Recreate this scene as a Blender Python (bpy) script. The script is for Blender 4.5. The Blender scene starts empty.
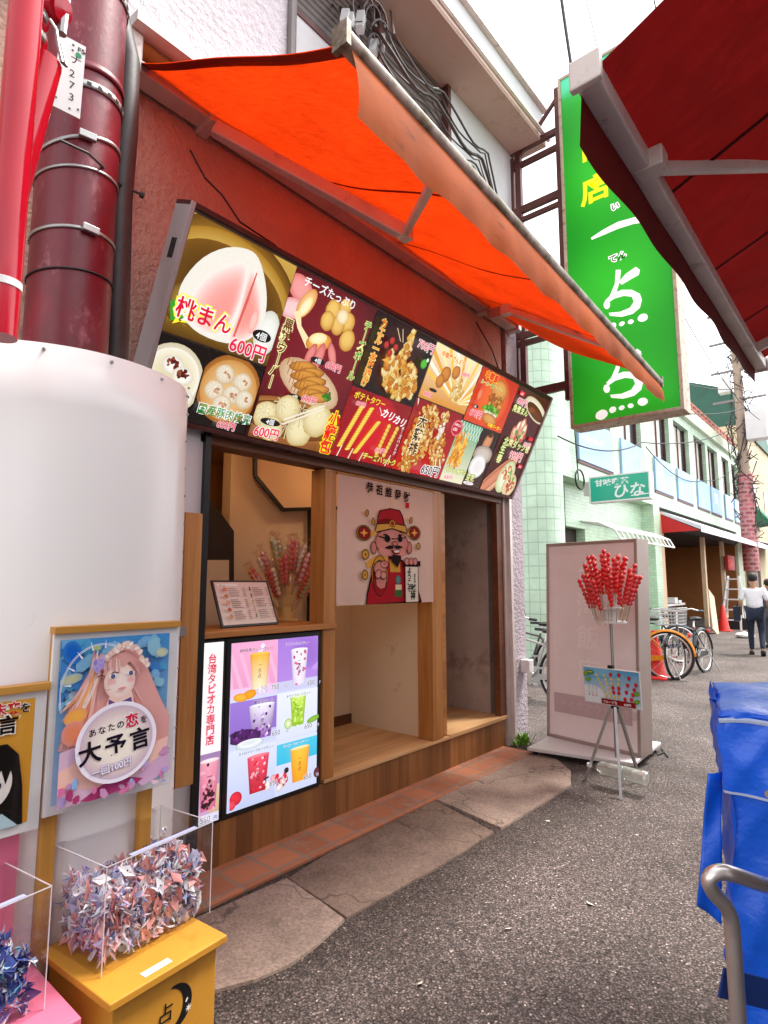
import bpy, bmesh, math, random
from mathutils import Vector as V, Matrix, Euler
from math import sin, cos, pi, radians
R = random.Random(7)
SC = bpy.context.scene
COL = SC.collection
# ---------------------------------------------------------------- camera, world, sun, exposure
H, F, CX, CY = 1.45, 590.0, 384.0, 512.0
PIT = math.atan((583 - CY) / F)
YAW = math.atan((890 - CX) * cos(PIT) / F)
FW = V((-sin(YAW) * cos(PIT), cos(YAW) * cos(PIT), sin(PIT)))
RT = V((cos(YAW), sin(YAW), 0))
UP = RT.cross(FW)
O = V((0, 0, H))
def ray(x, y): return FW + RT * ((x - CX) / F) - UP * ((y - CY) / F)
def onx(x, y, X): r = ray(x, y); return O + r * (X / r.x)
def ony(x, y, Y): r = ray(x, y); return O + r * (Y / r.y)
def onz(x, y, z=0.0): r = ray(x, y); return O + r * ((z - H) / r.z)
cam = bpy.data.cameras.new("camera")
camo = bpy.data.objects.new("camera", cam)
COL.objects.link(camo)
camo.matrix_world = Matrix.Translation(O) @ Matrix((RT, UP, -FW)).transposed().to_4x4()
cam.sensor_fit = 'AUTO'; cam.sensor_width = 36.0; cam.lens = 36.0 * F / 1024.0
cam.clip_start = 0.05; cam.clip_end = 600
SC.camera = camo
SUN_EL, SUN_AZ = radians(62), radians(60)      # azimuth measured from +X towards +Y
w = bpy.data.worlds.new("World"); SC.world = w; w.use_nodes = True
nt = w.node_tree; nt.nodes.clear()
sky = nt.nodes.new('ShaderNodeTexSky'); sky.sky_type = 'NISHITA'; sky.sun_disc = False
sky.sun_elevation = SUN_EL; sky.sun_rotation = pi / 2 - SUN_AZ
sky.dust_density = 1.0; sky.air_density = 1.0
hs = nt.nodes.new('ShaderNodeHueSaturation'); hs.inputs['Saturation'].default_value = 0.10
bg = nt.nodes.new('ShaderNodeBackground'); bg.inputs['Strength'].default_value = 0.15
wo = nt.nodes.new('ShaderNodeOutputWorld')
nt.links.new(sky.outputs[0], hs.inputs['Color']); nt.links.new(hs.outputs[0], bg.inputs[0]); nt.links.new(bg.outputs[0], wo.inputs[0])
sl = bpy.data.lights.new("sun", 'SUN'); sl.energy = 1.5; sl.angle = radians(14); sl.color = (1, .96, .9)
so = bpy.data.objects.new("sun", sl); COL.objects.link(so)
sd = V((cos(SUN_EL) * cos(SUN_AZ), cos(SUN_EL) * sin(SUN_AZ), sin(SUN_EL)))
so.rotation_euler = sd.to_track_quat('Z', 'Y').to_euler()
EXPO = 1.85
SC.cycles.transparent_max_bounces = 32
SC.view_settings.view_transform = 'Standard'; SC.view_settings.look = 'None'
SC.view_settings.exposure = EXPO; SC.view_settings.gamma = 1; SC.view_settings.use_curve_mapping = False
GAIN = 2 ** -EXPO
# ---------------------------------------------------------------- tags and builders
def tag(o, label=None, cat=None, group=None, kind=None):
    if label: o['label'] = label
    if cat: o['category'] = cat
    if group: o['group'] = group
    if kind: o['kind'] = kind
    return o
def thing(name, label, cat, loc=(0, 0, 0), group=None):
    o = bpy.data.objects.new(name, None); COL.objects.link(o); o.location = loc; o.empty_display_size = .1
    return tag(o, label, cat, group)
def adopt(o, parent):
    if parent is not None:
        o.parent = parent
        if parent.type == 'EMPTY': o.matrix_parent_inverse = Matrix.Translation(-V(parent.location))
    return o
def copy_tree(o, parent=None):
    c = o.copy(); COL.objects.link(c)
    if parent is not None: c.parent = parent
    for ch in list(o.children): copy_tree(ch, c)
    return c
class MB:
    def __init__(s): s.v = []; s.f = []; s.c = None
    def add(s, vs, fs):
        n = len(s.v); s.v += [tuple(p) for p in vs]; s.f += [tuple(i + n for i in f) for f in fs]; return s
    def box(s, x0, x1, y0, y1, z0, z1):
        return s.obox(V(((x0 + x1) / 2, (y0 + y1) / 2, (z0 + z1) / 2)), V(((x1 - x0) / 2, 0, 0)), V((0, (y1 - y0) / 2, 0)), V((0, 0, (z1 - z0) / 2)))
    def obox(s, c, a, b, d):
        c, a, b, d = V(c), V(a), V(b), V(d)
        if a.cross(b).dot(d) < 0: a = -a
        vs = [c + a * i + b * j + d * k for k in (-1, 1) for j in (-1, 1) for i in (-1, 1)]
        return s.add(vs, [(0, 2, 3, 1), (4, 5, 7, 6), (0, 1, 5, 4), (2, 6, 7, 3), (0, 4, 6, 2), (1, 3, 7, 5)])
    def bar(s, p, q, w, h, up=(0, 0, 1)):
        p, q = V(p), V(q); d = (q - p); L = d.length; d.normalize(); u = V(up)
        a = d.cross(u)
        if a.length < 1e-4: a = d.cross(V((1, 0, 0)))
        a.normalize(); b = a.cross(d).normalized()
        return s.obox((p + q) / 2, d * (L / 2), a * (w / 2), b * (h / 2))
    def tube(s, pts, r, n=8, caps=True, closed=False):
        pts = [V(p) for p in pts]; m = len(pts); rs = r if isinstance(r, (list, tuple)) else [r] * m
        t0 = (pts[1] - pts[0]).normalized(); a = t0.orthogonal().normalized(); vs = []
        for i in range(m):
            if closed: t = (pts[(i + 1) % m] - pts[i - 1])
            else: t = pts[min(i + 1, m - 1)] - pts[max(i - 1, 0)]
            t.normalize(); a = (a - t * a.dot(t)).normalized(); b = t.cross(a)
            vs += [pts[i] + (a * cos(2 * pi * k / n) + b * sin(2 * pi * k / n)) * rs[i] for k in range(n)]
        fs = []
        for i in range(m if closed else m - 1):
            j = (i + 1) % m
            fs += [(i * n + k, i * n + (k + 1) % n, j * n + (k + 1) % n, j * n + k) for k in range(n)]
        if caps and not closed: fs += [tuple(range(n))[::-1], tuple(range((m - 1) * n, m * n))]
        return s.add(vs, fs)
    def prism(s, poly, ext):
        n = len(poly); e = V(ext); vs = [V(p) for p in poly] + [V(p) + e for p in poly]
        nn = V((0, 0, 0))
        for i in range(n): nn += V(poly[i]).cross(V(poly[(i + 1) % n]))
        fl = nn.dot(e) > 0
        fs = [tuple(range(n)), tuple(range(n, 2 * n))[::-1]] + [(i, n + i, n + (i + 1) % n, (i + 1) % n) for i in range(n)]
        if fl: fs = [f[::-1] for f in fs]
        return s.add(vs, fs)
    def lathe(s, prof, o, n=16, ax=None, caps=True):
        o = V(o); z = V(ax).normalized() if ax is not None else V((0, 0, 1)); a = z.orthogonal().normalized(); b = z.cross(a); vs = []
        for r, h in prof: vs += [o + z * h + (a * cos(2 * pi * k / n) + b * sin(2 * pi * k / n)) * r for k in range(n)]
        m = len(prof); fs = [(i * n + k, i * n + (k + 1) % n, (i + 1) * n + (k + 1) % n, (i + 1) * n + k) for i in range(m - 1) for k in range(n)]
        if caps: fs += [tuple(range(n))[::-1], tuple(range((m - 1) * n, m * n))]
        return s.add(vs, fs)
    def ball(s, c, r, n=10, sc=(1, 1, 1)):
        m = n // 2 + 1; vs = [V(c) + V((0, 0, -r * sc[2]))]; fs = []
        for i in range(1, m):
            t = -pi / 2 + pi * i / m
            vs += [V(c) + V((r * cos(t) * cos(2 * pi * k / n) * sc[0], r * cos(t) * sin(2 * pi * k / n) * sc[1], r * sin(t) * sc[2])) for k in range(n)]
        vs.append(V(c) + V((0, 0, r * sc[2]))); T = len(vs) - 1
        for k in range(n): fs.append((0, 1 + (k + 1) % n, 1 + k)); fs.append((T, T - n + k, T - n + (k + 1) % n))
        for i in range(m - 2):
            for k in range(n): a = 1 + i * n; fs.append((a + k, a + (k + 1) % n, a + n + (k + 1) % n, a + n + k))
        return s.add(vs, fs)
    def grid(s, fn, nu, nv):
        vs = [fn(i / nu, j / nv) for j in range(nv + 1) for i in range(nu + 1)]
        return s.add(vs, [(j * (nu + 1) + i, j * (nu + 1) + i + 1, (j + 1) * (nu + 1) + i + 1, (j + 1) * (nu + 1) + i) for j in range(nv) for i in range(nu)])
    def build(s, name, m, parent=None, smooth=False, bevel=0, solid=0, sub=0):
        me = bpy.data.meshes.new(name); me.from_pydata(s.v, [], s.f); me.validate(); me.update()
        if s.c:
            ca = me.color_attributes.new('Col', 'FLOAT_COLOR', 'POINT')
            ca.data.foreach_set('color', [x for c in s.c for x in (c[0], c[1], c[2], 1.0)])
        me.materials.append(m)
        o = bpy.data.objects.new(name, me); COL.objects.link(o)
        if smooth:
            me.polygons.foreach_set('use_smooth', [True] * len(me.polygons))
            try: me.set_sharp_from_angle(angle=radians(40))
            except Exception: pass
        if solid: md = o.modifiers.new('s', 'SOLIDIFY'); md.thickness = solid; md.offset = 0
        if sub: md = o.modifiers.new('u', 'SUBSURF'); md.levels = sub; md.render_levels = sub
        if bevel: md = o.modifiers.new('b', 'BEVEL'); md.width = bevel; md.segments = 2; md.limit_method = 'ANGLE'
        return adopt(o, parent)
def lin(h):
    if not isinstance(h, str): return tuple(h)
    h = h.lstrip('#'); c = [int(h[i:i + 2], 16) / 255 for i in (0, 2, 4)]
    return tuple(x / 12.92 if x <= .04045 else ((x + .055) / 1.055) ** 2.4 for x in c)
# ---------------------------------------------------------------- materials
def newmat(name):
    m = bpy.data.materials.new(name); m.use_nodes = True; n = m.node_tree.nodes; n.clear()
    out = n.new('ShaderNodeOutputMaterial'); return m, n, m.node_tree.links, out
def noise(n, l, co, sc, det=4, rough=.6, vec=None):
    t = n.new('ShaderNodeTexNoise'); t.inputs['Scale'].default_value = sc; t.inputs['Detail'].default_value = det; t.inputs['Roughness'].default_value = rough
    l.new(co, t.inputs['Vector']); return t.outputs[0]
def ramp(n, l, src, stops):
    r = n.new('ShaderNodeValToRGB'); e = r.color_ramp.elements
    while len(e) < len(stops): e.new(.5)
    for k, (p, c) in enumerate(stops):
        e[k].position = p; e[k].color = (c[0], c[1], c[2], 1) if not isinstance(c, (int, float)) else (c, c, c, 1)
    l.new(src, r.inputs[0]); return r.outputs[0]
def mixc(n, l, f, a, b, mode='MIX'):
    x = n.new('ShaderNodeMix'); x.data_type = 'RGBA'; x.blend_type = mode
    for sock, val in ((x.inputs[0], f), (x.inputs[6], a), (x.inputs[7], b)):
        if isinstance(val, (int, float)): sock.default_value = val
        elif isinstance(val, tuple): sock.default_value = (val[0], val[1], val[2], 1)
        else: l.new(val, sock)
    return x.outputs[2]
def mapping(n, l, sc=(1, 1, 1), rot=(0, 0, 0)):
    t = n.new('ShaderNodeTexCoord'); mp = n.new('ShaderNodeMapping'); mp.inputs['Scale'].default_value = sc; mp.inputs['Rotation'].default_value = rot
    l.new(t.outputs['Object'], mp.inputs[0]); return mp.outputs[0]
def bump(n, l, h, st, dist=.01):
    b = n.new('ShaderNodeBump'); b.inputs['Strength'].default_value = st; b.inputs['Distance'].default_value = dist; l.new(h, b.inputs['Height']); return b.outputs[0]
def bsdf(n, rough=.5, metal=0., spec=.5):
    p = n.new('ShaderNodeBsdfPrincipled'); p.inputs['Roughness'].default_value = rough; p.inputs['Metallic'].default_value = metal
    p.inputs['Specular IOR Level'].default_value = spec; return p
def mat(name, col, rough=.5, metal=0., var=.15, vs=4., bmp=0., bs=60., dirt=None, ds=3., dth=.6, spec=.5, sc=(1, 1, 1), bdist=.004):
    """plain surface: a colour that wanders a little, optional stains (dirt) and grain (bump)"""
    c = lin(col); m, n, l, out = newmat(name); p = bsdf(n, rough, metal, spec); co = mapping(n, l, sc)
    lo = tuple(x * (1 - var) for x in c); hi = tuple(min(1, x * (1 + var)) for x in c)
    k = ramp(n, l, noise(n, l, co, vs, 5), [(.3, lo), (.7, hi)])
    if dirt is not None:
        d = ramp(n, l, noise(n, l, co, ds, 8, .7), [(dth - .06, 0.), (dth + .08, 1.)]); k = mixc(n, l, d, k, lin(dirt))
    l.new(k, p.inputs['Base Color'])
    rr = n.new('ShaderNodeMapRange'); rr.inputs['To Min'].default_value = max(.02, rough - .08); rr.inputs['To Max'].default_value = min(1, rough + .12)
    l.new(noise(n, l, co, vs * 3, 3), rr.inputs[0]); l.new(rr.outputs[0], p.inputs['Roughness'])
    if bmp: l.new(bump(n, l, noise(n, l, co, bs, 4), bmp, bdist), p.inputs['Normal'])
    l.new(p.outputs[0], out.inputs[0]); return m
def stucco(name, col, size=28, st=.9, var=.12, dirt=None):
    c = lin(col); m, n, l, out = newmat(name); p = bsdf(n, .85, 0, .2); co = mapping(n, l)
    k = ramp(n, l, noise(n, l, co, 2.2, 6), [(.3, tuple(x * (1 - var) for x in c)), (.7, tuple(min(1, x * (1 + var)) for x in c))])
    if dirt: k = mixc(n, l, ramp(n, l, noise(n, l, mapping(n, l, (1.5, 1.5, .5)), 2.5, 9, .75), [(.56, 0.), (.75, .8)]), k, lin(dirt))
    vo = n.new('ShaderNodeTexVoronoi'); vo.feature = 'SMOOTH_F1'; vo.inputs['Scale'].default_value = size; vo.inputs['Smoothness'].default_value = .6
    w_ = n.new('ShaderNodeVectorMath'); w_.operation = 'ADD'; l.new(co, w_.inputs[0])
    nz = n.new('ShaderNodeTexNoise'); nz.inputs['Scale'].default_value = size * .8; l.new(co, nz.inputs[0])
    sc_ = n.new('ShaderNodeVectorMath'); sc_.operation = 'SCALE'; sc_.inputs['Scale'].default_value = .03; l.new(nz.outputs[1], sc_.inputs[0]); l.new(sc_.outputs[0], w_.inputs[1])
    l.new(w_.outputs[0], vo.inputs['Vector'])
    ad = n.new('ShaderNodeMath'); ad.operation = 'ADD'; l.new(vo.outputs[0], ad.inputs[0]); l.new(noise(n, l, co, size * 3, 3), ad.inputs[1])
    l.new(k, p.inputs['Base Color']); l.new(bump(n, l, ad.outputs[0], st, .012), p.inputs['Normal']); l.new(p.outputs[0], out.inputs[0]); return m
def wood(name, a, b, axis='z', plank=0, rough=.5, knot=1.):
    m, n, l, out = newmat(name); p = bsdf(n, rough, 0, .35)
    s = {'z': (14, 14, .9), 'y': (14, .9, 14), 'x': (.9, 14, 14)}[axis]
    co = mapping(n, l, s); g = noise(n, l, co, 1.6, 8, .65); g2 = noise(n, l, mapping(n, l, tuple(q * .3 for q in s)), 1.2, 3)
    k = ramp(n, l, g, [(.28, lin(a)), (.72, lin(b))])
    k = mixc(n, l, ramp(n, l, g2, [(.4, 0.), (.65, .6)]), k, tuple(x * .7 for x in lin(a)))
    if plank:                                        # boards of a cladding: their joints and each board's own shade
        t = n.new('ShaderNodeTexCoord'); sp = n.new('ShaderNodeSeparateXYZ'); l.new(t.outputs['Object'], sp.inputs[0])
        d = n.new('ShaderNodeMath'); d.operation = 'DIVIDE'; l.new(sp.outputs[1], d.inputs[0]); d.inputs[1].default_value = plank
        fl = n.new('ShaderNodeMath'); fl.operation = 'FLOOR'; l.new(d.outputs[0], fl.inputs[0])
        wn = n.new('ShaderNodeTexWhiteNoise'); wn.noise_dimensions = '1D'; l.new(fl.outputs[0], wn.inputs['W'])
        k = mixc(n, l, ramp(n, l, wn.outputs[0], [(0, 0.), (1, .75)]), k, tuple(x * .45 for x in lin(a)))
        fr = n.new('ShaderNodeMath'); fr.operation = 'FRACT'; l.new(d.outputs[0], fr.inputs[0])
        k = mixc(n, l, ramp(n, l, fr.outputs[0], [(0, 1.), (.03, 0.)]), k, (.02, .01, .005))
    l.new(k, p.inputs['Base Color']); l.new(bump(n, l, g, .25, .003), p.inputs['Normal']); l.new(p.outputs[0], out.inputs[0]); return m
def tiles(name, col, mortar, bw, bh, plane='yz', ms=.04, var=.12, off=0., rough=.35, dirt=None):
    m, n, l, out = newmat(name); p = bsdf(n, rough, 0, .4); t = n.new('ShaderNodeTexCoord')
    sp = n.new('ShaderNodeSeparateXYZ'); l.new(t.outputs['Object'], sp.inputs[0]); cb = n.new('ShaderNodeCombineXYZ')
    ix = {'x': 0, 'y': 1, 'z': 2}
    if plane == 'all':
        ad = n.new('ShaderNodeMath'); l.new(sp.outputs[0], ad.inputs[0]); l.new(sp.outputs[1], ad.inputs[1]); l.new(ad.outputs[0], cb.inputs[0]); l.new(sp.outputs[2], cb.inputs[1])
    else: l.new(sp.outputs[ix[plane[0]]], cb.inputs[0]); l.new(sp.outputs[ix[plane[1]]], cb.inputs[1])
    b = n.new('ShaderNodeTexBrick'); b.offset = off; b.inputs['Scale'].default_value = 1; b.inputs['Brick Width'].default_value = bw; b.inputs['Row Height'].default_value = bh
    b.inputs['Mortar Size'].default_value = ms * min(bw, bh); b.inputs['Mortar Smooth'].default_value = .2; b.inputs['Bias'].default_value = 0
    c = lin(col)
    for k, q in (('Color1', tuple(x * (1 - var) for x in c)), ('Color2', tuple(min(1, x * (1 + var)) for x in c)), ('Mortar', lin(mortar))): b.inputs[k].default_value = (*q, 1)
    l.new(cb.outputs[0], b.inputs[0]); k = b.outputs[0]; co = t.outputs['Object']
    k = mixc(n, l, 1., k, ramp(n, l, noise(n, l, co, 1.7, 6), [(.3, .8), (.7, 1.08)]), 'MULTIPLY')
    if dirt: k = mixc(n, l, ramp(n, l, noise(n, l, co, 5, 9, .75), [(.52, 0.), (.7, .8)]), k, lin(dirt))
    l.new(k, p.inputs['Base Color']); iv = n.new('ShaderNodeInvert'); l.new(b.outputs[1], iv.inputs[1])
    l.new(bump(n, l, iv.outputs[0], .5, .004), p.inputs['Normal']); l.new(p.outputs[0], out.inputs[0]); return m
def cloth(name, col, trans=.45, var=.2, dirt=None, tcol=None):
    """awning canvas and curtain cloth: lets daylight through"""
    m, n, l, out = newmat(name); c = lin(col); co = mapping(n, l, (1, 1, 1))
    k = ramp(n, l, noise(n, l, co, 2.2, 7), [(.3, tuple(x * (1 - var) for x in c)), (.7, tuple(min(1, x * (1 + var)) for x in c))])
    if dirt: k = mixc(n, l, ramp(n, l, noise(n, l, mapping(n, l, (1, 1, 3)), 6, 9, .75), [(.56, 0.), (.72, .75)]), k, lin(dirt))
    p = bsdf(n, .8, 0, .15); l.new(k, p.inputs['Base Color']); tr = n.new('ShaderNodeBsdfTranslucent')
    if tcol: l.new(mixc(n, l, 1., mixc(n, l, 1., ramp(n, l, noise(n, l, co, 2.5, 8, .7), [(.3, .62), (.7, 1.12)]), ramp(n, l, noise(n, l, mapping(n, l, (3, 14, 3)), 4, 8, .75), [(.36, .72), (.6, 1.06)]), 'MULTIPLY'), lin(tcol), 'MULTIPLY'), tr.inputs[0])
    else: l.new(k, tr.inputs[0])
    wv = noise(n, l, co, 9, 3); bb = bump(n, l, wv, .15, .01); l.new(bb, p.inputs['Normal'])
    mx = n.new('ShaderNodeMixShader'); mx.inputs[0].default_value = trans; l.new(p.outputs[0], mx.inputs[1]); l.new(tr.outputs[0], mx.inputs[2]); l.new(mx.outputs[0], out.inputs[0]); return m
def clear(name, tint=(.97, .97, .97), op=.10, rough=.03):
    m, n, l, out = newmat(name); tr = n.new('ShaderNodeBsdfTransparent'); tr.inputs[0].default_value = (*tint, 1)
    g = n.new('ShaderNodeBsdfGlossy'); g.inputs['Roughness'].default_value = rough
    fr = n.new('ShaderNodeLayerWeight'); fr.inputs[0].default_value = .5
    pw = n.new('ShaderNodeMath'); pw.operation = 'POWER'; l.new(fr.outputs['Facing'], pw.inputs[0]); pw.inputs[1].default_value = 4
    ad = n.new('ShaderNodeMath'); ad.operation = 'MULTIPLY_ADD'; l.new(pw.outputs[0], ad.inputs[0]); ad.inputs[1].default_value = .45; ad.inputs[2].default_value = op * .2
    mx = n.new('ShaderNodeMixShader'); l.new(ad.outputs[0], mx.inputs[0]); l.new(tr.outputs[0], mx.inputs[1]); l.new(g.outputs[0], mx.inputs[2]); l.new(mx.outputs[0], out.inputs[0]); return m
def printed(name, emit=0., rough=.4, spec=.4, grain=.1, gs=60, trans=0.):
    m, n, l, out = newmat(name); a = n.new('ShaderNodeAttribute'); a.attribute_name = 'Col'; p = bsdf(n, rough, 0, spec)
    k = a.outputs[0]
    if grain: k = mixc(n, l, 1., k, ramp(n, l, noise(n, l, mapping(n, l), gs, 5, .7), [(.3, 1 - grain), (.7, 1 + grain * .4)]), 'MULTIPLY')
    if emit:
        p.inputs['Base Color'].default_value = (.02, .02, .02, 1); l.new(k, p.inputs['Emission Color']); p.inputs['Emission Strength'].default_value = emit * GAIN
    else: l.new(k, p.inputs['Base Color'])
    sh = p.outputs[0]
    if trans:
        t = n.new('ShaderNodeBsdfTranslucent'); l.new(k, t.inputs[0]); mx = n.new('ShaderNodeMixShader'); mx.inputs[0].default_value = trans
        l.new(sh, mx.inputs[1]); l.new(t.outputs[0], mx.inputs[2]); sh = mx.outputs[0]
    l.new(sh, out.inputs[0]); return m
def lamp(name, col, st):
    m, n, l, out = newmat(name); e = n.new('ShaderNodeEmission'); e.inputs[0].default_value = (*lin(col), 1); e.inputs[1].default_value = st * GAIN; l.new(e.outputs[0], out.inputs[0]); return m
# ---------------------------------------------------------------- flat printing (menus, posters, screens, lettering)
_gl = {}
def glyphs(s, off):
    k = (s, round(off, 3))
    if k not in _gl:
        c = bpy.data.curves.new('t', 'FONT'); c.body = s; c.offset = off; c.resolution_u = 3
        o = bpy.data.objects.new('t', c); COL.objects.link(o)
        me = bpy.data.meshes.new_from_object(o.evaluated_get(bpy.context.evaluated_depsgraph_get()))
        vs = [(v.co.x, v.co.y) for v in me.vertices]; fs = [tuple(p.vertices) for p in me.polygons]
        bpy.data.objects.remove(o); bpy.data.curves.remove(c); bpy.data.meshes.remove(me); _gl[k] = (vs, fs)
    return _gl[k]
class Art:
    def __init__(s, o, u, v, dz=.00035):
        s.o = V(o); s.u = V(u).normalized(); s.v = V(v).normalized(); s.n = s.u.cross(s.v); s.dz = dz; s.k = 0; s.m = MB(); s.m.c = []; s.box = (0, 0, 1, 1); s.warp = None
    def px(s, x, y):
        r = ray(x, y); q = r * ((s.o - O).dot(s.n) / r.dot(s.n)) + O - s.o; return (q.dot(s.u), q.dot(s.v))
    def frame(s, x0, y0, x1, y1): s.box = (x0, y0, x1 - x0, y1 - y0); return s       # following drawing is in 0..1 of this rectangle
    def whole(s): s.box = (0, 0, 1, 1); return s
    def put(s, pts, fs, cols):
        s.k += 1; x0, y0, w_, h_ = s.box; P = []
        if not isinstance(cols, list): cols = [cols] * len(pts)
        if s.box != (0, 0, 1, 1) and any(not (-1e-6 <= q[0] <= 1.000001 and -1e-6 <= q[1] <= 1.000001) for q in pts):   # trim at the picture's edge
            np_, nc, nf = [], [], []
            for f in fs:
                g = [(pts[i][0], pts[i][1], cols[i]) for i in f]
                for ax, lim, sg in ((0, 0, 1), (0, 1, -1), (1, 0, 1), (1, 1, -1)):
                    r = []
                    for i in range(len(g)):
                        a, b = g[i - 1], g[i]; da, db = (a[ax] - lim) * sg, (b[ax] - lim) * sg
                        if (da < 0) != (db < 0):
                            t = da / (da - db); r.append((a[0] + (b[0] - a[0]) * t, a[1] + (b[1] - a[1]) * t, tuple(a[2][k] * (1 - t) + b[2][k] * t for k in range(3))))
                        if db >= 0: r.append(b)
                    g = r
                    if len(g) < 3: break
                if len(g) >= 3: nf.append(tuple(range(len(np_), len(np_) + len(g)))); np_ += [(q[0], q[1]) for q in g]; nc += [q[2] for q in g]
            pts, cols, fs = np_, nc, nf
        if s.warp:                                          # printed on cloth: cut into narrow strips that follow its folds
            np_, nc, nf = [], [], []
            for f in fs:
                xs = [pts[i][0] for i in f]
                for q in range(int(min(xs) * 60) - 1, int(max(xs) * 60) + 2):
                    g = [(pts[i][0], pts[i][1], cols[i]) for i in f]
                    for lim, sg in ((q / 60, 1), ((q + 1) / 60, -1)):
                        r = []
                        for i in range(len(g)):
                            a, b = g[i - 1], g[i]; da, db = (a[0] - lim) * sg, (b[0] - lim) * sg
                            if (da < 0) != (db < 0): t = da / (da - db); r.append((lim, a[1] + (b[1] - a[1]) * t, tuple(a[2][k] * (1 - t) + b[2][k] * t for k in range(3))))
                            if db >= 0: r.append(b)
                        g = r
                        if len(g) < 3: break
                    if len(g) >= 3 and max(v[0] for v in g) - min(v[0] for v in g) > 1e-5: nf.append(tuple(range(len(np_), len(np_) + len(g)))); np_ += [(v[0], v[1]) for v in g]; nc += [v[2] for v in g]
            pts, cols, fs = np_, nc, nf
        for x, y in pts:
            X, Y = x0 + x * w_, y0 + y * h_; q = s.o + s.u * X + s.v * Y + s.n * (s.dz * s.k)
            if s.warp: q = q + s.n * s.warp(X, Y)
            P.append(q)
        s.m.add(P, fs); s.m.c += cols
        return s
    def poly(s, pts, col): return s.put(pts, [tuple(range(len(pts)))], lin(col))
    def rect(s, x0, y0, x1, y1, col, col2=None):
        c = lin(col); d = lin(col2) if col2 else c
        return s.put([(x0, y0), (x1, y0), (x1, y1), (x0, y1)], [(0, 1, 2, 3)], [c, c, d, d])
    def ell(s, cx, cy, rx, ry, col, edge=None, rot=0, n=22, asp=True, wob=0, hx=0, hy=0):
        """ellipse with an optional softly different rim; rx is in the frame's height unit so that circles stay round"""
        a = (s.box[3] / s.box[2]) if asp else 1; c = lin(col); e = lin(edge) if edge else c; pts = [(cx + hx * rx * a, cy + hy * ry)]; cs = [c]
        for f in (.55, .85, 1.):
            t = {.55: .15, .85: .6, 1.: 1.}[f]
            for k in range(n):
                q = 2 * pi * k / n; g = 1 + (R.random() - .5) * wob; X, Y = rx * f * g * cos(q), ry * f * g * sin(q)
                pts.append((cx + (X * cos(rot) - Y * sin(rot)) * a + hx * rx * a * (1 - f), cy + X * sin(rot) + Y * cos(rot) + hy * ry * (1 - f))); cs.append(tuple(c[i] * (1 - t) + e[i] * t for i in range(3)))
        fs = [(0, 1 + k, 1 + (k + 1) % n) for k in range(n)]
        for j in (0, 1): fs += [(1 + j * n + k, 1 + (j + 1) * n + k, 1 + (j + 1) * n + (k + 1) % n, 1 + j * n + (k + 1) % n) for k in range(n)]
        return s.put(pts, fs, cs)
    def line(s, pts, wd, col, asp=True):
        a = (s.box[3] / s.box[2]) if asp else 1; P = [V((x / a, y)) for x, y in pts]; vs = []; ws = wd if isinstance(wd, list) else [wd] * len(P)
        for i, p in enumerate(P):
            t = (P[min(i + 1, len(P) - 1)] - P[max(i - 1, 0)]).normalized(); nn = V((-t.y, t.x)) * ws[i] / 2; vs += [p + nn, p - nn]
        return s.put([(p.x * a, p.y) for p in vs], [(2 * i, 2 * i + 1, 2 * i + 3, 2 * i + 2) for i in range(len(P) - 1)], lin(col))
    def text(s, t, x, y, h, col, bold=.012, outs=(), rot=0, vert=False, sx=1., shear=0., mid=False, step=1.02):
        """h = em height in frame-height units; outs = [(extra offset, colour), ...] drawn behind, widest first"""
        a = s.box[3] / s.box[2]
        rows = list(t) if vert else [t]
        for off, c in list(outs) + [(0, col)]:
            P, Fc = [], []
            for i, r in enumerate(rows):
                rr = r
                if vert and r == 'ー': rr = '｜'
                vs, fs = glyphs(rr, bold + off); b = len(P); cx = 0
                if mid and not vert: v0 = glyphs(rr, bold)[0]; cx = (min(q[0] for q in v0) + max(q[0] for q in v0)) / 2 if v0 else 0
                for gx, gy in vs:
                    X, Y = ((gx - cx) * sx + shear * gy) * h, (gy - (i * step if vert else 0)) * h
                    P.append((x + (X * cos(rot) - Y * sin(rot)) * a, y + X * sin(rot) + Y * cos(rot)))
                Fc += [tuple(q + b for q in f) for f in fs]
            if P: s.put(P, Fc, lin(c))
        return s
    def blobs(s, cx, cy, rx, ry, n, size, cols, wob=.5, rot=0, edge=None):
        for _ in range(n):
            q = R.random() * 2 * pi; d = math.sqrt(R.random()); X, Y = d * cos(q) * rx, d * sin(q) * ry
            a = s.box[3] / s.box[2]
            c = R.choice(cols); s.k -= .6
            s.ell(cx + (X * cos(rot) - Y * sin(rot)) * a, cy + X * sin(rot) + Y * cos(rot), size * R.uniform(.6, 1.3), size * R.uniform(.5, 1.), c, edge or shade(c, .6), R.random() * 3, 9, True, wob, -.25, .3)
        return s
    def build(s, name, m, parent): return s.m.build(name, m, parent)
def shade(c, f):
    c = lin(c); return tuple(min(1, x * f) for x in c)
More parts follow.
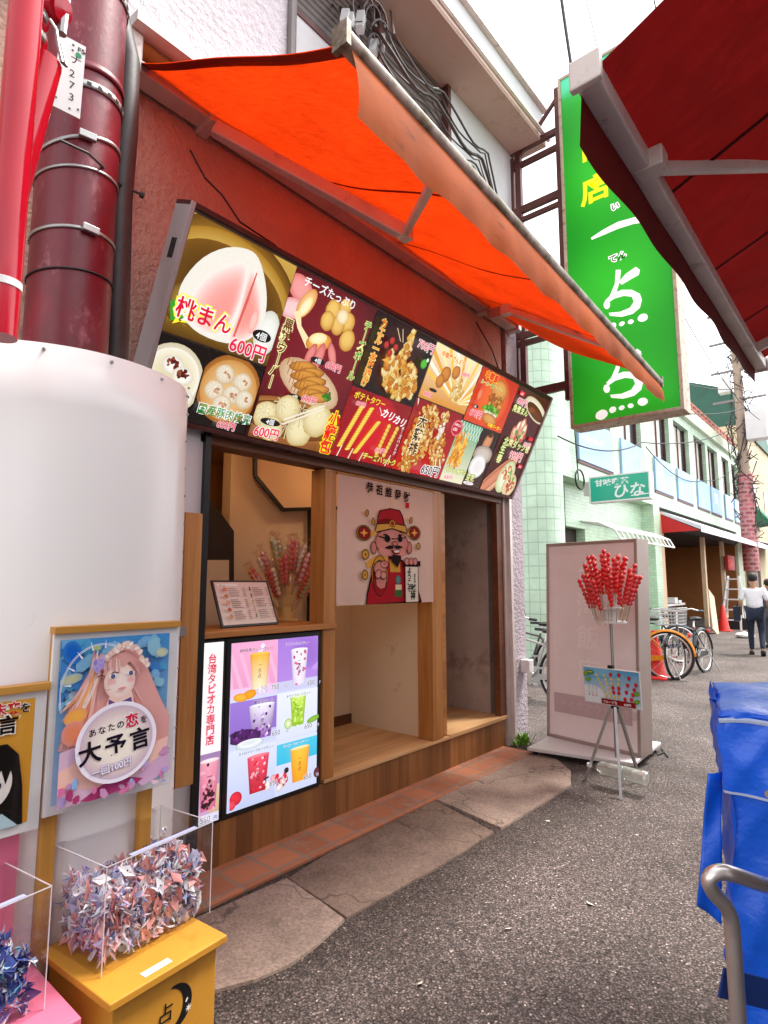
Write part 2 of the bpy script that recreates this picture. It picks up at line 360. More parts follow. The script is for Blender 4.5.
# ================================================================ materials of the setting
def asphalt():
    m, n, l, out = newmat('asphalt'); p = bsdf(n, .8, 0, .35); co = mapping(n, l)
    vo = n.new('ShaderNodeTexVoronoi'); vo.inputs['Scale'].default_value = 135; l.new(co, vo.inputs['Vector'])
    st = ramp(n, l, vo.outputs[1], [(0, (.03, .025, .023)), (.4, (.075, .064, .06)), (.72, (.135, .118, .112)), (.9, (.27, .24, .225)), (1, (.7, .65, .6))])
    ed = ramp(n, l, vo.outputs[0], [(.35, 1.), (.75, .3)])
    k = mixc(n, l, 1., st, ed, 'MULTIPLY')
    big = noise(n, l, co, .9, 6, .6)
    k = mixc(n, l, 1., k, ramp(n, l, big, [(.3, (.52, .45, .41)), (.5, (.9, .86, .84)), (.7, (1.25, 1.2, 1.18))]), 'MULTIPLY')
    # paler in mid-lane and farther down it, darker brown along the near shop side
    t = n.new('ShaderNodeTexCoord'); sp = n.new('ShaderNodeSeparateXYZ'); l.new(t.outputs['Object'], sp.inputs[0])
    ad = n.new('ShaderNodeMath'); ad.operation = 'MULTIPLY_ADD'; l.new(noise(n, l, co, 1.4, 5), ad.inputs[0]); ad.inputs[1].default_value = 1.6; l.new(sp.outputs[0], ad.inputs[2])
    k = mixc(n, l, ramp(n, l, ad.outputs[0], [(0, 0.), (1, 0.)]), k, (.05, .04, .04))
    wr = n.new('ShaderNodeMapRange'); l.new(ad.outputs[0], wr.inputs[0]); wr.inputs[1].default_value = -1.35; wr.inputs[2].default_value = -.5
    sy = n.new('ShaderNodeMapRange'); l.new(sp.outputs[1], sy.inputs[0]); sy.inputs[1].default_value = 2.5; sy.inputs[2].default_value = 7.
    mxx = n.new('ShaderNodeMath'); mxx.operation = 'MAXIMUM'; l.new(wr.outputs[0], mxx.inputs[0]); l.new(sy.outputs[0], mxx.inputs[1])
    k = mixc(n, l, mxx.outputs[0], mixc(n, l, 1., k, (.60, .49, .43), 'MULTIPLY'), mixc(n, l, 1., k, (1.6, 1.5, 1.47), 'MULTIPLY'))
    l.new(k, p.inputs['Base Color']); l.new(bump(n, l, vo.outputs[0], .6, .005), p.inputs['Normal'])
    l.new(p.outputs[0], out.inputs[0]); return m
def concrete_mat(name, col):
    m, n, l, out = newmat(name); p = bsdf(n, .9, 0, .2); co = mapping(n, l); c = lin(col)
    k = ramp(n, l, noise(n, l, co, 3.2, 9, .72), [(.25, tuple(x * .55 for x in c)), (.5, c), (.75, tuple(x * 1.35 for x in c))])
    k = mixc(n, l, 1., k, ramp(n, l, noise(n, l, co, 70, 4, .7), [(.3, (.62, .6, .58)), (.7, (1.25, 1.25, 1.25))]), 'MULTIPLY')
    vo = n.new('ShaderNodeTexVoronoi'); vo.inputs['Scale'].default_value = 60; l.new(co, vo.inputs['Vector'])
    k = mixc(n, l, ramp(n, l, vo.outputs[0], [(.06, .8), (.16, 0.)]), k, tuple(x * .35 for x in c))
    ve = n.new('ShaderNodeTexVoronoi'); ve.feature = 'DISTANCE_TO_EDGE'; ve.inputs['Scale'].default_value = 1.1
    w_ = n.new('ShaderNodeVectorMath'); w_.operation = 'ADD'; nz = n.new('ShaderNodeTexNoise'); nz.inputs['Scale'].default_value = 5; l.new(co, nz.inputs[0]); sc_ = n.new('ShaderNodeVectorMath'); sc_.operation = 'SCALE'; sc_.inputs['Scale'].default_value = .35; l.new(nz.outputs[1], sc_.inputs[0]); l.new(co, w_.inputs[0]); l.new(sc_.outputs[0], w_.inputs[1]); l.new(w_.outputs[0], ve.inputs['Vector'])
    k = mixc(n, l, ramp(n, l, ve.outputs[0], [(.0, .75), (.012, 0.)]), k, tuple(x * .3 for x in c))
    l.new(k, p.inputs['Base Color']); l.new(bump(n, l, noise(n, l, co, 90, 5), .5, .004), p.inputs['Normal']); l.new(p.outputs[0], out.inputs[0]); return m
MT = dict(
    asphalt=asphalt(),
    concrete=concrete_mat('old concrete', '#9a877b'),
    concrete_b=concrete_mat('dark old concrete', '#7b695e'),
    brick=tiles('clay pavers', '#b0704f', '#8d7868', .205, .19, 'yx', .05, .18, 0, .85, '#a08a7c'),
    pink=stucco('pink stucco', '#c9a394', 34, .8, .1, '#8a5f56'),
    white_stucco=stucco('white stucco', '#cfc9ce', 22, 1.0, .06, '#a9a2a4'),
    lilac=stucco('lilac stucco', '#b9adb4', 34, .9, .08, '#8d8188'),
    soffit=mat('painted soffit', '#c2ab9f', .8, 0, .08, 2, .3, 60, '#a38b7e', 4, .6),
    pale=mat('pale siding', '#cfcfd2', .6, 0, .06, 2, .1, 40),
    shutter=tiles('window shutter', '#6d625e', '#3d3634', 5, .055, 'yz', .2, .05),
    wood_v=wood('oak post', '#a8692f', '#d0985a', 'z'),
    wood_y=wood('oak beam', '#a5672f', '#cc9250', 'y'),
    wood_d=wood('stained beam', '#5b3220', '#7a4a2e', 'y'),
    cladding=wood('board cladding', '#8a5730', '#b57e48', 'z', .105),
    floor_wood=wood('wood floor', '#bd8d5a', '#dcb482', 'y', .0, .55),
    tan=mat('tan wall paper', '#cf9c58', .8, 0, .12, 3, .2, 30),
    beige=mat('beige wall board', '#dfc6a6', .8, 0, .06, 1.5, .1, 40, '#b59877', 6, .68),
    beige2=mat('beige panel', '#e6bf94', .7, 0, .05, 2),
    grimy=mat('grimy cement wall', '#a8958a', .85, 0, .12, 2.5, .3, 40, '#857267', 3, .6),
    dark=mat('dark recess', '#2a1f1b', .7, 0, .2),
    black=mat('black frame', '#101012', .35, 0, .1),
    brown=mat('brown steel', '#5a3431', .5, .3, .2, 8, .1, 50, '#7d5448', 7, .62),
    alu=mat('aluminium', '#cfc3bd', .4, .25, .1, 6, dirt='#8d7f79', ds=8, dth=.65),
    whitem=mat('white painted steel', '#d8d3d2', .4, .0, .05, 3, dirt='#b3aaa6', ds=9, dth=.68),
    grey=mat('grey steel', '#77706f', .4, .4, .08, 5),
    endcap=mat('grey case paint', '#b9b3b5', .4, 0, .05, 4),
    chrome=mat('chromed tube', '#d9d3cf', .28, .9, .05, 6, dirt='#6b4f3d', ds=30, dth=.72),
    steel=mat('galvanised steel', '#a9a7a6', .4, .85, .12, 14),
    rubber=mat('black rubber', '#161616', .6, 0, .2),
    crimson=mat('crimson gloss paint', '#b40a26', .14, 0, .1, 3, dirt='#9c0d22', ds=6, dth=.66),
    maroon=mat('maroon pole paint', '#6c1022', .38, 0, .4, 6, .25, 60, '#a8606a', 11, .63, sc=(1, 1, .5)),
    conduit=mat('black conduit', '#3a3130', .5, 0, .2, 9, .15, 40),
    white=mat('white paint', '#dedad8', .5, 0, .04, 2),
    sheet=mat('white vinyl sheet', '#e6e0de', .3, 0, .02, 1.2, dirt='#d3cbc8', ds=40, dth=.72),
    wood_post_pale=mat('pale pine post', '#dcc09c', .6, 0, .08, 6),
    leaf=mat('weed leaf', '#6f9a35', .6, 0, .3, 30),
)
# ================================================================ ground
MB().grid(lambda i, j: V((-150 + 300 * i, -60 + 300 * j, 0)), 4, 4).build('ground', MT['asphalt'])['kind'] = 'structure'
def slab(px, z, m, name, jit=.006):
    P = [onz(*q) for q in px]; Q = []
    for i, p in enumerate(P):
        q = P[(i + 1) % len(P)]; L = (q - p).length; k = max(1, int(L / .09))
        for t in range(k):
            a = p.lerp(q, t / k); Q.append(V((a.x + (R.random() - .5) * jit, a.y + (R.random() - .5) * jit, 0)))
    c = sum(Q, V((0, 0, 0))) / len(Q); top = [V((c.x + (q.x - c.x) * .993, c.y + (q.y - c.y) * .993, z)) for q in Q]; n = len(Q)
    b = MB(); b.add(Q + top, [(i, (i + 1) % n, n + (i + 1) % n, n + i) for i in range(n)] + [tuple(range(n, 2 * n))])
    tag(b.build(name, m), kind='structure')
slab([(200, 918), (287.5, 879.8), (345, 920.5), (318, 947), (291, 967), (255, 983), (215, 993), (150, 1010), (100, 960)], .010, MT['concrete'], 'concrete_apron')
slab([(288, 879.5), (328, 855), (436, 801.5), (494.5, 833.5), (440, 868), (346, 920)], .009, MT['concrete_b'], 'concrete_apron')
slab([(436.5, 801.2), (480, 778), (517, 760), (535, 754), (556, 760), (571, 772), (571, 786), (545, 804), (501, 830)], .012, MT['concrete'], 'concrete_apron')
MB().box(-2.735, -2.43, .2, 4.83, -.02, .016).build('brick_paving', MT['brick'], bevel=.006)['kind'] = 'structure'
# ================================================================ the shop
FX = -2.72
shop = thing('shop_building', 'snack shop with pink stucco front, wooden counter frontage and white upper wall', 'shop', (FX, 3.2, 0))
def part(mb, name, m, parent=shop, **k): return mb.build(name, m, parent, **k)
b = MB().box(FX - .2, FX, -2.5, 1.66, -.1, 4.12).box(FX - .2, FX, 1.66, 4.96, 2.24, 4.12); part(b, 'stucco_wall', MT['pink'])
b = MB().box(FX - .2, FX + .05, -2.5, 2.185, 4.10, 8); part(b, 'upper_wall', MT['white_stucco'])
b = MB().box(FX - .2, FX + .02, 2.20, 5.25, 4.12, 5.205).box(FX - .2, FX + .02, 4.09, 5.25, 5.205, 5.93); part(b, 'siding', MT['pale'])
b = MB().tube([(FX + .07, 2.20, 4.1), (FX + .07, 2.20, 8)], .03, 8); part(b, 'downpipe', MT['grey'], smooth=True)
wf = part(MB().box(FX - .12, FX - .04, 2.2, 4.09, 5.205, 5.93), 'window', MT['shutter'])
b = MB().box(FX - .06, FX + .03, 2.2, 4.09, 5.19, 5.23).box(FX - .06, FX + .03, 4.05, 4.095, 5.2, 5.93).box(FX - .06, FX + .03, 3.1, 3.15, 5.2, 5.93); b.build('window_frame', MT['brown'], wf)
b = MB().box(FX - .2, -2.36, 2.2, 5.36, 5.93, 6.0); part(b, 'balcony_slab', MT['soffit'])
b = MB().box(-2.46, -2.38, 2.2, 5.34, 6.0, 6.32); part(b, 'parapet', MT['pale'])
b = MB().box(-2.48, -2.33, 2.2, 5.37, 6.32, 6.36).tube([(-2.33, 2.2, 5.985), (-2.33, 5.36, 5.985)], .022, 6); part(b, 'gutter', MT['alu'])
b = MB().box(FX - .35, FX + .03, 5.0, 5.25, -.05, 4.12); part(b, 'pilaster', MT['lilac'])
b = MB().box(FX - .02, FX + .05, 4.955, 4.998, 0, 2.3).box(FX - .05, FX + .015, 4.90, 4.953, 0, 2.3); part(b, 'door_track', MT['alu'])
b = MB().box(FX - .06, FX, 4.80, 4.90, .27, 2.24); part(b, 'door_jamb', MT['wood_d'])
part(MB().box(-6.5, FX - .2, -2.5, 5.2, 6, 8).box(-9, -6.4, -2.5, 5.2, 0, 8).box(-6.5, FX - .21, -2.5, -2.3, 0, 6).box(-6.5, FX - .36, 5.05, 5.2, 0, 6), 'rear_wall', MT['pale'])
# wooden frontage
part(MB().box(FX - .04, FX, 1.66, 4.86, 0, .238), 'cladding', MT['cladding'])
part(MB().box(-4.6, FX + .012, 2.62, 3.97, .24, .262), 'entrance_floor', MT['floor_wood'], bevel=.003)
part(MB().box(-4.6, FX + .012, 3.975, 4.90, .24, .272), 'entrance_floor', MT['floor_wood'], bevel=.003)
part(MB().box(FX - .10, FX + .02, 1.68, 4.86, 2.185, 2.236), 'lintel', MT['wood_d'], bevel=.004)
part(MB().box(FX - .12, FX + .012, 2.60, 2.70, .264, 2.183), 'post', MT['wood_v'], bevel=.003)
part(MB().box(FX - .14, FX + .006, 3.765, 3.90, .264, 2.183), 'post', MT['wood_v'], bevel=.003)
part(MB().box(FX - .16, FX - .02, 3.902, 3.985, .274, 2.183), 'post', MT['wood_y'], bevel=.003)
part(MB().box(FX - .42, FX + .03, 1.70, 2.705, 1.165, 1.197), 'counter', MT['wood_y'], bevel=.003)
part(MB().box(FX - .08, FX - .03, 1.70, 2.62, .25, 1.163), 'counter_front', MT['wood_d'])
# inside
part(MB().box(-4.62, -4.5, 1.4, 5.0, .2, 2.6), 'back_wall', MT['tan'])
part(MB().box(-4.5, FX - .1, 1.4, 1.55, .2, 2.6), 'side_wall', MT['tan'])
part(MB().box(-3.72, -3.62, 2.52, 3.84, .262, 2.5), 'inner_wall', MT['beige'])
part(MB().box(-3.62, FX - .12, 3.80, 3.84, .262, 2.5), 'inner_wall', MT['beige'])
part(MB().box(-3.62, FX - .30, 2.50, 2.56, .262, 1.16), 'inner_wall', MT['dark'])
part(MB().box(-3.618, -3.60, 3.0, 3.80, .263, .34), 'skirting_board', MT['wood_d'])
part(MB().box(-4.5, FX - .14, 4.86, 4.98, .27, 2.5), 'passage_wall', MT['grimy'])
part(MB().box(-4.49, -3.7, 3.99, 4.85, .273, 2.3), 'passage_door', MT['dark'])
part(MB().box(-4.5, FX - .12, 1.5, 5.0, 2.5, 2.6), 'ceiling', MT['beige'])
# chamfered hanging board and slanted stair side behind the counter
def onback(px, X): return [onx(x, y, X) for x, y in px]
pan = onback([(254, 440), (254, 476), (282, 510), (345, 508), (345, 440)], -3.55)
b = MB().prism(pan, (-.03, 0, 0)); hp = part(b, 'hanging_panel', MT['beige2'])
b = MB()
for p, q in zip(pan[:4], pan[1:4]): b.bar(p + V((.01, 0, 0)), q + V((.01, 0, 0)), .022, .03)
b.build('panel_edge', MT['black'], hp)
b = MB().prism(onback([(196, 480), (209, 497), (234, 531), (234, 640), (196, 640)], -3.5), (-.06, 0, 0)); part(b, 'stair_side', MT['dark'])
b = MB().prism(onback([(206, 560), (229, 560), (229, 640), (206, 640)], -3.47), (-.02, 0, 0)); part(b, 'cupboard', MT['beige'])
b = MB().bar(onx(310, 510, -3.57), onx(309, 625, -3.57), .03, .03); part(b, 'hanging_rail', MT['black'])
tag(MB().lathe([(.0, 0), (.07, 0), (.07, -.035), (.0, -.035)], (-3.2, 2.2, 2.5), 20).build('ceiling_lamp', lamp('warm lamp', '#ffc88a', 34)), 'small round warm ceiling lamp over the wooden counter', 'lamp')
tag(MB().lathe([(.0, 0), (.07, 0), (.07, -.035), (.0, -.035)], (-3.1, 3.3, 2.5), 20).build('ceiling_lamp', lamp('warm lamp b', '#ffd8a8', 30)), 'small round warm ceiling lamp behind the printed door curtain', 'lamp')
# framed white board and wooden post at the left end of the counter
fb = thing('framed_board', 'tall white board in a black frame beside the counter', 'board', (FX, 1.68, .25))
MB().box(FX + .002, FX + .02, 1.46, 1.70, .26, 2.30).build('panel', MT['pale'], fb)
MB().box(FX, FX + .045, 1.70, 1.735, .05, 2.33).box(FX, FX + .045, 1.46, 1.70, 2.30, 2.33).build('frame', MT['black'], fb)
wp = thing('wooden_post', 'plain oak post standing before the white board, hinged to the white drum', 'post', (-2.6, 1.58, 0))
q0, q1 = onx(186, 512, -2.58), onx(203, 512, -2.58); zb = onx(190, 785, -2.58).z
MB().box(-2.62, -2.58, q0.y, q1.y, zb, q0.z).build('post', MT['wood_v'], wp, bevel=.002)
MB().box(-2.62, -2.572, q0.y - .05, q0.y + .02, 1.20, 1.245).build('bracket', MT['steel'], wp)
# weeds at the pilaster foot
wd = thing('weed', 'small bright green weed at the foot of the lilac pillar', 'weed', (-2.62, 5.02, 0))
b = MB()
for k in range(34):
    a = R.random() * 6.28; L = R.uniform(.04, .13); p = V((-2.62 + R.uniform(-.05, .06), 4.98 + R.uniform(-.08, .08), 0)); q = p + V((cos(a) * L * .6, sin(a) * L * .6, L)); s = V((-sin(a), cos(a), 0)) * .018
    b.add([p, p.lerp(q, .55) + s + V((0, 0, .01)), q, p.lerp(q, .55) - s], [(0, 1, 2, 3)])
b.build('leaves', MT['leaf'], wd)
# small cable box on the pilaster
tag(MB().box(-2.69, -2.60, 5.12, 5.22, .62, .74).build('cable_box', MT['whitem'], None, bevel=.008), 'small cream cable box low on the lilac pillar', 'box')
# facing side of the lane, outside the frame: it carries the dark red awning
ob = thing('opposite_shop', 'plain plaster shop front across the lane carrying the dark red awning', 'shop', (1.35, 2, 0))
MB().box(1.35, 1.6, -1.5, 9, 0, 3.6).build('wall', MT['pale'], ob); MB().box(1.31, 1.348, .5, 5, 0, 2.4).build('shutter', MT['shutter'], ob)
# ================================================================ utility pole, its white drum cover, pipes
PX, PY = -2.30, .85
pole = thing('utility_pole', 'thick maroon utility pole with steel bands at the left edge', 'utility pole', (PX, PY, 0))
b = MB().lathe([(.147, 0), (.143, 3), (.135, 6), (.125, 10)], (PX, PY, 0), 36); b.build('shaft', MT['maroon'], pole, True)
view = math.atan2(-PY, -PX)
for i, (z, hgt, mt, tl) in enumerate([(2.26, .014, 'steel', .02), (2.58, .006, 'rubber', .02), (2.74, .012, 'steel', .02), (2.98, .01, 'steel', .03), (3.10, .014, 'steel', .06), (3.32, .028, 'steel', .02), (3.40, .03, 'maroon', .02), (3.78, .03, 'steel', .02), (3.92, .02, 'steel', .02)]):
    b = MB(); rr = .146 - z * .0012
    P = [V((PX + cos(t) * rr, PY + sin(t) * rr, z + tl * sin(t - view))) for t in [2 * pi * k / 40 for k in range(40)]]
    b.add([p + (p - V((PX, PY, p.z))) * .03 + V((0, 0, s * hgt)) for s in (-.5, .5) for p in P], [(k, (k + 1) % 40, 40 + (k + 1) % 40, 40 + k) for k in range(40)])
    o = b.build('band', MT[mt], pole, True, solid=.004)
    if hgt > .02 and mt == 'steel':
        h = MB()
        for k in range(12):
            t = view - 1.5 + k * .27; c = V((PX + cos(t) * rr * 1.045, PY + sin(t) * rr * 1.045, z + tl * sin(t - view))); h.obox(c, V((cos(t), sin(t), 0)) * .002, V((-sin(t), cos(t), 0)) * .008, V((0, 0, .006)))
        h.build('slot', MT['rubber'], o)
for t, z in ((.35, 2.745), (.15, 3.105), (.9, 2.262)):
    b = MB(); a = view + t; b.obox((PX + cos(a) * .156, PY + sin(a) * .156, z), V((cos(a), sin(a), 0)) * .01, V((-sin(a), cos(a), 0)) * .03, V((0, 0, .014)))
    b.build('clamp', MT['steel'], pole, bevel=.003)
# number plate strapped to the pole
P4 = [O + ray(*q) * (2.19 / math.hypot(ray(*q).x, ray(*q).y)) for q in ((52, 105), (80, 119), (86, 47), (60, 33))]
pl = thing('number_plate', 'bent white number plate strapped to the maroon pole', 'plate', tuple(P4[0]))
nn = (P4[1] - P4[0]).cross(P4[3] - P4[0]).normalized()
MB().prism([p - nn * .004 for p in P4], nn * .004).build('plate', MT['white'], pl)
A = Art(P4[0] + nn * .0005, P4[1] - P4[0], P4[3] - P4[0]); W_ = (P4[1] - P4[0]).length; H_ = (P4[3] - P4[0]).length; A.frame(0, 0, W_, H_)
for i, t in enumerate('ナ273'): A.text(t, .42 + .03 * i, .70 - .16 * i - (.04 if i else 0), .14, '#2b2426', .0)
A.ell(.72, .83, .035, .035, '#1f8a5b'); A.text('F5', .66, .88, .09, '#2b2426', .02)
for x, y in ((.5, .93), (.92, .9), (.1, .12), (.6, .06), (.9, .1), (.5, .85)): A.ell(x, y, .014, .014, '#2b2426')
A.build('plate_lettering', printed('plate print'), pl)
# white drum sheet round the pole foot
dr = thing('pole_cover', 'large curved white sheet wrapped round the foot of the maroon pole', 'pole cover', (PX, PY, 0))
RD = .45
def drum(i, j):
    t = view - 2.1 + i * 3.33; r = RD * (1 + .007 * sin(t * 9 + j * 3) * (1 if t > view + .95 else .2) + (.005 * sin(j * 11) if t > view + 1.1 else 0)); return V((PX + r * cos(t), PY + r * sin(t), .0 + j * 2.175))
MB().grid(drum, 72, 12).build('sheet', MT['sheet'], dr, True, solid=.006)
b = MB()
for k in range(20):
    t = view + 1.19; z = .2 + k * .105; b.ball((PX + (RD + .003) * cos(t), PY + (RD + .003) * sin(t), z), .005, 6)
for k in range(5):
    t = view - .55 + k * .42; b.ball((PX + (RD + .004) * cos(t), PY + (RD + .004) * sin(t), 2.155), .006, 6)
b.build('rivets', MT['steel'], dr)
# black conduit
def hz(x, y, d): r = ray(x, y); return O + r * (d / math.hypot(r.x, r.y))
P = [hz(*q, 2.62) for q in ((108, -60), (113, 0), (127, 60), (125, 130), (119, 200), (115, 345))]; P = [P[0] + V((0, 0, 2))] + P + [V((P[-1].x, P[-1].y, 0))]
tag(MB().tube(P, .054, 16).build('conduit', MT['conduit'], None, True), 'thick black conduit pipe running up beside the maroon pole', 'pipe')
b = MB(); p = hz(122, 186, 2.58); b.tube([p, hz(143, 195, 2.62)], .006, 6).tube([hz(140, 194, 2.62), hz(144, 196, 2.62)], .014, 8); b.tube([hz(60, 140, 2.2), hz(88, 153, 2.22), hz(100, 164, 2.3), p], .005, 6)
tag(b.build('tie_rod', MT['conduit'], None), 'thin dark tie rod with a bolt end poking past the conduit', 'rod')
# red pipes
rp = thing('red_pipe', 'upright glossy crimson pipe with a white band at the far left edge', 'pipe', (-1.66, .45, 2.0))
c = hz(2, 300, 1.75); MB().tube([(c.x, c.y, 2.075), (c.x, c.y, 6)], .041, 24).build('pipe', MT['crimson'], rp, True)
MB().lathe([(.043, 2.205), (.043, 2.225)], (c.x, c.y, 0), 24).build('band', MT['white'], rp, True)
rb = thing('red_brace', 'slanted crimson pipe leaning against the upright red pipe', 'pipe', tuple(hz(8, 310, 1.9)))
MB().tube([hz(-22, 310, 1.86), hz(45, 62, 1.9)], .046, 24).build('pipe', MT['crimson'], rb, True)
b = MB()
for x, y, r in ((33, 19, .036), (31, 41, .036), (55, 8, .045)):
    c = hz(x, y, 1.9); d = (hz(x + 9, y + 2, 1.88) - c).normalized(); b.lathe([(r * .55, -.035), (r, -.025), (r, .02), (r * .8, .032), (0, .034)], c, 20, d)
b.build('cap', MT['crimson'], rb, True)
b = MB()
for x, y, r in ((33, 15, .04), (31, 36, .04)):
    c = hz(x, y, 1.9); d = (hz(x + 3, y - 9, 1.9) - c).normalized(); b.lathe([(r, -.012), (r, .012)], c, 20, d, False)
b.tube([hz(62, 34, 1.9), hz(70, -30, 1.9)], .012, 8).tube([hz(50, 20, 1.87), hz(56, 30, 1.86), hz(58, 45, 1.87), hz(62, 62, 1.87), hz(66, 66, 1.88), hz(61, 45, 1.88)], .004, 6)
b.build('strap', MT['steel'], rb, True, solid=.003)
# ================================================================ backlit menu board
PR_E = printed('backlit print', 1.12, .25, .5, .06, 90)
PR_S = printed('screen print', 1.15, .2, .5, .0)
PR_P = printed('paper print', 0, .45, .35, .05, 40)
PR_G = printed('glossy print', 0, .22, .5, .04, 40)
BO = V((-2.64, 1.306, 2.25)); BU = V((0, 1, 0)); BV = V((.419, 0, .86)).normalized(); BN = BU.cross(BV); BL, BH = 3.64, .955
mb_ = thing('menu_board', 'long backlit food menu board leaning out above the counter and door', 'menu board', tuple(BO))
c = BO + BU * (BL / 2) + BV * (BH / 2) - BN * .065
MB().obox(c, BU * (BL / 2 - .003), BV * (BH / 2 - .003), BN * .058).build('case', MT['grey'], mb_, bevel=.004)
b = MB()
for (u0, u1, v0, v1) in ((-.02, BL + .02, -.02, .004), (-.02, BL + .02, BH - .004, BH + .02)): b.obox(BO + BU * ((u0 + u1) / 2) + BV * ((v0 + v1) / 2) - BN * .06, BU * ((u1 - u0) / 2), BV * ((v1 - v0) / 2), BN * .072)
b.build('rail', MT['brown'], mb_, bevel=.003)
b = MB()
for u0, u1 in ((-.02, .004), (BL - .004, BL + .02)): b = MB().obox(BO + BU * ((u0 + u1) / 2) + BV * (BH / 2) - BN * .06, BU * ((u1 - u0) / 2), BV * (BH / 2 + .018), BN * .0735); b.build('end_cap', MT['endcap'], mb_, bevel=.003)
b = MB()
for k in range(4): b.obox(BO + BU * -.0215 + BV * (.76 + .0) - BN * (.03 + k * .013), BU * .002, BV * .045, BN * .0022)
b.build('vent', MT['black'], mb_)
def tile(u0, v0, u1, v1):
    a = Art(BO, BU, BV, .00025); a.frame(u0, v0, u1, v1); return a
def price(a, t, x, y, h, **k):
    return a.text(t, x, y, h, '#e8183c', .012, ((.055, '#ffffff'), (.03, '#f6b8c4')), **k)
YEL = '#ffe11a'
def dumpling(a, cx, cy, r, base='#e9dcae', edge='#b79f62', n=9):
    a.ell(cx, cy, r * 1.1, r, base, edge, 0, 20, wob=.08, hx=-.2, hy=.3); asp = a.box[3] / a.box[2]
    for k in range(n):
        q = 2 * pi * k / n; a.line([((cx / asp + cos(q) * r * .12), cy + r * .3 + sin(q) * r * .1), ((cx / asp + cos(q) * r * .85), cy + sin(q) * r * .7)], [r * .05, r * .1], shade(base, .72))
    a.ell(cx, cy + r * .3, r * .2, r * .15, shade(base, 1.1), shade(base, .7))
# --- peach bun
a = tile(.012, .398, .612, .935)
a.rect(0, 0, 1, 1, '#7a5408', '#c8a04a'); a.ell(.45, .52, .80, .55, '#b8862a', '#5c3a08', -.15, 40); a.ell(.45, .50, .72, .48, '#e0bc62', '#a87820', -.15, 40); a.ell(.45, .46, .66, .42, '#4a2e08', '#7a5212', -.15, 40); a.ell(.45, .30, .55, .24, '#c9a850', '#6a4810', 0, 30); a.rect(0, 0, 1, .10, '#5a3a0a', '#7a5818')
a.poly([(.0, .25), (.1, .36), (.16, .18), (.04, .1)], '#2fa12c'); a.poly([(.82, .42), (.96, .52), (.93, .22), (.84, .1)], '#2a9a3a'); a.ell(.9, .3, .14, .22, '#f2f2ec', '#cfd0c2')
prof = [(.05, .30), (.06, .48), (.16, .70), (.32, .86), (.50, .93), (.62, .90), (.74, .74), (.82, .54), (.83, .34), (.74, .18), (.55, .08), (.30, .08), (.14, .16)]
def blob_shape(a, pr, c0, c1, cx, cy, k=3):
    n = len(pr); P = []
    for i in range(n):
        for t in range(k):
            p0, p1, p2, p3 = [V(pr[(i + j) % n]) for j in (-1, 0, 1, 2)]; t_ = t / k
            P.append(tuple(.5 * ((2 * p1) + (p2 - p0) * t_ + (2 * p0 - 5 * p1 + 4 * p2 - p3) * t_ ** 2 + (3 * p1 - p0 - 3 * p2 + p3) * t_ ** 3)))
    m = len(P); c0, c1 = lin(c0), lin(c1); pts = [(cx, cy)]; cs = [c0]; fs = [(0, 1 + i, 1 + (i + 1) % m) for i in range(m)]; RG = (.25, .45, .62, .76, .87, .95, 1.)
    for j, f in enumerate(RG):
        pts += [(cx + (x - cx) * f, cy + (y - cy) * f) for x, y in P]; t = f ** 3; cs += [tuple(c0[q] * (1 - t) + c1[q] * t for q in range(3))] * m
        if j: fs += [(1 + (j - 1) * m + i, 1 + j * m + i, 1 + j * m + (i + 1) % m, 1 + (j - 1) * m + (i + 1) % m) for i in range(m)]
    a.put(pts, fs, cs)
blob_shape(a, prof, '#f3ebe0', '#efeae0', .45, .6)
blob_shape(a, [(.14, .28), (.22, .55), (.38, .74), (.53, .80), (.57, .5), (.52, .2), (.38, .1), (.22, .14)], '#f29c94', '#fbf0ea', .46, .36)
blob_shape(a, [(.58, .78), (.70, .66), (.79, .46), (.80, .3), (.70, .15), (.57, .1), (.58, .4)], '#f2988e', '#fbeae4', .66, .42)
a.line([(.64, .78), (.625, .5), (.60, .16)], [.012, .03, .02], '#d8605a'); a.ell(.74, .36, .04, .12, '#fbc9be', '#f5a096')
a.text('桃まん', .05, .17, .19, '#e01038', .02, ((.11, '#fff23a'), (.05, '#ffffff')), sx=1., rot=0); price(a, '600円', .58, .035, .17)
a.ell(.86, .26, .11, .055, '#111111'); a.text('4個', .80, .225, .085, '#ffffff'); a.build('menu_picture', PR_E, mb_)
# --- bowl of sweets
a = tile(.012, .01, .262, .388); a.rect(0, 0, 1, 1, '#0f0b08'); a.ell(.42, .48, .44, .46, '#efe9dc', '#cfc2a4', 0, 30); a.ell(.42, .5, .38, .38, '#e0d3a8', '#f4efdf', 0, 30)
for x, y in ((.38, .66), (.62, .56), (.5, .36), (.72, .3)):
    a.ell(x, y, .15, .12, '#f8f5ee', '#d9cdb8', wob=.1); a.blobs(x, y + .02, .08, .06, 16, .03, ['#7a2a18', '#9a4a30', '#5a1c10'])
a.build('menu_picture', PR_E, mb_)
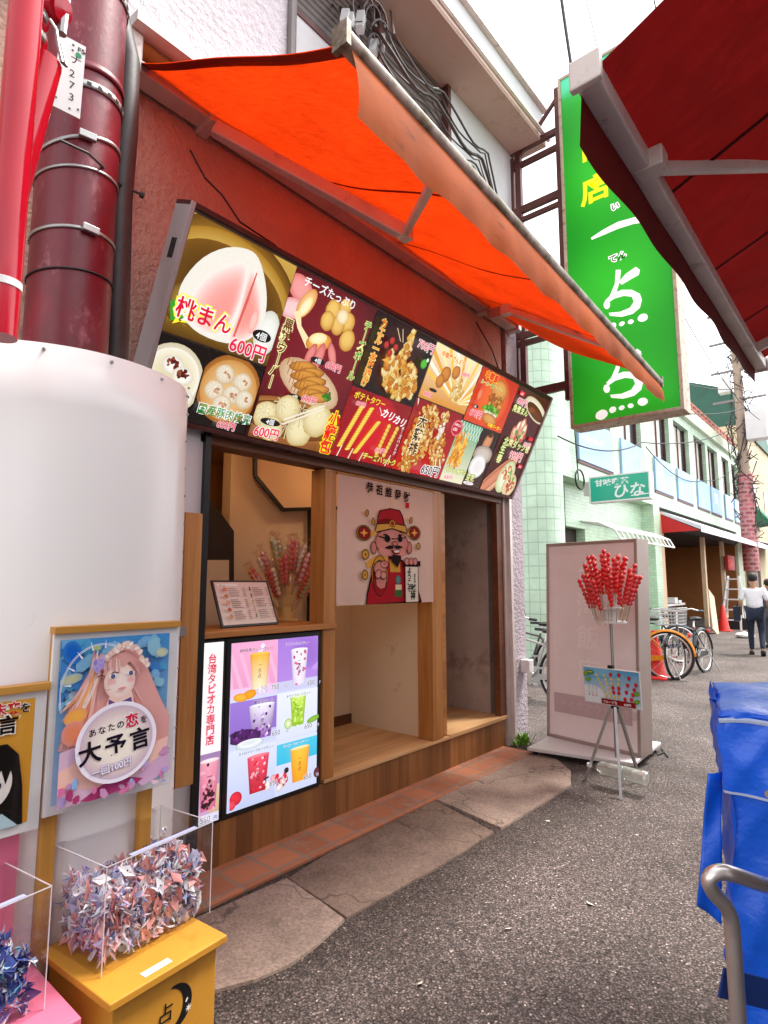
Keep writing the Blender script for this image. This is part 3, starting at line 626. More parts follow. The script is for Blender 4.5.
# --- steamed pork dumplings
a = tile(.270, .01, .606, .390); a.rect(0, 0, 1, 1, '#120b07'); a.ell(.5, .55, .49, .48, '#c9873a', '#9a5a20', 0, 30); a.ell(.5, .54, .44, .42, '#e3b878', '#c98d48', 0, 30)
for x, y in ((.35, .74), (.68, .70), (.24, .5), (.55, .5), (.78, .48), (.42, .34)): dumpling(a, x, y, .135, '#efe4cf', '#c7ad86')
for x, y in ((.35, .74), (.68, .70), (.24, .5), (.55, .5), (.78, .48), (.42, .34)): a.blobs(x, y, .05, .04, 6, .022, ['#d9a27c', '#c98a64'])
a.text('国産豚肉焼売', .03, .17, .15, '#1d8f3c', .012, ((.06, '#ffffff'),), sx=.95); price(a, '600円', .42, .03, .12); a.build('menu_picture', PR_E, mb_)
# --- cheese balls / brown sugar rolls / soup dumplings
a = tile(.614, .01, 1.250, .935); a.rect(0, 0, 1, 1, '#2a060a', '#5c0d16'); a.ell(.5, .6, .5, .5, '#7a1420', '#4a0a12', 0, 30)
a.ell(.10, .90, .10, .07, '#f2a3a0', '#d86a62', -.4); a.ell(.07, .78, .10, .06, '#f6cfd0', '#e08b88', .2); a.ell(.2, .84, .05, .10, '#f5c88a', '#d88a3a', -.4); a.ell(.2, .82, .03, .07, '#fff2c8', '#f5d58a', -.4)
a.line([(.13, .78), (.2, .7), (.36, .62)], [.05, .03, .05], '#f6e3b0')
for x, y, r in ((.50, .87, .062), (.62, .92, .05), (.70, .84, .06), (.60, .80, .055), (.76, .74, .065), (.47, .80, .055)): a.ell(x, y, r, r * 1.1, '#eec56a', '#b97a22', 0, 18, wob=.06, hx=-.25, hy=.3)
a.ell(.62, .86, .05, .05, '#f7e9c0', '#d8a75a'); a.ell(.45, .66, .10, .055, '#f2b45a', '#c97a24', .35); a.ell(.43, .68, .07, .035, '#fff0c4', '#f2cf80', .35)
a.ell(.50, .58, .035, .09, '#e98a86', '#c45a56', -.1); a.ell(.64, .62, .03, .08, '#eb908a', '#c45a56', .6); a.ell(.40, .58, .03, .07, '#e98a86', '#b9504c', -.3)
a.text('チーズたっぷり', .10, .93, .062, '#ffffff', .015, rot=-.0); a.text('チーズボール', .90, .855, .066, '#2f9a3a', .02, ((.05, '#fff6a0'),), vert=True)
a.ell(.50, .555, .06, .02, '#111111'); a.text('4個', .465, .542, .035, '#ffffff'); price(a, '600円', .60, .535, .055)
a.text('黒糖ウーパー', .03, .66, .072, '#6a3a12', .02, ((.06, '#fff9b0'),), vert=True, step=.95)
a.ell(.50, .40, .27, .12, '#e6cdb0', '#c39a72', -.25)
for i, (x, y) in enumerate(((.36, .49), (.47, .47), (.40, .44), (.52, .425), (.46, .39), (.58, .385), (.52, .345), (.63, .34))):
    a.ell(x, y, .105, .034, '#d9963c', '#8a4c14', .22, 16, wob=.1, hx=0, hy=.4)
    asp = a.box[3] / a.box[2]
    for k in range(4): a.line([((x / asp) - .06 + k * .04, y - .02), ((x / asp) - .055 + k * .04, y + .022)], .006, '#a9641f')
a.blobs(.72, .36, .03, .02, 10, .018, ['#5aa02c', '#3c7a1c']); price(a, '600円', .44, .295, .05); a.ell(.36, .30, .055, .018, '#111111'); a.text('4個', .325, .289, .03, '#ffffff')
a.ell(.42, .12, .44, .16, '#a3622e', '#6e3a14', 0, 30); a.ell(.42, .155, .42, .13, '#c98a4c', '#8f5522', 0, 30); a.ell(.42, .15, .37, .11, '#8a4f22', '#6a3814', 0, 30)
for x, y, r in ((.12, .15, .085), (.32, .22, .085), (.20, .08, .08), (.52, .10, .095), (.68, .20, .11)): dumpling(a, x, y, r, '#f0e3b6', '#c2a866')
for s in (0, .03): a.line([(.30, .12 + s), (.71, .285 + s * .7)], .011, '#efe6d4')
a.ell(.17, .115, .075, .022, '#111111'); a.text('4個', .125, .10, .04, '#ffffff'); price(a, '600円', .03, .02, .075)
a.text('小籠包', .80, .205, .105, '#f01020', .02, ((.07, YEL),), vert=True, step=.92); a.build('menu_picture', PR_E, mb_)
# --- fried leg on a dark ground
a = tile(1.254, .465, 1.872, .935); a.rect(0, 0, 1, 1, '#190a0c', '#100808'); a.ell(.5, .5, .6, .5, '#3a1212', '#190a0c', 0, 30)
FRY = ['#e8b04a', '#d68c28', '#f2cf7c', '#c8741c', '#f6dc9c']
for x, y, rx, ry, n in ((.60, .86, .05, .12, 20), (.58, .70, .07, .1, 22), (.56, .48, .17, .2, 80), (.72, .40, .13, .16, 50), (.35, .42, .06, .18, 24), (.45, .22, .1, .12, 30), (.82, .26, .07, .15, 28), (.62, .16, .16, .14, 50)): a.blobs(x, y, rx, ry, n, .05, FRY)
for x in (.74, .80): a.line([(x / (a.box[3] / a.box[2]), .15), (x / (a.box[3] / a.box[2]) - .0 + .05, -.0)], .022, '#f4ead6')
a.text('カエル一本唐揚げ', .05, .83, .125, '#f07818', .02, ((.06, '#ffe27a'),), vert=True, step=.9); a.text('700円', .66, .80, .15, '#e8183c', .01, ((.05, '#ffffff'),))
a.ell(.86, .62, .07, .07, '#56c03c', '#2c8a20'); a.ell(.90, .69, .03, .03, '#ffffff', '#56c03c'); a.line([(.8 / .76, .5), (.87 / .76, .6)], .012, '#f0e0b0')
for x, y in ((.28, .72), (.36, .66), (.22, .64), (.3, .56)): a.ell(x, y, .05, .05, '#c8382c', '#6a1612', hx=-.3, hy=.3)
a.line([(.22 / .76, .9), (.3 / .76, .76)], .012, '#e9d2a8'); a.line([(.28 / .76, .92), (.33 / .76, .76)], .012, '#e9d2a8'); a.poly([(.22, .44), (.30, .50), (.34, .42)], '#e8a53a'); a.build('menu_picture', PR_E, mb_)
# --- potato sticks on red
a = tile(1.254, .01, 1.864, .460); a.rect(0, 0, 1, 1, '#a80c1c', '#8a0916'); a.ell(.5, .5, .5, .5, '#d01526', '#a80c1c', 0, 30)
def spiral(a, x0, y0, x1, y1, n, r):
    for k in range(n):
        t = k / (n - 1); a.ell(x0 + (x1 - x0) * t, y0 + (y1 - y0) * t, r, r * .45, '#f8dc5c', '#d79a1c', .35, 12)
asp = a.box[3] / a.box[2]
for x0, y0, x1, y1 in ((.10, .16, .22, .76), (.22, .14, .36, .78), (.34, .12, .52, .62)):
    a.line([(x0 / asp, y0 + .02), ((x0 - .02) / asp, .0)], .02, '#f0e2c0'); spiral(a, x0, y0, x1, y1, 17, .055)
for x0, x1 in ((.66, .70), (.78, .84)):
    a.line([(x0 / asp, .2), ((x0 - .03) / asp, .02)], .02, '#f0e2c0')
    for k in range(8): a.ell(x0 + (x1 - x0) * k / 7, .18 + .062 * k, .042, .042, '#f3cf62', '#c98a22', hx=-.3, hy=.3)
a.text('ポテトタワー', .04, .86, .11, '#f7e23a', .02, ((.04, '#8c0a12'),)); price(a, '600円', .10, .77, .08); a.text('カリカリ', .50, .74, .15, '#ffffff', .03, ((.05, '#c01020'),), rot=-.12, shear=.2); a.text('＼', .45, .75, .11, '#ffffff', .02)
a.text('チーズハットグ', .45, .06, .11, '#fff06a', .02, ((.05, '#3a7a20'),)); price(a, '600円', .60, .2, .09); a.text('チーズハットグ', .9, .62, .07, '#ffffff', .01, vert=True, step=.95); a.build('menu_picture', PR_E, mb_)
# --- big chicken cutlet
a = tile(1.872, .01, 2.452, .535); a.rect(0, 0, 1, 1, '#c00e1e', '#8f0a14'); CUT = ['#e2a344', '#d08a2c', '#f0c478', '#c07420', '#f4d69a', '#b86818']
for x, y, rx, ry, n in ((.34, .70, .26, .28, 130), (.26, .40, .25, .3, 130), (.18, .18, .18, .2, 70), (.62, .48, .17, .2, 70), (.72, .28, .15, .16, 60), (.56, .86, .08, .1, 26)): a.blobs(x, y, rx, ry, n, .035, CUT)
a.blobs(.56, .68, .05, .14, 26, .03, ['#f6efe2', '#efe0c8']); a.line([(.66, .30), (.72, .16)], .02, '#f4ead6'); a.line([(.74, .30), (.82, .18)], .02, '#f4ead6')
a.ell(.86, .80, .13, .12, '#f8e0e0', '#e83048', n=30); a.ell(.86, .80, .11, .10, '#c8102a', '#a80c20'); a.text('10枚以上', .775, .83, .045, '#ffffff', .01); a.text('650', .785, .755, .065, '#ffffff', .01)
a.text('大鶏排', .06, .66, .19, '#120c0a', .02, ((.06, '#f9e7b8'),), vert=True, step=1.0); a.text('650円', .44, .05, .17, '#1a0c0c', .015, ((.06, '#ffffff'),)); a.build('menu_picture', PR_E, mb_)
# --- french fries and balls
a = tile(1.880, .545, 2.470, .935); a.rect(0, 0, 1, 1, '#d88f2a', '#f3e6c2'); asp = a.box[3] / a.box[2]
for k in range(16):
    t = -1.2 + k * .17; a.line([(.5 / asp + sin(t) * .05, .15), (.5 / asp + sin(t) * 1.1, .25 + cos(t) * 1.0)], [.03, .09], ['#f2c450', '#f8f2e0', '#e8a83a', '#fae7a8'][k % 4])
for x, y, r in ((.34, .55, .14), (.52, .66, .12), (.28, .40, .12)): a.ell(x, y, r, r * 1.05, '#d68a38', '#8f4c14', wob=.08, hx=-.3, hy=.3)
a.blobs(.66, .36, .17, .2, 60, .05, ['#e9bd6a', '#d59a3e', '#f3d798']); a.ell(.2, .2, .12, .03, '#111111'); a.text('中華屋でんがな', .12, .82, .11, '#f06a10', .02, ((.06, '#fff2b0'),)); price(a, '600円', .62, .66, .1); price(a, '600円', .05, .06, .1); a.build('menu_picture', PR_E, mb_)
# --- burger
a = tile(2.480, .510, 3.058, .935); a.rect(0, 0, 1, 1, '#d8441c', '#c22a14'); a.ell(.5, .5, .55, .5, '#f0682a', '#d8441c', 0, 30)
a.ell(.57, .72, .30, .20, '#e2a052', '#a8641e', -.15, hy=.4); a.blobs(.55, .50, .27, .12, 60, .05, ['#c87a28', '#e0a24a', '#a85c18']); a.blobs(.52, .33, .28, .07, 50, .045, ['#5ab62e', '#8ad04a', '#3c8c1c']); a.blobs(.54, .27, .24, .03, 20, .03, ['#f8efe0', '#f0dcc0']); a.ell(.55, .17, .27, .10, '#dfa055', '#9c5a1c', -.1)
a.text('中華風', .08, .84, .15, '#e01020', .03, ((.06, '#ffd23a'),)); a.text('ルーロー飯バーガー', .04, .72, .085, '#2a8a30', .01, ((.06, '#fff6a8'),)); a.ell(.12, .52, .07, .12, '#e88a60', '#d8441c'); price(a, '690円', .05, .12, .16); a.text('中華バーガー', .55, .04, .085, '#ffe21a', .03, ((.05, '#c01818'),)); a.ell(.13, .3, .08, .03, '#111111'); a.text('1個', .08, .275, .05, '#ffffff'); a.build('menu_picture', PR_E, mb_)
# --- seasoned fries
a = tile(2.460, .01, 2.775, .500); a.rect(0, 0, 1, 1, '#e9e2c4', '#5aa37a'); asp = a.box[3] / a.box[2]
for k in range(9): a.line([(-.1 + k * .12, .75), (.05 + k * .12, 1.)], .012, '#dff0e4'); a.line([(.05 + k * .12, .75), (-.1 + k * .12, 1.)], .012, '#dff0e4')
for k in range(70):
    x, y, t = R.uniform(.08, .8) / asp, R.uniform(.3, .78), R.uniform(-1.2, 1.2); L = .1; a.k -= .6; a.line([(x - sin(t) * L, y - cos(t) * L), (x + sin(t) * L, y + cos(t) * L)], .034, R.choice(['#e8a02c', '#f2bf54', '#c97818', '#d88a20']))
a.text('やみつきポテト', .04, .16, .10, '#f9f39a', .02, ((.06, '#4a8a24'),)); a.text('600円', .1, .04, .09, '#e83a50', .02, ((.05, '#ffffff'),)); a.build('menu_picture', PR_E, mb_)
# --- shaved dessert
a = tile(2.782, .01, 3.052, .500); a.rect(0, 0, 1, 1, '#3a211c', '#1c100e'); a.ell(.5, .80, .12, .18, '#d8946a', '#9c5a34', -.3); a.ell(.52, .93, .07, .04, '#3c1c10'); a.ell(.5, .58, .3, .16, '#cfc3b8', '#8a7568'); a.ell(.44, .36, .24, .21, '#f4f2f0', '#cfcac8', 0, 26, wob=.05); a.ell(.46, .36, .19, .17, '#e6e2e0', '#f8f6f4')
a.text('豆花', .06, .10, .13, '#f5f0a0', .02, ((.06, '#3a7a2c'),)); a.ell(.3, .05, .16, .03, '#f4e8e8'); a.text('カップ', .14, .03, .05, '#222222'); a.build('menu_picture', PR_E, mb_)
# --- buns and wraps
a = tile(3.062, .01, 3.628, .935); a.rect(0, 0, 1, 1, '#3a0910', '#4e0d16'); a.ell(.72, .86, .26, .085, '#f3ecd8', '#cdbd94', -.25); a.ell(.72, .845, .2, .055, '#6a3410', '#3c1a08', -.25); a.ell(.60, .85, .08, .03, '#8a4a1c', '#5a2a0c')
for i, (x, y) in enumerate(((.40, .63), (.50, .66), (.60, .62), (.34, .56))): a.ell(x, y, .05, .10, '#e0a48a', '#b04a34', -.3 + .2 * i); a.ell(x, y + .04, .03, .04, '#f6e8d4', '#d8b48c')
a.blobs(.48, .58, .12, .05, 20, .025, ['#d04a38', '#f0d8b0', '#5a9a3c', '#e8a884']); a.ell(.28, .12, .40, .10, '#e7b890', '#b0663c', .75, 26); a.ell(.23, .12, .33, .06, '#d88a6a', '#a04a30', .75); a.ell(.58, .17, .13, .17, '#eef0d2', '#b9c48a', -.35); a.ell(.78, .10, .12, .12, '#f2e8c8', '#c8a870', -.35); a.blobs(.58, .22, .09, .06, 24, .025, ['#d04a38', '#6ab03c', '#f0d0a0', '#e88a5a']); a.blobs(.78, .11, .08, .07, 24, .025, ['#d04a38', '#6ab03c', '#f0d0a0', '#c8643a'])
a.rect(.06, .925, .2, .965, '#e01428'); a.text('人気', .075, .932, .028, '#ffffff'); a.text('650円', .06, .85, .075, '#e8183c', .015, ((.05, '#ffffff'),)); a.text('角煮まん', .02, .775, .072, '#f4f5a8', .02, ((.06, '#3a7a20'),)); a.text('北京ダック巻', .12, .46, .085, '#f4f5a8', .02, ((.06, '#3a7a20'),)); a.rect(.80, .575, .93, .61, '#e01428'); a.text('650円', .70, .505, .06, '#e8183c', .015, ((.05, '#ffffff'),)); a.text('990円', .42, .355, .10, '#e8183c', .015, ((.05, '#ffffff'),)); a.text('生春', .10, .38, .09, '#f4f5a8', .02, ((.06, '#3a7a20'),), vert=True); a.rect(.80, .29, .93, .325, '#e01428'); a.text('人気', .815, .296, .026, '#ffffff')
a.build('menu_picture', PR_E, mb_)
# ================================================================ orange awning over the shop
AW, AX = V((FX + .02, 0, 4.045)), V((-1.2, 0, 3.06)); BA, BB = V((-1.16, 1.19, 3.125)), V((-1.275, 4.83, 3.03)); A0, A1 = 1.20, 5.06
CAN = cloth('orange canvas', '#c83a14', .55, .14, '#8a2c10', '#d03408')
VAL = cloth('faded orange canvas', '#a45020', .25, .3, '#54301c')
aw = thing('orange_awning', 'open orange canvas awning hanging over the lit menu board', 'awning', (FX, 3.1, 4.05))
def canopy(i, j):
    e = BA.lerp(BB, i) + V((-.01, 0, .02)); p = V((AW.x, A0 + (A1 - A0) * i, AW.z)).lerp(e, j); y = p.y; s = .045 * sin(pi * j) * (.75 + .25 * sin(i * 21)) + .012 * sin(j * 9 + i * 4) * sin(i * 13 + 1); return V((p.x, y, p.z - s + .006 * sin(i * 40 + j * 5)))
MB().grid(canopy, 60, 16).build('canopy', CAN, aw, True)
MB().tube([BA - V((0, .02, 0)), BB + V((0, .02, 0))], .033, 14).obox(BA - V((0, .03, 0)), V((.032, 0, 0)), V((0, .01, 0)), V((0, 0, .042))).obox(BB + V((0, .03, 0)), V((.032, 0, 0)), V((0, .01, 0)), V((0, 0, .042))).build('front_bar', mat('weathered bar', '#8d8378', .5, .5, .2, 12, dirt='#5a4f38', ds=7, dth=.5), aw, True)
def valance(i, j):
    y = A0 + (A1 - A0) * i; k = abs(2 * i - 1) ** 3; hang = .245 - .085 * i + .004 * sin(i * 23)
    e = BA.lerp(BB, i); y = e.y
    return V((e.x + .015 + (.006 * sin(i * 47) + .004 * sin(i * 90 + 2)) * j + .03 * sin(pi * j * .7), y, e.z - .03 - hang * j))
MB().grid(valance, 120, 5).build('valance', VAL, aw, True)
stp = cloth('canvas seam', '#8a2410', .3, .1, None, '#8a1402')
for f in (.27, .52, .77):
    b = MB(); P_ = [V(canopy(f, k / 16)) - V((0, 0, .003)) for k in range(17)]; b.add([p + V((0, s_, 0)) for p in P_ for s_ in (-.012, .012)], [(2 * k, 2 * k + 1, 2 * k + 3, 2 * k + 2) for k in range(16)]); b.build('seam', stp, aw)
P_ = [V(canopy(0, k / 16)) - V((0, 0, .004)) for k in range(17)]; b = MB(); b.add([p + V((0, s_, 0)) for p in P_ for s_ in (0, .05)], [(2 * k, 2 * k + 1, 2 * k + 3, 2 * k + 2) for k in range(16)]); b.build('hem', cloth('canvas hem', '#7a2410', .2, .1, None, '#7a1402'), aw)
MB().box(FX + .03, FX + .14, A0 - .05, A1 + .02, 3.92, 3.985).build('torsion_bar', MT['alu'], aw, bevel=.006)
MB().tube([(FX + .1, A0, 4.06), (FX + .1, A1, 4.06)], .05, 14).build('roller', VAL, aw, True)
MB().prism([V((FX, A0 - .06, 4.11)), V((FX, A0 - .06, 4.19)), V((FX + .22, A0 - .06, 4.15)), V((FX + .22, A0 - .06, 4.10))], (0, A1 - A0 + .1, 0)).build('hood', MT['whitem'], aw)
b = MB()
for y in (A0 - .03, 1.62, 4.52, A1): b = MB().box(FX, FX + .16, y - .035, y + .035, 3.90, 4.10); b.build('wall_bracket', MT['alu'], aw, bevel=.01)
def arm(s, e, t, name='folding_arm'):
    o = MB().bar(s, e, .06, .08).build(name, MT['alu'], aw, bevel=.01)
    MB().bar(e + V((0, 0, .0)), t, .035, .045).obox(e, V((.035, 0, 0)), V((0, .035, 0)), V((0, 0, .04))).build('forearm', MT['alu'], o, bevel=.008)
arm(V((-2.58, 1.62, 3.88)), V((-1.92, 2.44, 3.40)), V((-1.26, 1.80, 3.07)))
arm(V((-2.58, 4.52, 3.88)), V((-2.02, 3.78, 3.47)), V((-1.24, 4.30, 3.06)))
# thin cable hanging under the awning
tag(MB().tube([hz(190, 150, 2.9), hz(205, 178, 2.92), hz(222, 195, 2.95), hz(240, 222, 3.0), hz(276, 246, 3.2)], .005, 6).build('cable', MT['rubber']), 'thin dark cable dangling on the stucco above the peach bun picture', 'cable')
tag(MB().tube([onx(476, 322, -2.68), onx(492, 350, -2.68), onx(499, 370, -2.68)], .006, 6).build('cable', MT['rubber']), 'thin dark cable dropping behind the far right end of the menu board', 'cable')
# ================================================================ dark red awning across the lane
RX, RZ = -.452, 2.62; r0, r1 = onz(583, 85, RZ).y, onz(742, 368, RZ).y
ra = thing('red_awning', 'dark red canvas awning reaching in from the right above the lane', 'awning', (1.33, 2.4, 3.3))
RCAN = cloth('dark red canvas', '#741a1c', .26, .14, '#4c0c0c', '#7a1210')
def rcan(i, j): y = r0 + (r1 - r0) * i; t = j; return V((RX + .03 + (1.3 - RX) * t, y, RZ + .03 + .95 * t - .05 * sin(pi * t) + .004 * sin(i * 50)))
MB().grid(rcan, 40, 16).build('canopy', RCAN, ra, True)
MB().box(RX - .02, RX + .035, r0 - .02, r1 + .02, RZ - .025, RZ + .03).box(RX - .03, RX + .045, r0 - .04, r0 - .018, RZ - .035, RZ + .04).box(RX - .03, RX + .045, r1 + .018, r1 + .04, RZ - .035, RZ + .04).build('front_bar', MT['alu'], ra, bevel=.006)
def rval(i, j): y = r0 + (r1 - r0) * i; return V((RX - .012 - .005 * sin(i * 30) * j - .012 * j, y, RZ + .015 - (.165 - .10 * i + .05 * i * i + .004 * sin(i * 19)) * j))
MB().grid(rval, 80, 4).build('valance', cloth('dark red valance', '#5e1512', .2, .2, '#3c0c0a'), ra, True)
y1 = onz(648, 165, RZ).y; d_ = V((RX, y1, RZ)); e_ = onz(790, 166, RZ + .22)
e_ = onz(768, 166, RZ + .13); b = MB(); b.bar(d_, d_ + (e_ - d_) * 2.6, .028, .034).obox(d_ + V((.03, 0, 0)), V((.04, 0, 0)), V((0, .03, 0)), V((0, 0, .03))); b.build('folding_arm', MT['alu'], ra, bevel=.006)
b = MB().bar(V((RX, r1 - .25, RZ)), V((RX + .75, r1 + .0, RZ + .36)), .04, .05); b.build('folding_arm', MT['alu'], ra, bevel=.006)
b = MB()
stp = cloth('seam tape', '#4a0c0d', .1)
for i in (.25, .5, .75):
    P_ = [V(rcan(i, k / 16)) - V((0, 0, .004)) for k in range(17)]; b = MB(); b.add([p + V((0, s_, 0)) for p in P_ for s_ in (-.008, .008)], [(2 * k, 2 * k + 1, 2 * k + 3, 2 * k + 2) for k in range(16)]); b.build('seam', stp, ra)
# ================================================================ two menu screens
def screen(name, label, y0, y1, z0, z1, art_fn, rim=.03):
    t = thing(name, label, 'screen', (FX, (y0 + y1) / 2, z0)); x = FX - .012
    MB().box(x - .03, x + .018, y0, y1, z0, z1).build('case', MT['black'], t, bevel=.004)
    a = Art((x + .0205, y0, z0), (0, 1, 0), (0, 0, 1), .0002); a.frame(rim, rim, y1 - y0 - rim, z1 - z0 - rim); art_fn(a); a.whole(); a.build('display', PR_S, t); return t
def drink(a, cx, cy, w_, h_, top, bot, rim_, ice=None, name=''):
    """tapered cup; x in frame fraction, w/h in height units"""
    asp = a.box[3] / a.box[2]; W = w_ * asp
    def lvl(t): return W * (.36 + .14 * t)
    c0, c1 = lin(bot), lin(top); pts, cs, fs = [], [], []
    for k in range(9):
        t = k / 8; c = tuple(c0[i] * (1 - t) + c1[i] * t for i in range(3))
        for j, g in enumerate((-1, -.7, 0, .7, 1)):
            f = (.72, .95, 1.12, .95, .7)[j]; pts.append((cx + lvl(t) * g, cy + h_ * t)); cs.append(tuple(min(1, q * f) for q in c))
    for k in range(8):
        for j in range(4): fs.append((k * 5 + j, k * 5 + j + 1, k * 5 + 6 + j, k * 5 + 5 + j))
    a.put(pts, fs, cs)
    if ice:
        for k in range(26): t = R.random(); a.k -= .6; a.ell(cx + lvl(t) * R.uniform(-.8, .8), cy + h_ * t, .011, .009, R.choice(ice), None, R.random() * 3, 6, wob=.5)
    a.ell(cx, cy + h_, w_ * .5, h_ * .045, rim_, shade(rim_, .8)); a.ell(cx, cy + h_ * 1.01, w_ * .42, h_ * .03, shade(rim_, 1.1), rim_)
    a.text('一点点', cx - .018 * asp, cy + h_ * .62, h_ * .15, '#2a1a1c', .0, vert=True)
def big(a):
    def T(c, q, t, x, y, h=.021): a.text(t, x, y, h, c, .012, ((.05, q),) if q else ())
    a.rect(0, 0, 1, 1, '#cfd6f2')
    a.rect(0, .655, .50, 1, '#e79ac4', '#f0a8cf')
    for k in range(6): a.poly([(0 + k * .1, .655), (.05 + k * .1, .655), (.0 + k * .1, .86), (0, .86 - k * .0 + .05)] if k == 0 else [(k * .1, .70), (.04 + k * .1, .70), (k * .1 - .08, .93), (k * .1 - .12, .93)], '#f0b4d6')
    a.rect(0, .655, .5, .72, '#dccdf0', '#e8c0e0'); a.rect(.50, .655, 1, 1, '#b58ae0', '#a678d8'); a.rect(.50, .655, 1, .72, '#c9c8ea')
    a.line([(.30, .70), (.30, .93), (.34, .98)], .03, '#e6e2f8'); a.ell(.97, .82, .05, .06, '#c79ae8', '#b88ae0'); a.ell(.85, .9, .14, .12, '#9a6ace', '#a678d8')
    a.rect(0, .36, .50, .64, '#cdd2ee', '#9a78d0'); a.rect(0, .44, .5, .64, '#8f6ac8', '#9c78d2'); a.rect(.51, .35, 1, .645, '#d6dbf3', '#e4e8f6'); a.rect(0, 0, .5, .35, '#bcc6ea', '#d9def4'); a.rect(.51, 0, 1, .34, '#c8d0ee', '#d6dcf4'); a.rect(.51, .19, 1, .32, '#35b8de', '#48c4e4')
    drink(a, .30, .70, .16, .22, '#f5b021', '#f7e3c0', '#f5c04a'); drink(a, .76, .69, .15, .23, '#efe8f8', '#e2d8f2', '#f6f2fb', ['#d4638a', '#b84a78', '#f2e4f0'])
    a.ell(.19, .675, .055, .028, '#f4a31c', '#d8800c', .15); a.ell(.10, .665, .055, .026, '#f7b63a', '#e08a10', -.1); a.blobs(.32, .69, .05, .02, 14, .012, ['#f4f0fa', '#e0d4ee'])
    drink(a, .33, .395, .20, .205, '#e9e2f4', '#7a3aa0', '#f3eef8', ['#5a1a78', '#7a2a98', '#e8dff2', '#c9a8dc']); a.ell(.14, .425, .13, .045, '#5a1c70', '#2e0c3c', -.05); a.blobs(.12, .44, .08, .02, 20, .016, ['#4a1460', '#7a3a94', '#2c0a38']); a.ell(.20, .375, .11, .03, '#e8eef2', '#b4c0cc'); a.ell(.20, .385, .09, .02, '#d9dfe6', '#f4f6f8')
    drink(a, .74, .42, .14, .19, '#bfe052', '#9cc832', '#e2f0b4', ['#d6ee8c', '#8ab822']); a.ell(.62, .445, .034, .034, '#e9f4c0', '#7ab024'); a.ell(.62, .445, .02, .02, '#f4f8da', '#a8d050'); a.ell(.93, .44, .06, .02, '#8cc038', '#5c8c1c', .2)
    drink(a, .29, .075, .17, .22, '#f2506a', '#b3122a', '#f07a8c', ['#f9a0ac', '#d8283c', '#fbd0d4']); a.blobs(.50, .10, .08, .05, 24, .022, ['#e8304a', '#f6b0b8', '#c81830', '#fbe8ea']); a.ell(.06, .08, .045, .04, '#ec2c42', '#a81024', hx=-.3, hy=.3); a.ell(.02, .05, .03, .03, '#f04a5c', '#b81428')
    drink(a, .76, .06, .17, .215, '#f8bf3c', '#f59a14', '#fbe0a4'); a.ell(.60, .155, .02, .018, '#2a1c18'); a.line([(.35, .14), (.40, .15)], .012, '#3a2a24'); a.ell(.98, .08, .035, .035, '#6a2438', '#3c0c1c')
    T('#4a2a4c', '#f6cfe2', '桃林芒果(マンゴーグルト)', .06, .945, .022); T('#7a3aa8', '#f3e8fb', 'ドリアンミルクティー', .56, .955, .022); T('#3c1c50', '#e8dcf6', '紫玉芋ホール', .22, .615, .026); T('#3a3a4c', '#f2f4fb', 'キウイフルーツティー', .58, .615, .022); T('#3a3450', '#e6eaf8', 'ストロベリーフルーツティー', .07, .325, .021); T('#ffffff', '#5a7a98', 'マンゴーフルーツティー', .55, .302, .021)
    for t, x, y in (('750', .40, .685), ('650', .83, .675), ('650', .42, .395), ('650', .80, .39), ('650', .40, .09), ('650', .80, .06)): a.text(t, x, y, .045, '#3a3444', .0, ((.05, '#f2f2fa'),)); a.text('円', x + .155, y, .022, '#3a3444', .0, ((.05, '#f2f2fa'),))
def narrow(a):
    a.rect(0, 0, 1, 1, '#f4e6ee', '#fbf4f6'); a.text('台湾タピオカ専門店', .22, .885, .058, '#d8304a', .02, ((.08, '#f9c9d2'),), vert=True, step=.98, sx=1.)
    a.rect(0, .0, 1, .38, '#c9a2c8', '#9a7aa8'); a.rect(.5, 0, 1, .2, '#caa07a', '#d9c0a8'); a.rect(0, 0, 1, .05, '#d8d4ec'); asp = a.box[3] / a.box[2]
    drink(a, .45, .07, .13, .27, '#e79ab0', '#d8688c', '#f4d8e0', ['#3a1420', '#5a2030', '#e8a8bc']); a.blobs(.45, .12, .05, .05, 18, .014, ['#2a0c14', '#4a1a24']); a.text('550', .05, .012, .045, '#30304a', .0, ((.05, '#ffffff'),)); a.text('円', .72, .012, .025, '#30304a')
screen('menu_screen', 'wide lit screen showing six iced drinks below the counter', 1.895, 2.585, .232, 1.158, big)
screen('menu_screen', 'narrow lit screen with red upright lettering beside the drinks screen', 1.742, 1.892, .232, 1.158, narrow, .016)
# ================================================================ door curtain with a robed figure
cu = thing('door_curtain', 'split white door curtain printed with a red robed bearded figure', 'curtain', (FX, 3.23, 2.15))
NX = FX + .02; NY0, NY1, NZ0, NZ1 = 2.703, 3.765, 1.305, 2.165; NM = (NY0 + NY1) / 2 + .01
def wav(y, z): t = (NZ1 - z) / (NZ1 - NZ0); return (.0035 * sin(y * 11) + .0015 * sin(y * 33 + 1)) * (.25 + t)
NOR = cloth('white curtain cloth', '#e4cabc', .35, .05)
for ya, yb in ((NY0, NM - .004), (NM + .004, NY1)):
    MB().grid(lambda i, j: V((NX + wav(ya + (yb - ya) * i, NZ0 + (NZ1 - NZ0) * j), ya + (yb - ya) * i, NZ0 + (NZ1 - NZ0) * j)), 40, 14).build('panel', NOR, cu, True)
MB().tube([(NX, NY0 - .01, NZ1 + .005), (NX, NY1 + .01, NZ1 + .005)], .008, 8).build('rod', MT['wood_y'], cu)
a = Art((NX + .0045, NY0, NZ0), (0, 1, 0), (0, 0, 1), .00016); a.warp = lambda X, Y: wav(NY0 + X, NZ0 + Y) + .001; a.frame(0, 0, NY1 - NY0, NZ1 - NZ0)
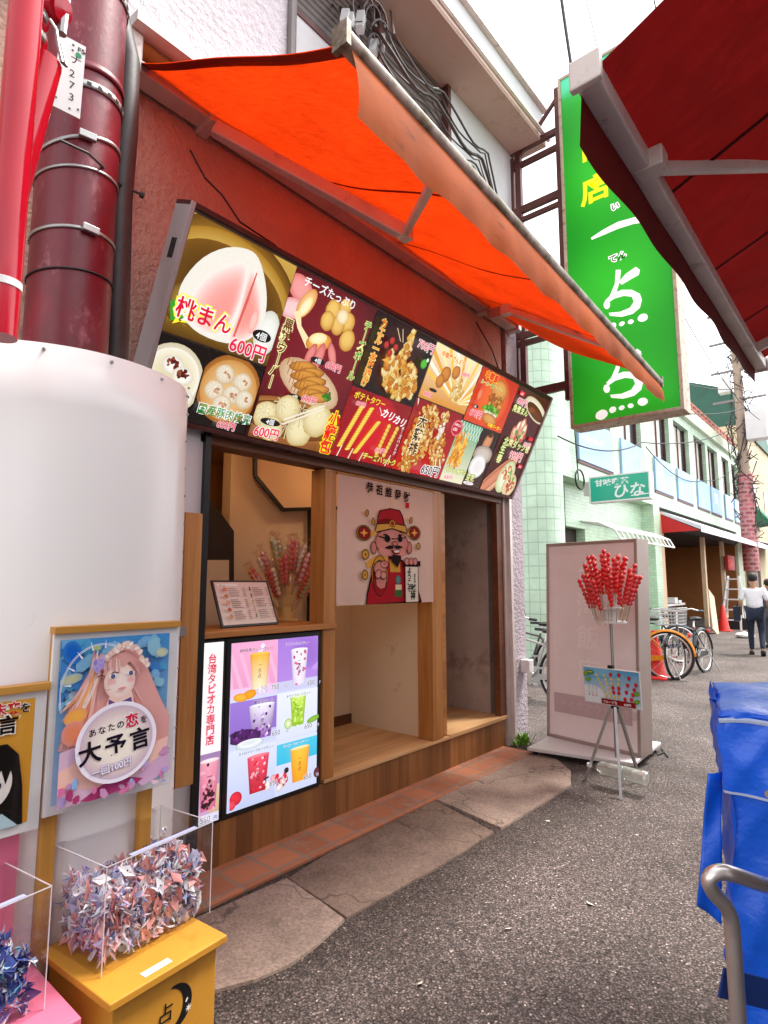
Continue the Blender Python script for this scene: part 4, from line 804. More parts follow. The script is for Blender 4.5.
nx = lambda x: (x - 20) / 630.; ny = lambda y, x=350: 1 - (y - (85 + (x - 20) * .157)) / ((940 - (x - 20) * .05) - (85 + (x - 20) * .157))
def N(*p): return [(nx(x), ny(y, x)) for x, y in p]
K = '#241516'
for i, t in enumerate('恭祖誰發財'): a.text(t, .25 + i * .098, .90 - .006 * i, .092, K, .022, shear=.1)
a.rect(*N((440, 295))[0], *N((465, 262))[0], '#c8282c')
def E(x, y, rx, ry, c, e=None, rot=0, ol=True, n=22, wob=0):
    s, sx_ = 1 / 840., 1 / 511.
    if ol: a.ell(nx(x), ny(y, x), (rx + 3.5) * sx_, (ry + 5) * s, K, None, rot, n)
    a.ell(nx(x), ny(y, x), rx * sx_, ry * s, c, e, rot, n, wob=wob)
RED, DR, GO = '#b3202a', '#7c1218', '#e0a94a'
a.poly(N((178, 935), (185, 860), (230, 640), (330, 620), (420, 640), (505, 760), (550, 905), (545, 915), (330, 925)), K); a.poly(N((186, 930), (194, 862), (236, 650), (330, 630), (415, 650), (498, 765), (540, 900), (330, 918)), RED)
a.poly(N((178, 660), (240, 615), (320, 610), (322, 660), (250, 665), (190, 700)), GO)
a.poly(N((330, 640), (400, 640), (405, 720), (335, 720)), '#d9a23e'); a.ell(nx(390), ny(770, 390), .034, .038, '#5a9a98', '#3a7270'); a.rect(*N((365, 880))[0], *N((415, 835))[0], '#3f7040'); a.rect(*N((370, 835))[0], *N((412, 800))[0], '#e9dcae')
E(265, 740, 52, 130, GO, '#c98a2c', 0); E(265, 760, 44, 118, '#8e161c', '#a81e26', 0); a.poly(N((240, 760), (310, 760), (300, 820), (270, 830), (245, 810)), '#d98a80')
E(225, 565, 16, 40, '#d98c80', '#c07066'); E(462, 560, 16, 42, '#d98c80', '#c07066')
E(345, 530, 108, 95, '#e0998c', '#d28478', 0)
E(300, 585, 42, 38, '#e39a90', '#d98c80', 0, False); E(400, 590, 40, 36, '#e39a90', '#d98c80', 0, False)
a.poly(N((238, 440), (252, 350), (262, 318), (330, 300), (400, 312), (420, 350), (440, 440)), K); a.poly(N((245, 438), (258, 352), (268, 324), (330, 307), (394, 318), (412, 352), (432, 438)), RED); a.poly(N((250, 400), (260, 380), (300, 370), (345, 375), (345, 398), (300, 395)), DR)
a.poly(N((228, 470), (242, 405), (345, 395), (440, 410), (452, 470), (345, 440)), K); a.poly(N((234, 460), (246, 412), (345, 403), (434, 417), (445, 460), (345, 432)), GO); E(347, 402, 20, 22, GO, '#c48a2a'); E(347, 402, 8, 9, '#b3202a')
for x, y in ((165, 470), (497, 460)):
    E(x, y, 42, 48, GO, '#c48a2a'); E(x, y, 34, 40, '#a3222a', '#8a161c'); a.poly(N(*[(x + (26 if k % 2 == 0 else 9) * cos(k * pi / 4), y + (28 if k % 2 == 0 else 10) * sin(k * pi / 4)) for k in range(8)]), '#f0c050')
a.poly(N((205, 462), (238, 455), (238, 485), (205, 488)), GO); a.poly(N((445, 455), (458, 455), (458, 480), (448, 482)), GO)
E(312, 503, 19, 25, '#141012', ol=False); E(398, 503, 16, 23, '#141012', ol=False); a.poly(N((255, 485), (295, 495), (295, 503), (255, 492)), K); a.poly(N((338, 500), (380, 498), (380, 504), (338, 507)), K); a.poly(N((415, 495), (440, 484), (440, 491), (416, 502)), K)
E(300, 478, 16, 6, K, ol=False); E(396, 478, 15, 6, K, ol=False); E(362, 535, 16, 14, '#d98878', '#c87466')
a.poly(N((300, 558), (330, 545), (352, 552), (350, 568), (322, 572), (298, 566)), K); a.poly(N((362, 552), (385, 545), (412, 552), (414, 560), (390, 568), (364, 566)), K)
a.poly(N((335, 578), (400, 572), (390, 602), (355, 606)), '#8a1418'); a.poly(N((352, 580), (395, 576), (388, 592), (360, 594)), '#f4ece6'); a.poly(N((330, 618), (350, 608), (400, 610), (405, 632), (380, 690), (340, 650)), K)
E(262, 700, 40, 48, '#dd9488', '#cf7e72'); E(290, 672, 24, 22, '#e09a8e', '#d08074'); E(292, 668, 12, 10, '#c9766a', ol=False); E(250, 735, 20, 26, '#e09a8e', '#d08074', .4); E(285, 742, 18, 24, '#e09a8e', '#d08074')
a.poly(N((415, 650), (535, 645), (535, 680), (415, 685)), K); a.poly(N((425, 680), (520, 680), (522, 912), (428, 918)), K); a.poly(N((430, 684), (516, 684), (517, 908), (432, 913)), '#efe6d2')
for x in (440, 468, 496): E(x, 650, 15, 24, '#e09a8e', '#d08074')
a.text('ようこそ', .665, .255, .058, K, .03, vert=True, step=.9); a.text('財神', .70, .10, .07, K, .03, vert=True, step=.95); a.text('また来てね', .735, .22, .036, K, .02, vert=True, step=.9)
for x, y, rx, ry, r in ((178, 340, 7, 20, -.3), (215, 395, 8, 22, .15), (467, 378, 8, 22, -.6), (520, 548, 12, 22, -.35), (168, 610, 20, 30, .5), (165, 742, 15, 30, .1)): E(x, y, rx, ry, GO, '#b98528', r); E(x, y, rx * .3, ry * .3, '#8a5a1c', None, r, False)
a.build('printed_figure', printed('curtain print', 0, .8, .1, .05, 30, .25), cu)
# ================================================================ brown steel frame and the tall green sign
SY = 5.20
fr = thing('sign_frame', 'brown steel bracket frame joining the green sign to the building corner', 'frame', (-2.7, SY, 3.3))
b = MB(); zt = ony(515, 155, SY).z; zb = ony(514, 400, SY).z
for x, za, zc in ((-2.70, zb - .12, zt), (-2.62, zb - .1, zt + .1), (-2.17, zb - .1, 6.4)): b.box(x - .03, x + .03, SY + .02, SY + .07, za, zc)
for p, q, w_ in (((502, 156), (562, 133), .06), ((509, 168), (563, 146), .05), ((518, 209), (566, 190), .07), ((520, 218), (566, 204), .04), ((509, 338), (562, 326), .06), ((509, 346), (562, 336), .05), ((512, 396), (569, 383), .08)):
    P, Q = ony(*p, SY), ony(*q, SY); P.y = Q.y = SY + .045; P.x = -2.7; Q.x = -2.12; b.bar(P, V((Q.x, Q.y, P.z)), .044, w_)
b.bar(V((-2.7, SY + .045, zt - .1)), V((-2.15, SY + .045, zt + .45)), .03, .03).box(-2.74, -2.66, SY - .02, SY + .1, zb - .2, zb - .1)
b.build('bars', MT['brown'], fr)
gs = thing('green_sign', 'tall bright green hanging sign with white brush lettering', 'sign', (-2.1, SY, 2.85))
g0, g1 = ony(574, 431, SY), ony(681, 412, SY); GXa, GXb, GZa, GZb = -2.115, -1.205, 2.90, 6.42
MB().box(GXa, GXb, SY + .004, SY + .20, GZa, GZb).build('case', MT['alu'], gs)
b = MB().box(GXa - .03, GXa, SY - .012, SY + .21, GZa - .03, GZb + .03).box(GXb, GXb + .03, SY - .012, SY + .21, GZa - .03, GZb + .03).box(GXa, GXb, SY - .012, SY + .21, GZa - .03, GZa).box(GXa, GXb, SY - .012, SY + .21, GZb, GZb + .03)
b.build('rim', mat('rusty cream rim', '#b8a793', .5, .2, .12, 5, dirt='#8a4a2c', ds=16, dth=.58), gs, bevel=.004)
a = Art((GXa, SY + .0035, GZa), (1, 0, 0), (0, 0, 1), .0004)
W_, H_ = GXb - GXa, GZb - GZa; a.frame(0, 0, W_, H_); nx_, ny_ = 8, 30; pts, cs, fs = [], [], []
for j in range(ny_ + 1):
    for i in range(nx_ + 1):
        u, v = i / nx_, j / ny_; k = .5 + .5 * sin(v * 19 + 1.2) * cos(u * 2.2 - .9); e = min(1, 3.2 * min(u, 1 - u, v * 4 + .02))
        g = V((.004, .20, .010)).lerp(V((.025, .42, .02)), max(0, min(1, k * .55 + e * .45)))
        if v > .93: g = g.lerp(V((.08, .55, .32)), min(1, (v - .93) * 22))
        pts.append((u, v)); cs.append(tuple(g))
for j in range(ny_):
    for i in range(nx_): q = j * (nx_ + 1) + i; fs.append((q, q + 1, q + nx_ + 2, q + nx_ + 1))
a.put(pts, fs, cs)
def gp(x, y): p = a_full.px(x, y); return (p[0] / W_, p[1] / H_)
a_full = a
WHT = '#f4f6f2'
def gs_(px): return [gp(*q) for q in px]
x, y = gp(581, 206); a.text('店', x, y + .003, .082, '#e8e21a', .03)
x, y = gp(581, 165); a.text('門', x, y + .012, .082, '#e8e21a', .03); x, y = gp(581, 122); a.text('専', x, y + .022, .082, '#e8e21a', .03)
x, y = gp(611, 211); a.text('い', x, y, .022, '#1a3a1c', .02, ((.12, WHT),)); x, y = gp(609, 263); a.text('てん', x, y, .022, '#1a3a1c', .02, ((.12, WHT),)); 
a.poly(gs_([(591, 238), (603, 230), (618, 222), (636, 217), (648, 218), (650, 222), (634, 224), (618, 229), (604, 235), (592, 240)]), WHT)
def dot(px, py, r, sx=1., rot=0): x, y = gp(px, py); a.ell(x, y, r * sx, r, WHT, None, rot, 20, wob=.06)
for oy in (0, 84):
    f = lambda l: gs_([(x + (1.5 if oy else 0), y + oy - (0 if oy == 0 else 2)) for x, y in l])
    a.poly(f([(616, 270), (621, 270), (620, 281), (616, 294), (610, 296), (615, 284)]), WHT)
    a.poly(f([(619, 282), (626, 274), (636, 267), (640, 270), (639, 275), (630, 280), (622, 285)]), WHT)
    a.poly(f([(605, 301), (612, 294), (622, 290), (632, 290), (640, 294), (642, 300), (640, 308), (633, 314), (622, 317), (610, 316), (609, 313), (620, 312), (630, 308), (634, 302), (632, 297), (624, 296), (614, 299), (607, 304)]), WHT)
    for q, r, sx, ro in (((607, 305 + oy), .0115, .7, .2), ((613, 326 + oy), .008, 1.1, .2), ((622, 324 + oy), .006, 1.2, .2), ((631, 322 + oy), .006, 1.2, -.2), ((643, 318 + oy), .010, 1.2, -.2), ((602, 331 + oy), .0125, 1.25, .2)): dot(q[0], q[1], r, sx, ro)
a.whole(); m_, n_, l_, o_ = newmat('emissive green acrylic'); at = n_.new('ShaderNodeAttribute'); at.attribute_name = 'Col'; p_ = bsdf(n_, .35, 0, .3); l_.new(at.outputs[0], p_.inputs['Base Color']); l_.new(at.outputs[0], p_.inputs['Emission Color']); p_.inputs['Emission Strength'].default_value = .62 * GAIN; l_.new(p_.outputs[0], o_.inputs[0])  # emission added to brighten the green; the sign is not clearly lit
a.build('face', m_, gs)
# ================================================================ wheeled white sign standing in the lane
AYW = -radians(10.5); AU = V((cos(AYW), sin(AYW), 0)); AN = V((sin(AYW), -cos(AYW), 0)); AO = V((-2.475, 5.19, .075))
sg = thing('standing_sign', 'blank faded pinkish standing sign on a white base at the corner', 'sign', (-2.0, 5.2, 0))
AWD, AHT = .885, 1.74; up = V((.03, .0, 1)).normalized(); 
ce = AO + AU * (AWD / 2) + up * (AHT / 2) - AN * .09
MB().obox(ce, AU * (AWD / 2 - .02), AN * .085, up * (AHT / 2 - .02)).build('body', mat('sign side', '#a5958f', .5, .2, .08, 3), sg)
b = MB()
for u, v, hu, hv in ((AWD / 2, .014, AWD / 2, .014), (AWD / 2, AHT - .014, AWD / 2, .014), (.014, AHT / 2, .014, AHT / 2), (AWD - .014, AHT / 2, .014, AHT / 2)): b.obox(AO + AU * u + up * v - AN * .09, AU * hu, AN * .096, up * hv)
b.build('frame', mat('sign frame', '#b4a39c', .35, .5, .06, 4), sg, bevel=.004)
a = Art(AO + AN * -.004, AU, up, .0006); a.frame(.028, .028, AWD - .028, AHT - .028); a.rect(0, 0, 1, 1, '#f3e6e6', '#ecdedd'); a.rect(.05, .12, .95, .95, '#f5e9e9', '#f0e2e1')
for i, t in enumerate('台湾飯店'): a.text(t, .34, .80 - .165 * i, .135, '#faf2f0', .01)
a.rect(.06, .12, .95, .22, '#c9b1b6'); a.text('テイクアウトできます', .12, .15, .05, '#d6c2c4', .01); a.whole(); a.build('panel', printed('faded panel', 0, .32, .4, .05, 5), sg)
P = [onz(*q, .075) for q in ((527, 747), (634, 763), (661, 742))]; P.append(P[0] + P[2] - P[1]); b = MB().prism([V((q.x, q.y, .045)) for q in P], (0, 0, .03)); b.build('base', MT['whitem'], sg, bevel=.006)
cc = sum(P, V((0, 0, 0))) / 4
for q in P:
    c = q.lerp(cc, .12); MB().lathe([(.02, -.012), (.022, 0), (.02, .012)], (c.x, c.y, .0225), 12, AU).build('caster', MT['rubber'], sg)
tag(MB().tube([onz(648, 742, .09), onz(652, 748, .03), onz(658, 755, .01), onz(664, 752, .01), onz(661, 748, .01), onz(668, 757, .008)], .006, 6).build('power_cable', MT['rubber']), 'short black power cable curled beside the standing sign base', 'cable')
# ================================================================ tripod with candied strawberry skewers
TX, TY = -1.597, 4.47
tr = thing('skewer_tripod', 'metal tripod stand with a wire basket holding red candied skewers', 'stand', (TX, TY, 0))
MB().tube([(TX, TY, .20), (TX, TY, 1.16)], .0115, 10).tube([(TX, TY, .2), (TX, TY, .66)], .015, 10).build('pole', MT['steel'], tr, True)
for px in ((585, 780), (621, 800), (641, 783)):
    f = onz(*px); k = V((TX, TY, .555)); d = (f - k); MB().bar(k + V((d.x * .12, d.y * .12, 0)), f, .018, .018).build('leg', MT['steel'], tr)
b = MB().lathe([(.0, .545), (.03, .545), (.03, .575), (.0, .575)], (TX, TY, 0), 12).lathe([(.0, .70), (.022, .70), (.022, .735), (0, .735)], (TX, TY, 0), 12).tube([(TX - .0, TY, .72), (TX - .05, TY - .02, .72)], .005, 6); b.build('collar', MT['black'], tr)
HZ = ony(615, 622, TY).z
b = MB()
for z, r in ((HZ, .11), (HZ + .1, .095), (HZ + .19, .07)): b.lathe([(r * .1, -.006), (r, -.006), (r, .006), (r * .1, .006)], (TX, TY, z), 28)
b.lathe([(.045, 0), (.075, .2)], (TX, TY, HZ), 16, None, False); b.build('holder', MT['white'], tr)
b = MB()
for k in range(14): t = 2 * pi * k / 14; b.tube([(TX + .107 * cos(t), TY + .107 * sin(t), HZ), (TX + .145 * cos(t), TY + .145 * sin(t), HZ + .13)], .0025, 5)
b.build('wire', MT['steel'], tr)
CANDY = mat('sugar glazed strawberry', '#d40f12', .12, 0, .25, 30, spec=.8); STK = mat('bamboo stick', '#c9a97a', .7)
sk0 = thing('fruit_skewer', 'shiny red candied strawberry skewer standing in the wire holder of the tripod', 'skewer', (0, 0, 0), 'candied strawberry skewers in the tripod holder')
MB().tube([(0, 0, -.02), (0, 0, .36)], .0025, 5).build('stick', STK, sk0)
b = MB()
for k in range(7): b.ball((R.uniform(-.003, .003), R.uniform(-.003, .003), .125 + k * .0335), .0172 * R.uniform(.88, 1.08), 9, (1, 1, 1.1))
b.build('fruit', CANDY, sk0, True)
n_s = 0
for ring, (rr, n, tilt, dz) in enumerate(((.095, 15, .36, .0), (.088, 12, .27, .075), (.062, 9, .20, .13), (.03, 5, .10, .16))):
    for k in range(n):
        t = 2 * pi * (k + .5 * ring) / n + R.uniform(-.1, .1); o = sk0 if n_s == 0 else copy_tree(sk0); n_s += 1
        o.location = (TX + rr * cos(t), TY + rr * sin(t), HZ + dz + R.uniform(-.03, .035)); tl = tilt + R.uniform(-.06, .06)
        o.rotation_euler = V((cos(t) * sin(tl), sin(t) * sin(tl), cos(tl))).to_track_quat('Z', 'Y').to_euler()
# card hung on the tripod
CP = [ony(*q, TY - .03) for q in ((585, 701), (645, 705), (642, 660), (582, 658))]
PWc = .44; cu_ = V((cos(-.17), sin(-.17), 0)); cv = V((0, -.08, 1)).normalized(); co = CP[0] + V((.0, 0, .0))
cd = thing('price_card', 'pale blue price card picturing fruit skewers, hung on the tripod', 'card', tuple(co))
HC = .262; nC = cu_.cross(cv); MB().obox(co + cu_ * PWc / 2 + cv * HC / 2 - nC * .003, cu_ * PWc / 2, nC * .0025, cv * HC / 2).build('card', MT['white'], cd)
a = Art(co, cu_, cv, .0003); a.frame(.006, .006, PWc - .006, HC - .006); a.rect(0, 0, 1, 1, '#d6ecf4', '#4fa3d4'); a.ell(.3, .9, .6, .2, '#7cc0e2', '#62b0da'); a.ell(.1, .2, .5, .3, '#e8f4f6', '#d6ecf4')
asp = a.box[3] / a.box[2]
for (x0, y0, x1, y1, cols) in ((.26, .80, .44, .24, 'yyyyyy'), (.42, .82, .53, .24, 'yyyyyy'), (.55, .86, .60, .24, 'ryyrry'), (.71, .88, .68, .24, 'ryyrry'), (.90, .82, .80, .22, 'rrrr'), (1.02, .66, .92, .24, 'rrrr')):
    a.line([(x0 / asp, y0 + .06), (x1 / asp, y1 - .1)], .012, '#d9c08a')
    for k, c_ in enumerate(cols): t = k / (len(cols) - 1); rr = .06 if len(cols) == 4 or c_ == 'r' else .048; a.ell((x0 + (x1 - x0) * t) * .93, y0 + (y1 - y0) * t, rr * .85, rr, '#e0203a' if c_ == 'r' else '#f0dc82', '#9c0c20' if c_ == 'r' else '#cba83c', hx=-.3, hy=.3)
for x, y in ((.06, .82), (.10, .66), (.96, .42), (.95, .2)): a.ell(x, y, .09, .06, '#7ab83c', '#3f8424', .4)
a.ell(.13, .88, .14, .06, '#3c7a2c', '#2a5c1e'); a.text('旬の果実', .055, .86, .055, '#f4f08a', .01)
for i, c_ in enumerate(('#3a4a5c', '#a03a6a', '#c84a7c')):
    for j in range(5): a.text('いちごの飴'[j], .09 + .07 * i, .48 - .07 * j, .055, c_, .01)
a.rect(.33, .02, .93, .17, '#8a1018'); a.text('フルーツ飴', .36, .055, .085, '#ffffff', .02); a.text('600円', .73, .05, .085, '#ffffff', .025); a.whole(); a.build('print', PR_G, cd)
tag(MB().obox(co + cu_ * PWc / 2 + V((0, 0, HC + .005)) - nC * .0, cu_ * .02, nC * .012, V((0, 0, .016))).build('clip', MT['black'], cd))
def frosted(name, col, f):
    m, n, l, out = newmat(name); tr = n.new('ShaderNodeBsdfTransparent'); p = bsdf(n, .15, 0, .6); p.inputs['Base Color'].default_value = (*col, 1); mx = n.new('ShaderNodeMixShader'); mx.inputs[0].default_value = f; l.new(tr.outputs[0], mx.inputs[1]); l.new(p.outputs[0], mx.inputs[2]); l.new(mx.outputs[0], out.inputs[0]); return m
# two water bottles hung under the tripod as weights
PET = clear('clear bottle plastic', (.9, .92, .9), .8, .08); WAT = frosted('water behind plastic', (.80, .78, .74), .45)
for lab, p0, p1 in (('clear plastic bottle of water lying left under the tripod', (594, 766), (616, 771)), ('clear plastic bottle of water lying right under the tripod', (616, 770), (640, 777))):
    A_, B_ = ony(*p0, TY - .05), ony(*p1, TY - .08); ax = (B_ - A_).normalized(); L = .25; bt = thing('water_bottle', lab, 'bottle', tuple(A_), 'bottles hung under the tripod as weights')
    MB().lathe([(.014, -.035), (.014, 0), (.03, .03), (.052, .06), (.052, .09), (.049, .1), (.052, .11), (.052, .22), (.045, .235), (.0, .23)], A_, 18, ax).build('bottle', PET, bt, True)
    MB().lathe([(.0, .03), (.026, .034), (.046, .064), (.046, .22), (0, .225)], A_, 16, ax).build('water', WAT, bt, True)
    MB().lathe([(0, -.05), (.017, -.05), (.017, -.028), (0, -.028)], A_, 12, ax).build('cap', MT['white'], bt)
# ================================================================ fortune posters, cabinets, clear boxes
OCH = mat('ochre painted wood', '#c98c2e', .45, 0, .1, 4, .08, 60, '#b27820', 6, .66); OCHE = wood('ochre batten', '#b0782c', '#cf9a4a', 'y'); OCHV = wood('ochre upright', '#b0782c', '#cf9a4a', 'z')
PINK = mat('pink painted wood', '#e0708e', .4, 0, .06, 4)
cab = thing('paper_cabinet', 'ochre wooden cabinet with a black moon painted on its side', 'cabinet', (-1.491, .745, 0))
MB().box(-1.852, -1.491, .745, 1.094, .433, .453).build('top', OCH, cab, bevel=.003)
MB().box(-1.83, -1.512, .765, 1.074, .0, .432).build('body', OCH, cab, bevel=.003)
a = Art((-1.5115, .765, 0), (0, 1, 0), (0, 0, 1), .0004); q0 = a.px(188, 984); 
def cres(cx, cy, r):
    P = [(cx + r * cos(t), cy + r * sin(t)) for t in [(-1.9 + 3.6 * k / 24) for k in range(25)]]; Q = [(cx - .36 * r + r * .86 * cos(t), cy + .02 * r + r * .9 * sin(t)) for t in [(1.45 - 2.95 * k / 24) for k in range(25)]]; return P + Q
c_ = a.px(178, 1010); a.poly(cres(c_[0], c_[1], .055), '#121010')
s_ = a.px(193, 1010); a.poly([(s_[0] + (.011 if k % 2 == 0 else .004) * cos(k * pi / 8), s_[1] + (.011 if k % 2 == 0 else .004) * sin(k * pi / 8)) for k in range(16)], '#f2ead8'); s_ = a.px(191, 1002); a.ell(s_[0], s_[1], .003, .006, '#f2ead8', None, -.5, 10)
t_ = a.px(163, 1024); a.text('占', t_[0] - .01, t_[1] - .006, .05, '#121010', .01); a.build('painted_moon', printed('painted moon', 0, .5), cab)
a = Art((0, 0, .4533), (0, 1, 0), (-1, 0, 0), .0003); MB().box(-1.535, -1.512, .85, .93, .4535, .4545).build('label_strip', MT['white'], cab); cab.rotation_euler = (0, 0, radians(4.5))
# upright battens that carry the posters
for nm, lab, y0, y1, z1 in (('poster_upright', 'ochre upright batten behind the left side of the clear box', .70, .74, 1.32), ('poster_upright', 'ochre upright batten behind the right side of the clear box', .985, 1.025, 1.32)):
    tag(MB().box(-1.868, -1.842, y0, y1, 0, z1).build(nm, OCHV, None, bevel=.002), lab, 'batten')
def poster(name, label, y0, y1, z0, z1, fn, X=-1.81):
    t = thing(name, label, 'poster', (X, (y0 + y1) / 2, z0)); MB().box(X - .012, X, y0, y1, z0, z1 - .012).build('board', MT['white'], t, bevel=.001)
    MB().box(X - .028, X + .012, y0 - .002, y1 + .004, z1 - .012, z1 + .008).build('batten', OCHE, t, bevel=.001)
    a = Art((X + .0008, y0, z0), (0, 1, 0), (0, 0, 1), .00022); a.frame(.018, .026, y1 - y0 - .030, z1 - z0 - .030); fn(a); a.whole(); a.build('print', PR_G, t)
    MB().obox((X + .016, (y0 + y1) / 2, (z0 + z1) / 2 - .006), V((.001, 0, 0)), V((0, (y1 - y0) / 2 - .004, 0)), V((0, 0, (z1 - z0) / 2 - .012))).build('cover', clear('poster sleeve', (.99, .99, .99), .12, .05), t)
def fortune(a):
    asp = a.box[3] / a.box[2]
    q = lambda x, y: ((x - 105) / 515., 1 - (y - (110 - (x - 105) * .09)) / (790.))            # from the poster as photographed
    def E(x, y, rx, ry, c, e=None, rot=0, **k): u, v = q(x, y); a.ell(u, v, rx * 1.14 / 790., ry / 790., c, e, rot, **k)
    def Pp(l, c): a.poly([q(*p) for p in l], c)
    a.rect(0, 0, 1, 1, '#a9c6e8', '#4a9ad8')
    for k in range(60): E(R.uniform(110, 610), R.uniform(90, 480), R.uniform(20, 60), R.uniform(15, 45), R.choice(['#5ab0e0', '#8ac4ea', '#4a90d8', '#9ad0e4', '#7ab8e0', '#c8d4f0']), None, R.random() * 3, wob=.3)
    E(150, 170, 40, 60, '#1668d0', '#3a8ad8', .3); E(150, 300, 50, 26, '#d8d8a8', '#9cc4d8', .2); E(570, 170, 34, 26, '#dfe0b0', '#a8c8d8'); E(255, 145, 20, 14, '#c0d060', '#88b8c8')
    for r in (250, 244): 
        P = [(355 + r * cos(t), 380 - r * 1.05 * sin(t)) for t in [k * pi / 40 for k in range(-4, 45)]]; a.line([(q(*p)[0] / asp, q(*p)[1]) for p in P], .004, '#e8eef8')
    for k in range(16): t = k * 2 * pi / 16; a.line([((q(355 + 190 * cos(t), 330 - 190 * sin(t))[0]) / asp, q(355 + 190 * cos(t), 330 - 190 * sin(t))[1]), ((q(355 + 235 * cos(t), 330 - 235 * sin(t))[0]) / asp, q(355 + 235 * cos(t), 330 - 235 * sin(t))[1])], [.012, .001], '#f0f2f8')
    HA = ['#e8b0a8', '#e0988e', '#f0c8bc', '#d88a84', '#f2d4c4', '#e6a49c']
    Pp([(110, 640), (130, 540), (230, 380), (290, 200), (370, 120), (450, 150), (500, 260), (560, 400), (620, 520), (620, 700), (300, 640)], '#e2a49c')
    for k in range(120):
        sd = R.choice((-1, 1)); x0 = 370 + sd * R.uniform(30, 95); y0 = R.uniform(150, 280); x1 = 360 + sd * R.uniform(120, 250); y1 = R.uniform(420, 640); xm = (x0 + x1) / 2 - sd * 40; a.k -= .7
        P = [(x0 + (xm - x0) * 2 * t * (1 - t) * 1. + (x1 - x0) * t * t + (xm - x0) * 0, y0 + (y1 - y0) * t) for t in [i / 6 for i in range(7)]]; a.line([(q(*p)[0] / asp, q(*p)[1]) for p in P], [.006, .012, .018, .02, .018, .012, .003], R.choice(HA + ['#f4a86a', '#e88a5a'] if sd < 0 else HA))
    E(170, 480, 50, 40, '#f2b04a', '#e89a6a', .3); E(165, 560, 50, 60, '#e88a62', '#e0988e')
    Pp([(310, 400), (330, 350), (410, 350), (425, 400), (430, 440), (300, 440)], '#f0cfc2'); Pp([(310, 405), (350, 430), (415, 400), (420, 430), (310, 440)], '#6a4a8a')
    E(357, 315, 73, 92, '#f8e4da', '#f0cabc', .08, n=30); E(320, 320, 22, 16, '#f2b4b0', '#f6d8cc'); E(410, 308, 20, 16, '#f2b0ac', '#f4d0c4')
    Pp([(275, 300), (285, 220), (330, 170), (390, 165), (450, 215), (450, 290), (430, 250), (400, 215), (370, 245), (340, 228), (310, 250), (292, 280)], '#e0a49a')
    for k in range(30): x = R.uniform(290, 440); a.k -= .7; a.line([(q(x, 175 + abs(x - 365) * .3)[0] / asp, q(x, 175 + abs(x - 365) * .3)[1]), (q(x + (x - 365) * .15, 245 + abs(x - 365) * .3)[0] / asp, q(x + (x - 365) * .15, 245 + abs(x - 365) * .3)[1])], [.004, .01], R.choice(HA))
    for x, y in ((322, 290), (405, 274)): E(x, y, 20, 10, '#fdf6f4', '#e6d2d0', .1); E(x, y, 10, 11, '#5a6a9a', '#2a2a4a'); a.line([(q(x - 22, y - 4)[0] / asp, q(x - 22, y - 4)[1]), (q(x, y - 14)[0] / asp, q(x, y - 14)[1]), (q(x + 22, y - 8)[0] / asp, q(x + 22, y - 8)[1])], .007, '#5a3a44')
    a.line([(q(365, 300)[0] / asp, q(365, 300)[1]), (q(368, 330)[0] / asp, q(368, 330)[1])], .004, '#d8a498'); E(366, 352, 20, 7, '#e08a88', '#eab0a8', .08); a.line([(q(350, 351)[0] / asp, q(350, 351)[1]), (q(384, 350)[0] / asp, q(384, 350)[1])], .003, '#a85a5c')
    for k in range(26):
        t = k / 25; x = 285 + 195 * t; y = 205 - 75 * sin(pi * t) + R.uniform(-12, 12) + (25 if t > .8 else 0); E(x, y, 15, 12, R.choice(['#f6e4d8', '#f2d0c4', '#f8eee4', '#eac0b4']), '#e8c0b0', R.random() * 3, wob=.3)
    for k in range(8): E(245 + R.uniform(-22, 22), 225 + R.uniform(-28, 28), 17, 13, R.choice(['#a088d0', '#b8a4e0', '#8a78c4']), '#c0b0e4', R.random() * 3, wob=.3)
    for l, c in (([(105, 640), (230, 600), (300, 800), (200, 890), (80, 900)], '#d9b4cc'), ([(430, 820), (600, 640), (615, 800), (480, 860)], '#d0a8c8'), ([(85, 740), (180, 690), (330, 830), (240, 830), (90, 800)], '#eebcae'), ([(600, 620), (540, 640), (500, 720), (350, 830), (420, 815), (590, 700)], '#efc0b2'), ([(200, 880), (290, 820), (400, 800), (480, 820), (440, 850), (240, 890)], '#a83a6c')): Pp(l, c)
    for k in range(40): E(R.uniform(85, 600), R.uniform(640, 880), R.uniform(8, 30), R.uniform(6, 20), R.choice(['#e8c4dc', '#c890b8', '#f0d8e4', '#b8a0d8', '#8ab0e0', '#d870a0', '#a83a6c']), None, R.random() * 3, wob=.4)
    E(345, 615, 185, 200, '#e2d2ea', '#f4eef8', 0, n=40); E(345, 615, 166, 180, '#f6e6cc', '#cdb4c6', 0, n=40); E(345, 615, 130, 140, '#fbf2e0', '#e4cfd0', 0, n=40)
    def tx(s, x, y, h, c, bo, outs=(), **k): u, v = q(x, y); a.text(s, u, v, h, c, bo, outs, rot=.12, **k)
    for i, t in enumerate('あなたの'): tx(t, 214 + i * 41, 578 - i * 10, .052, '#2a1c24', .02)
    tx('恋', 375, 548, .094, '#d81a3c', .025, ((.05, '#ffffff'),)); tx('を', 446, 532, .052, '#2a1c24', .02)
    for i, t in enumerate('大予言'): tx(t, 178 + i * 112, 706 - i * 22, .145, '#1c1218', .025)
    tx('一回100円', 236, 772, .058, '#f4f0fa', .02, ((.05, '#a88cb8'),))
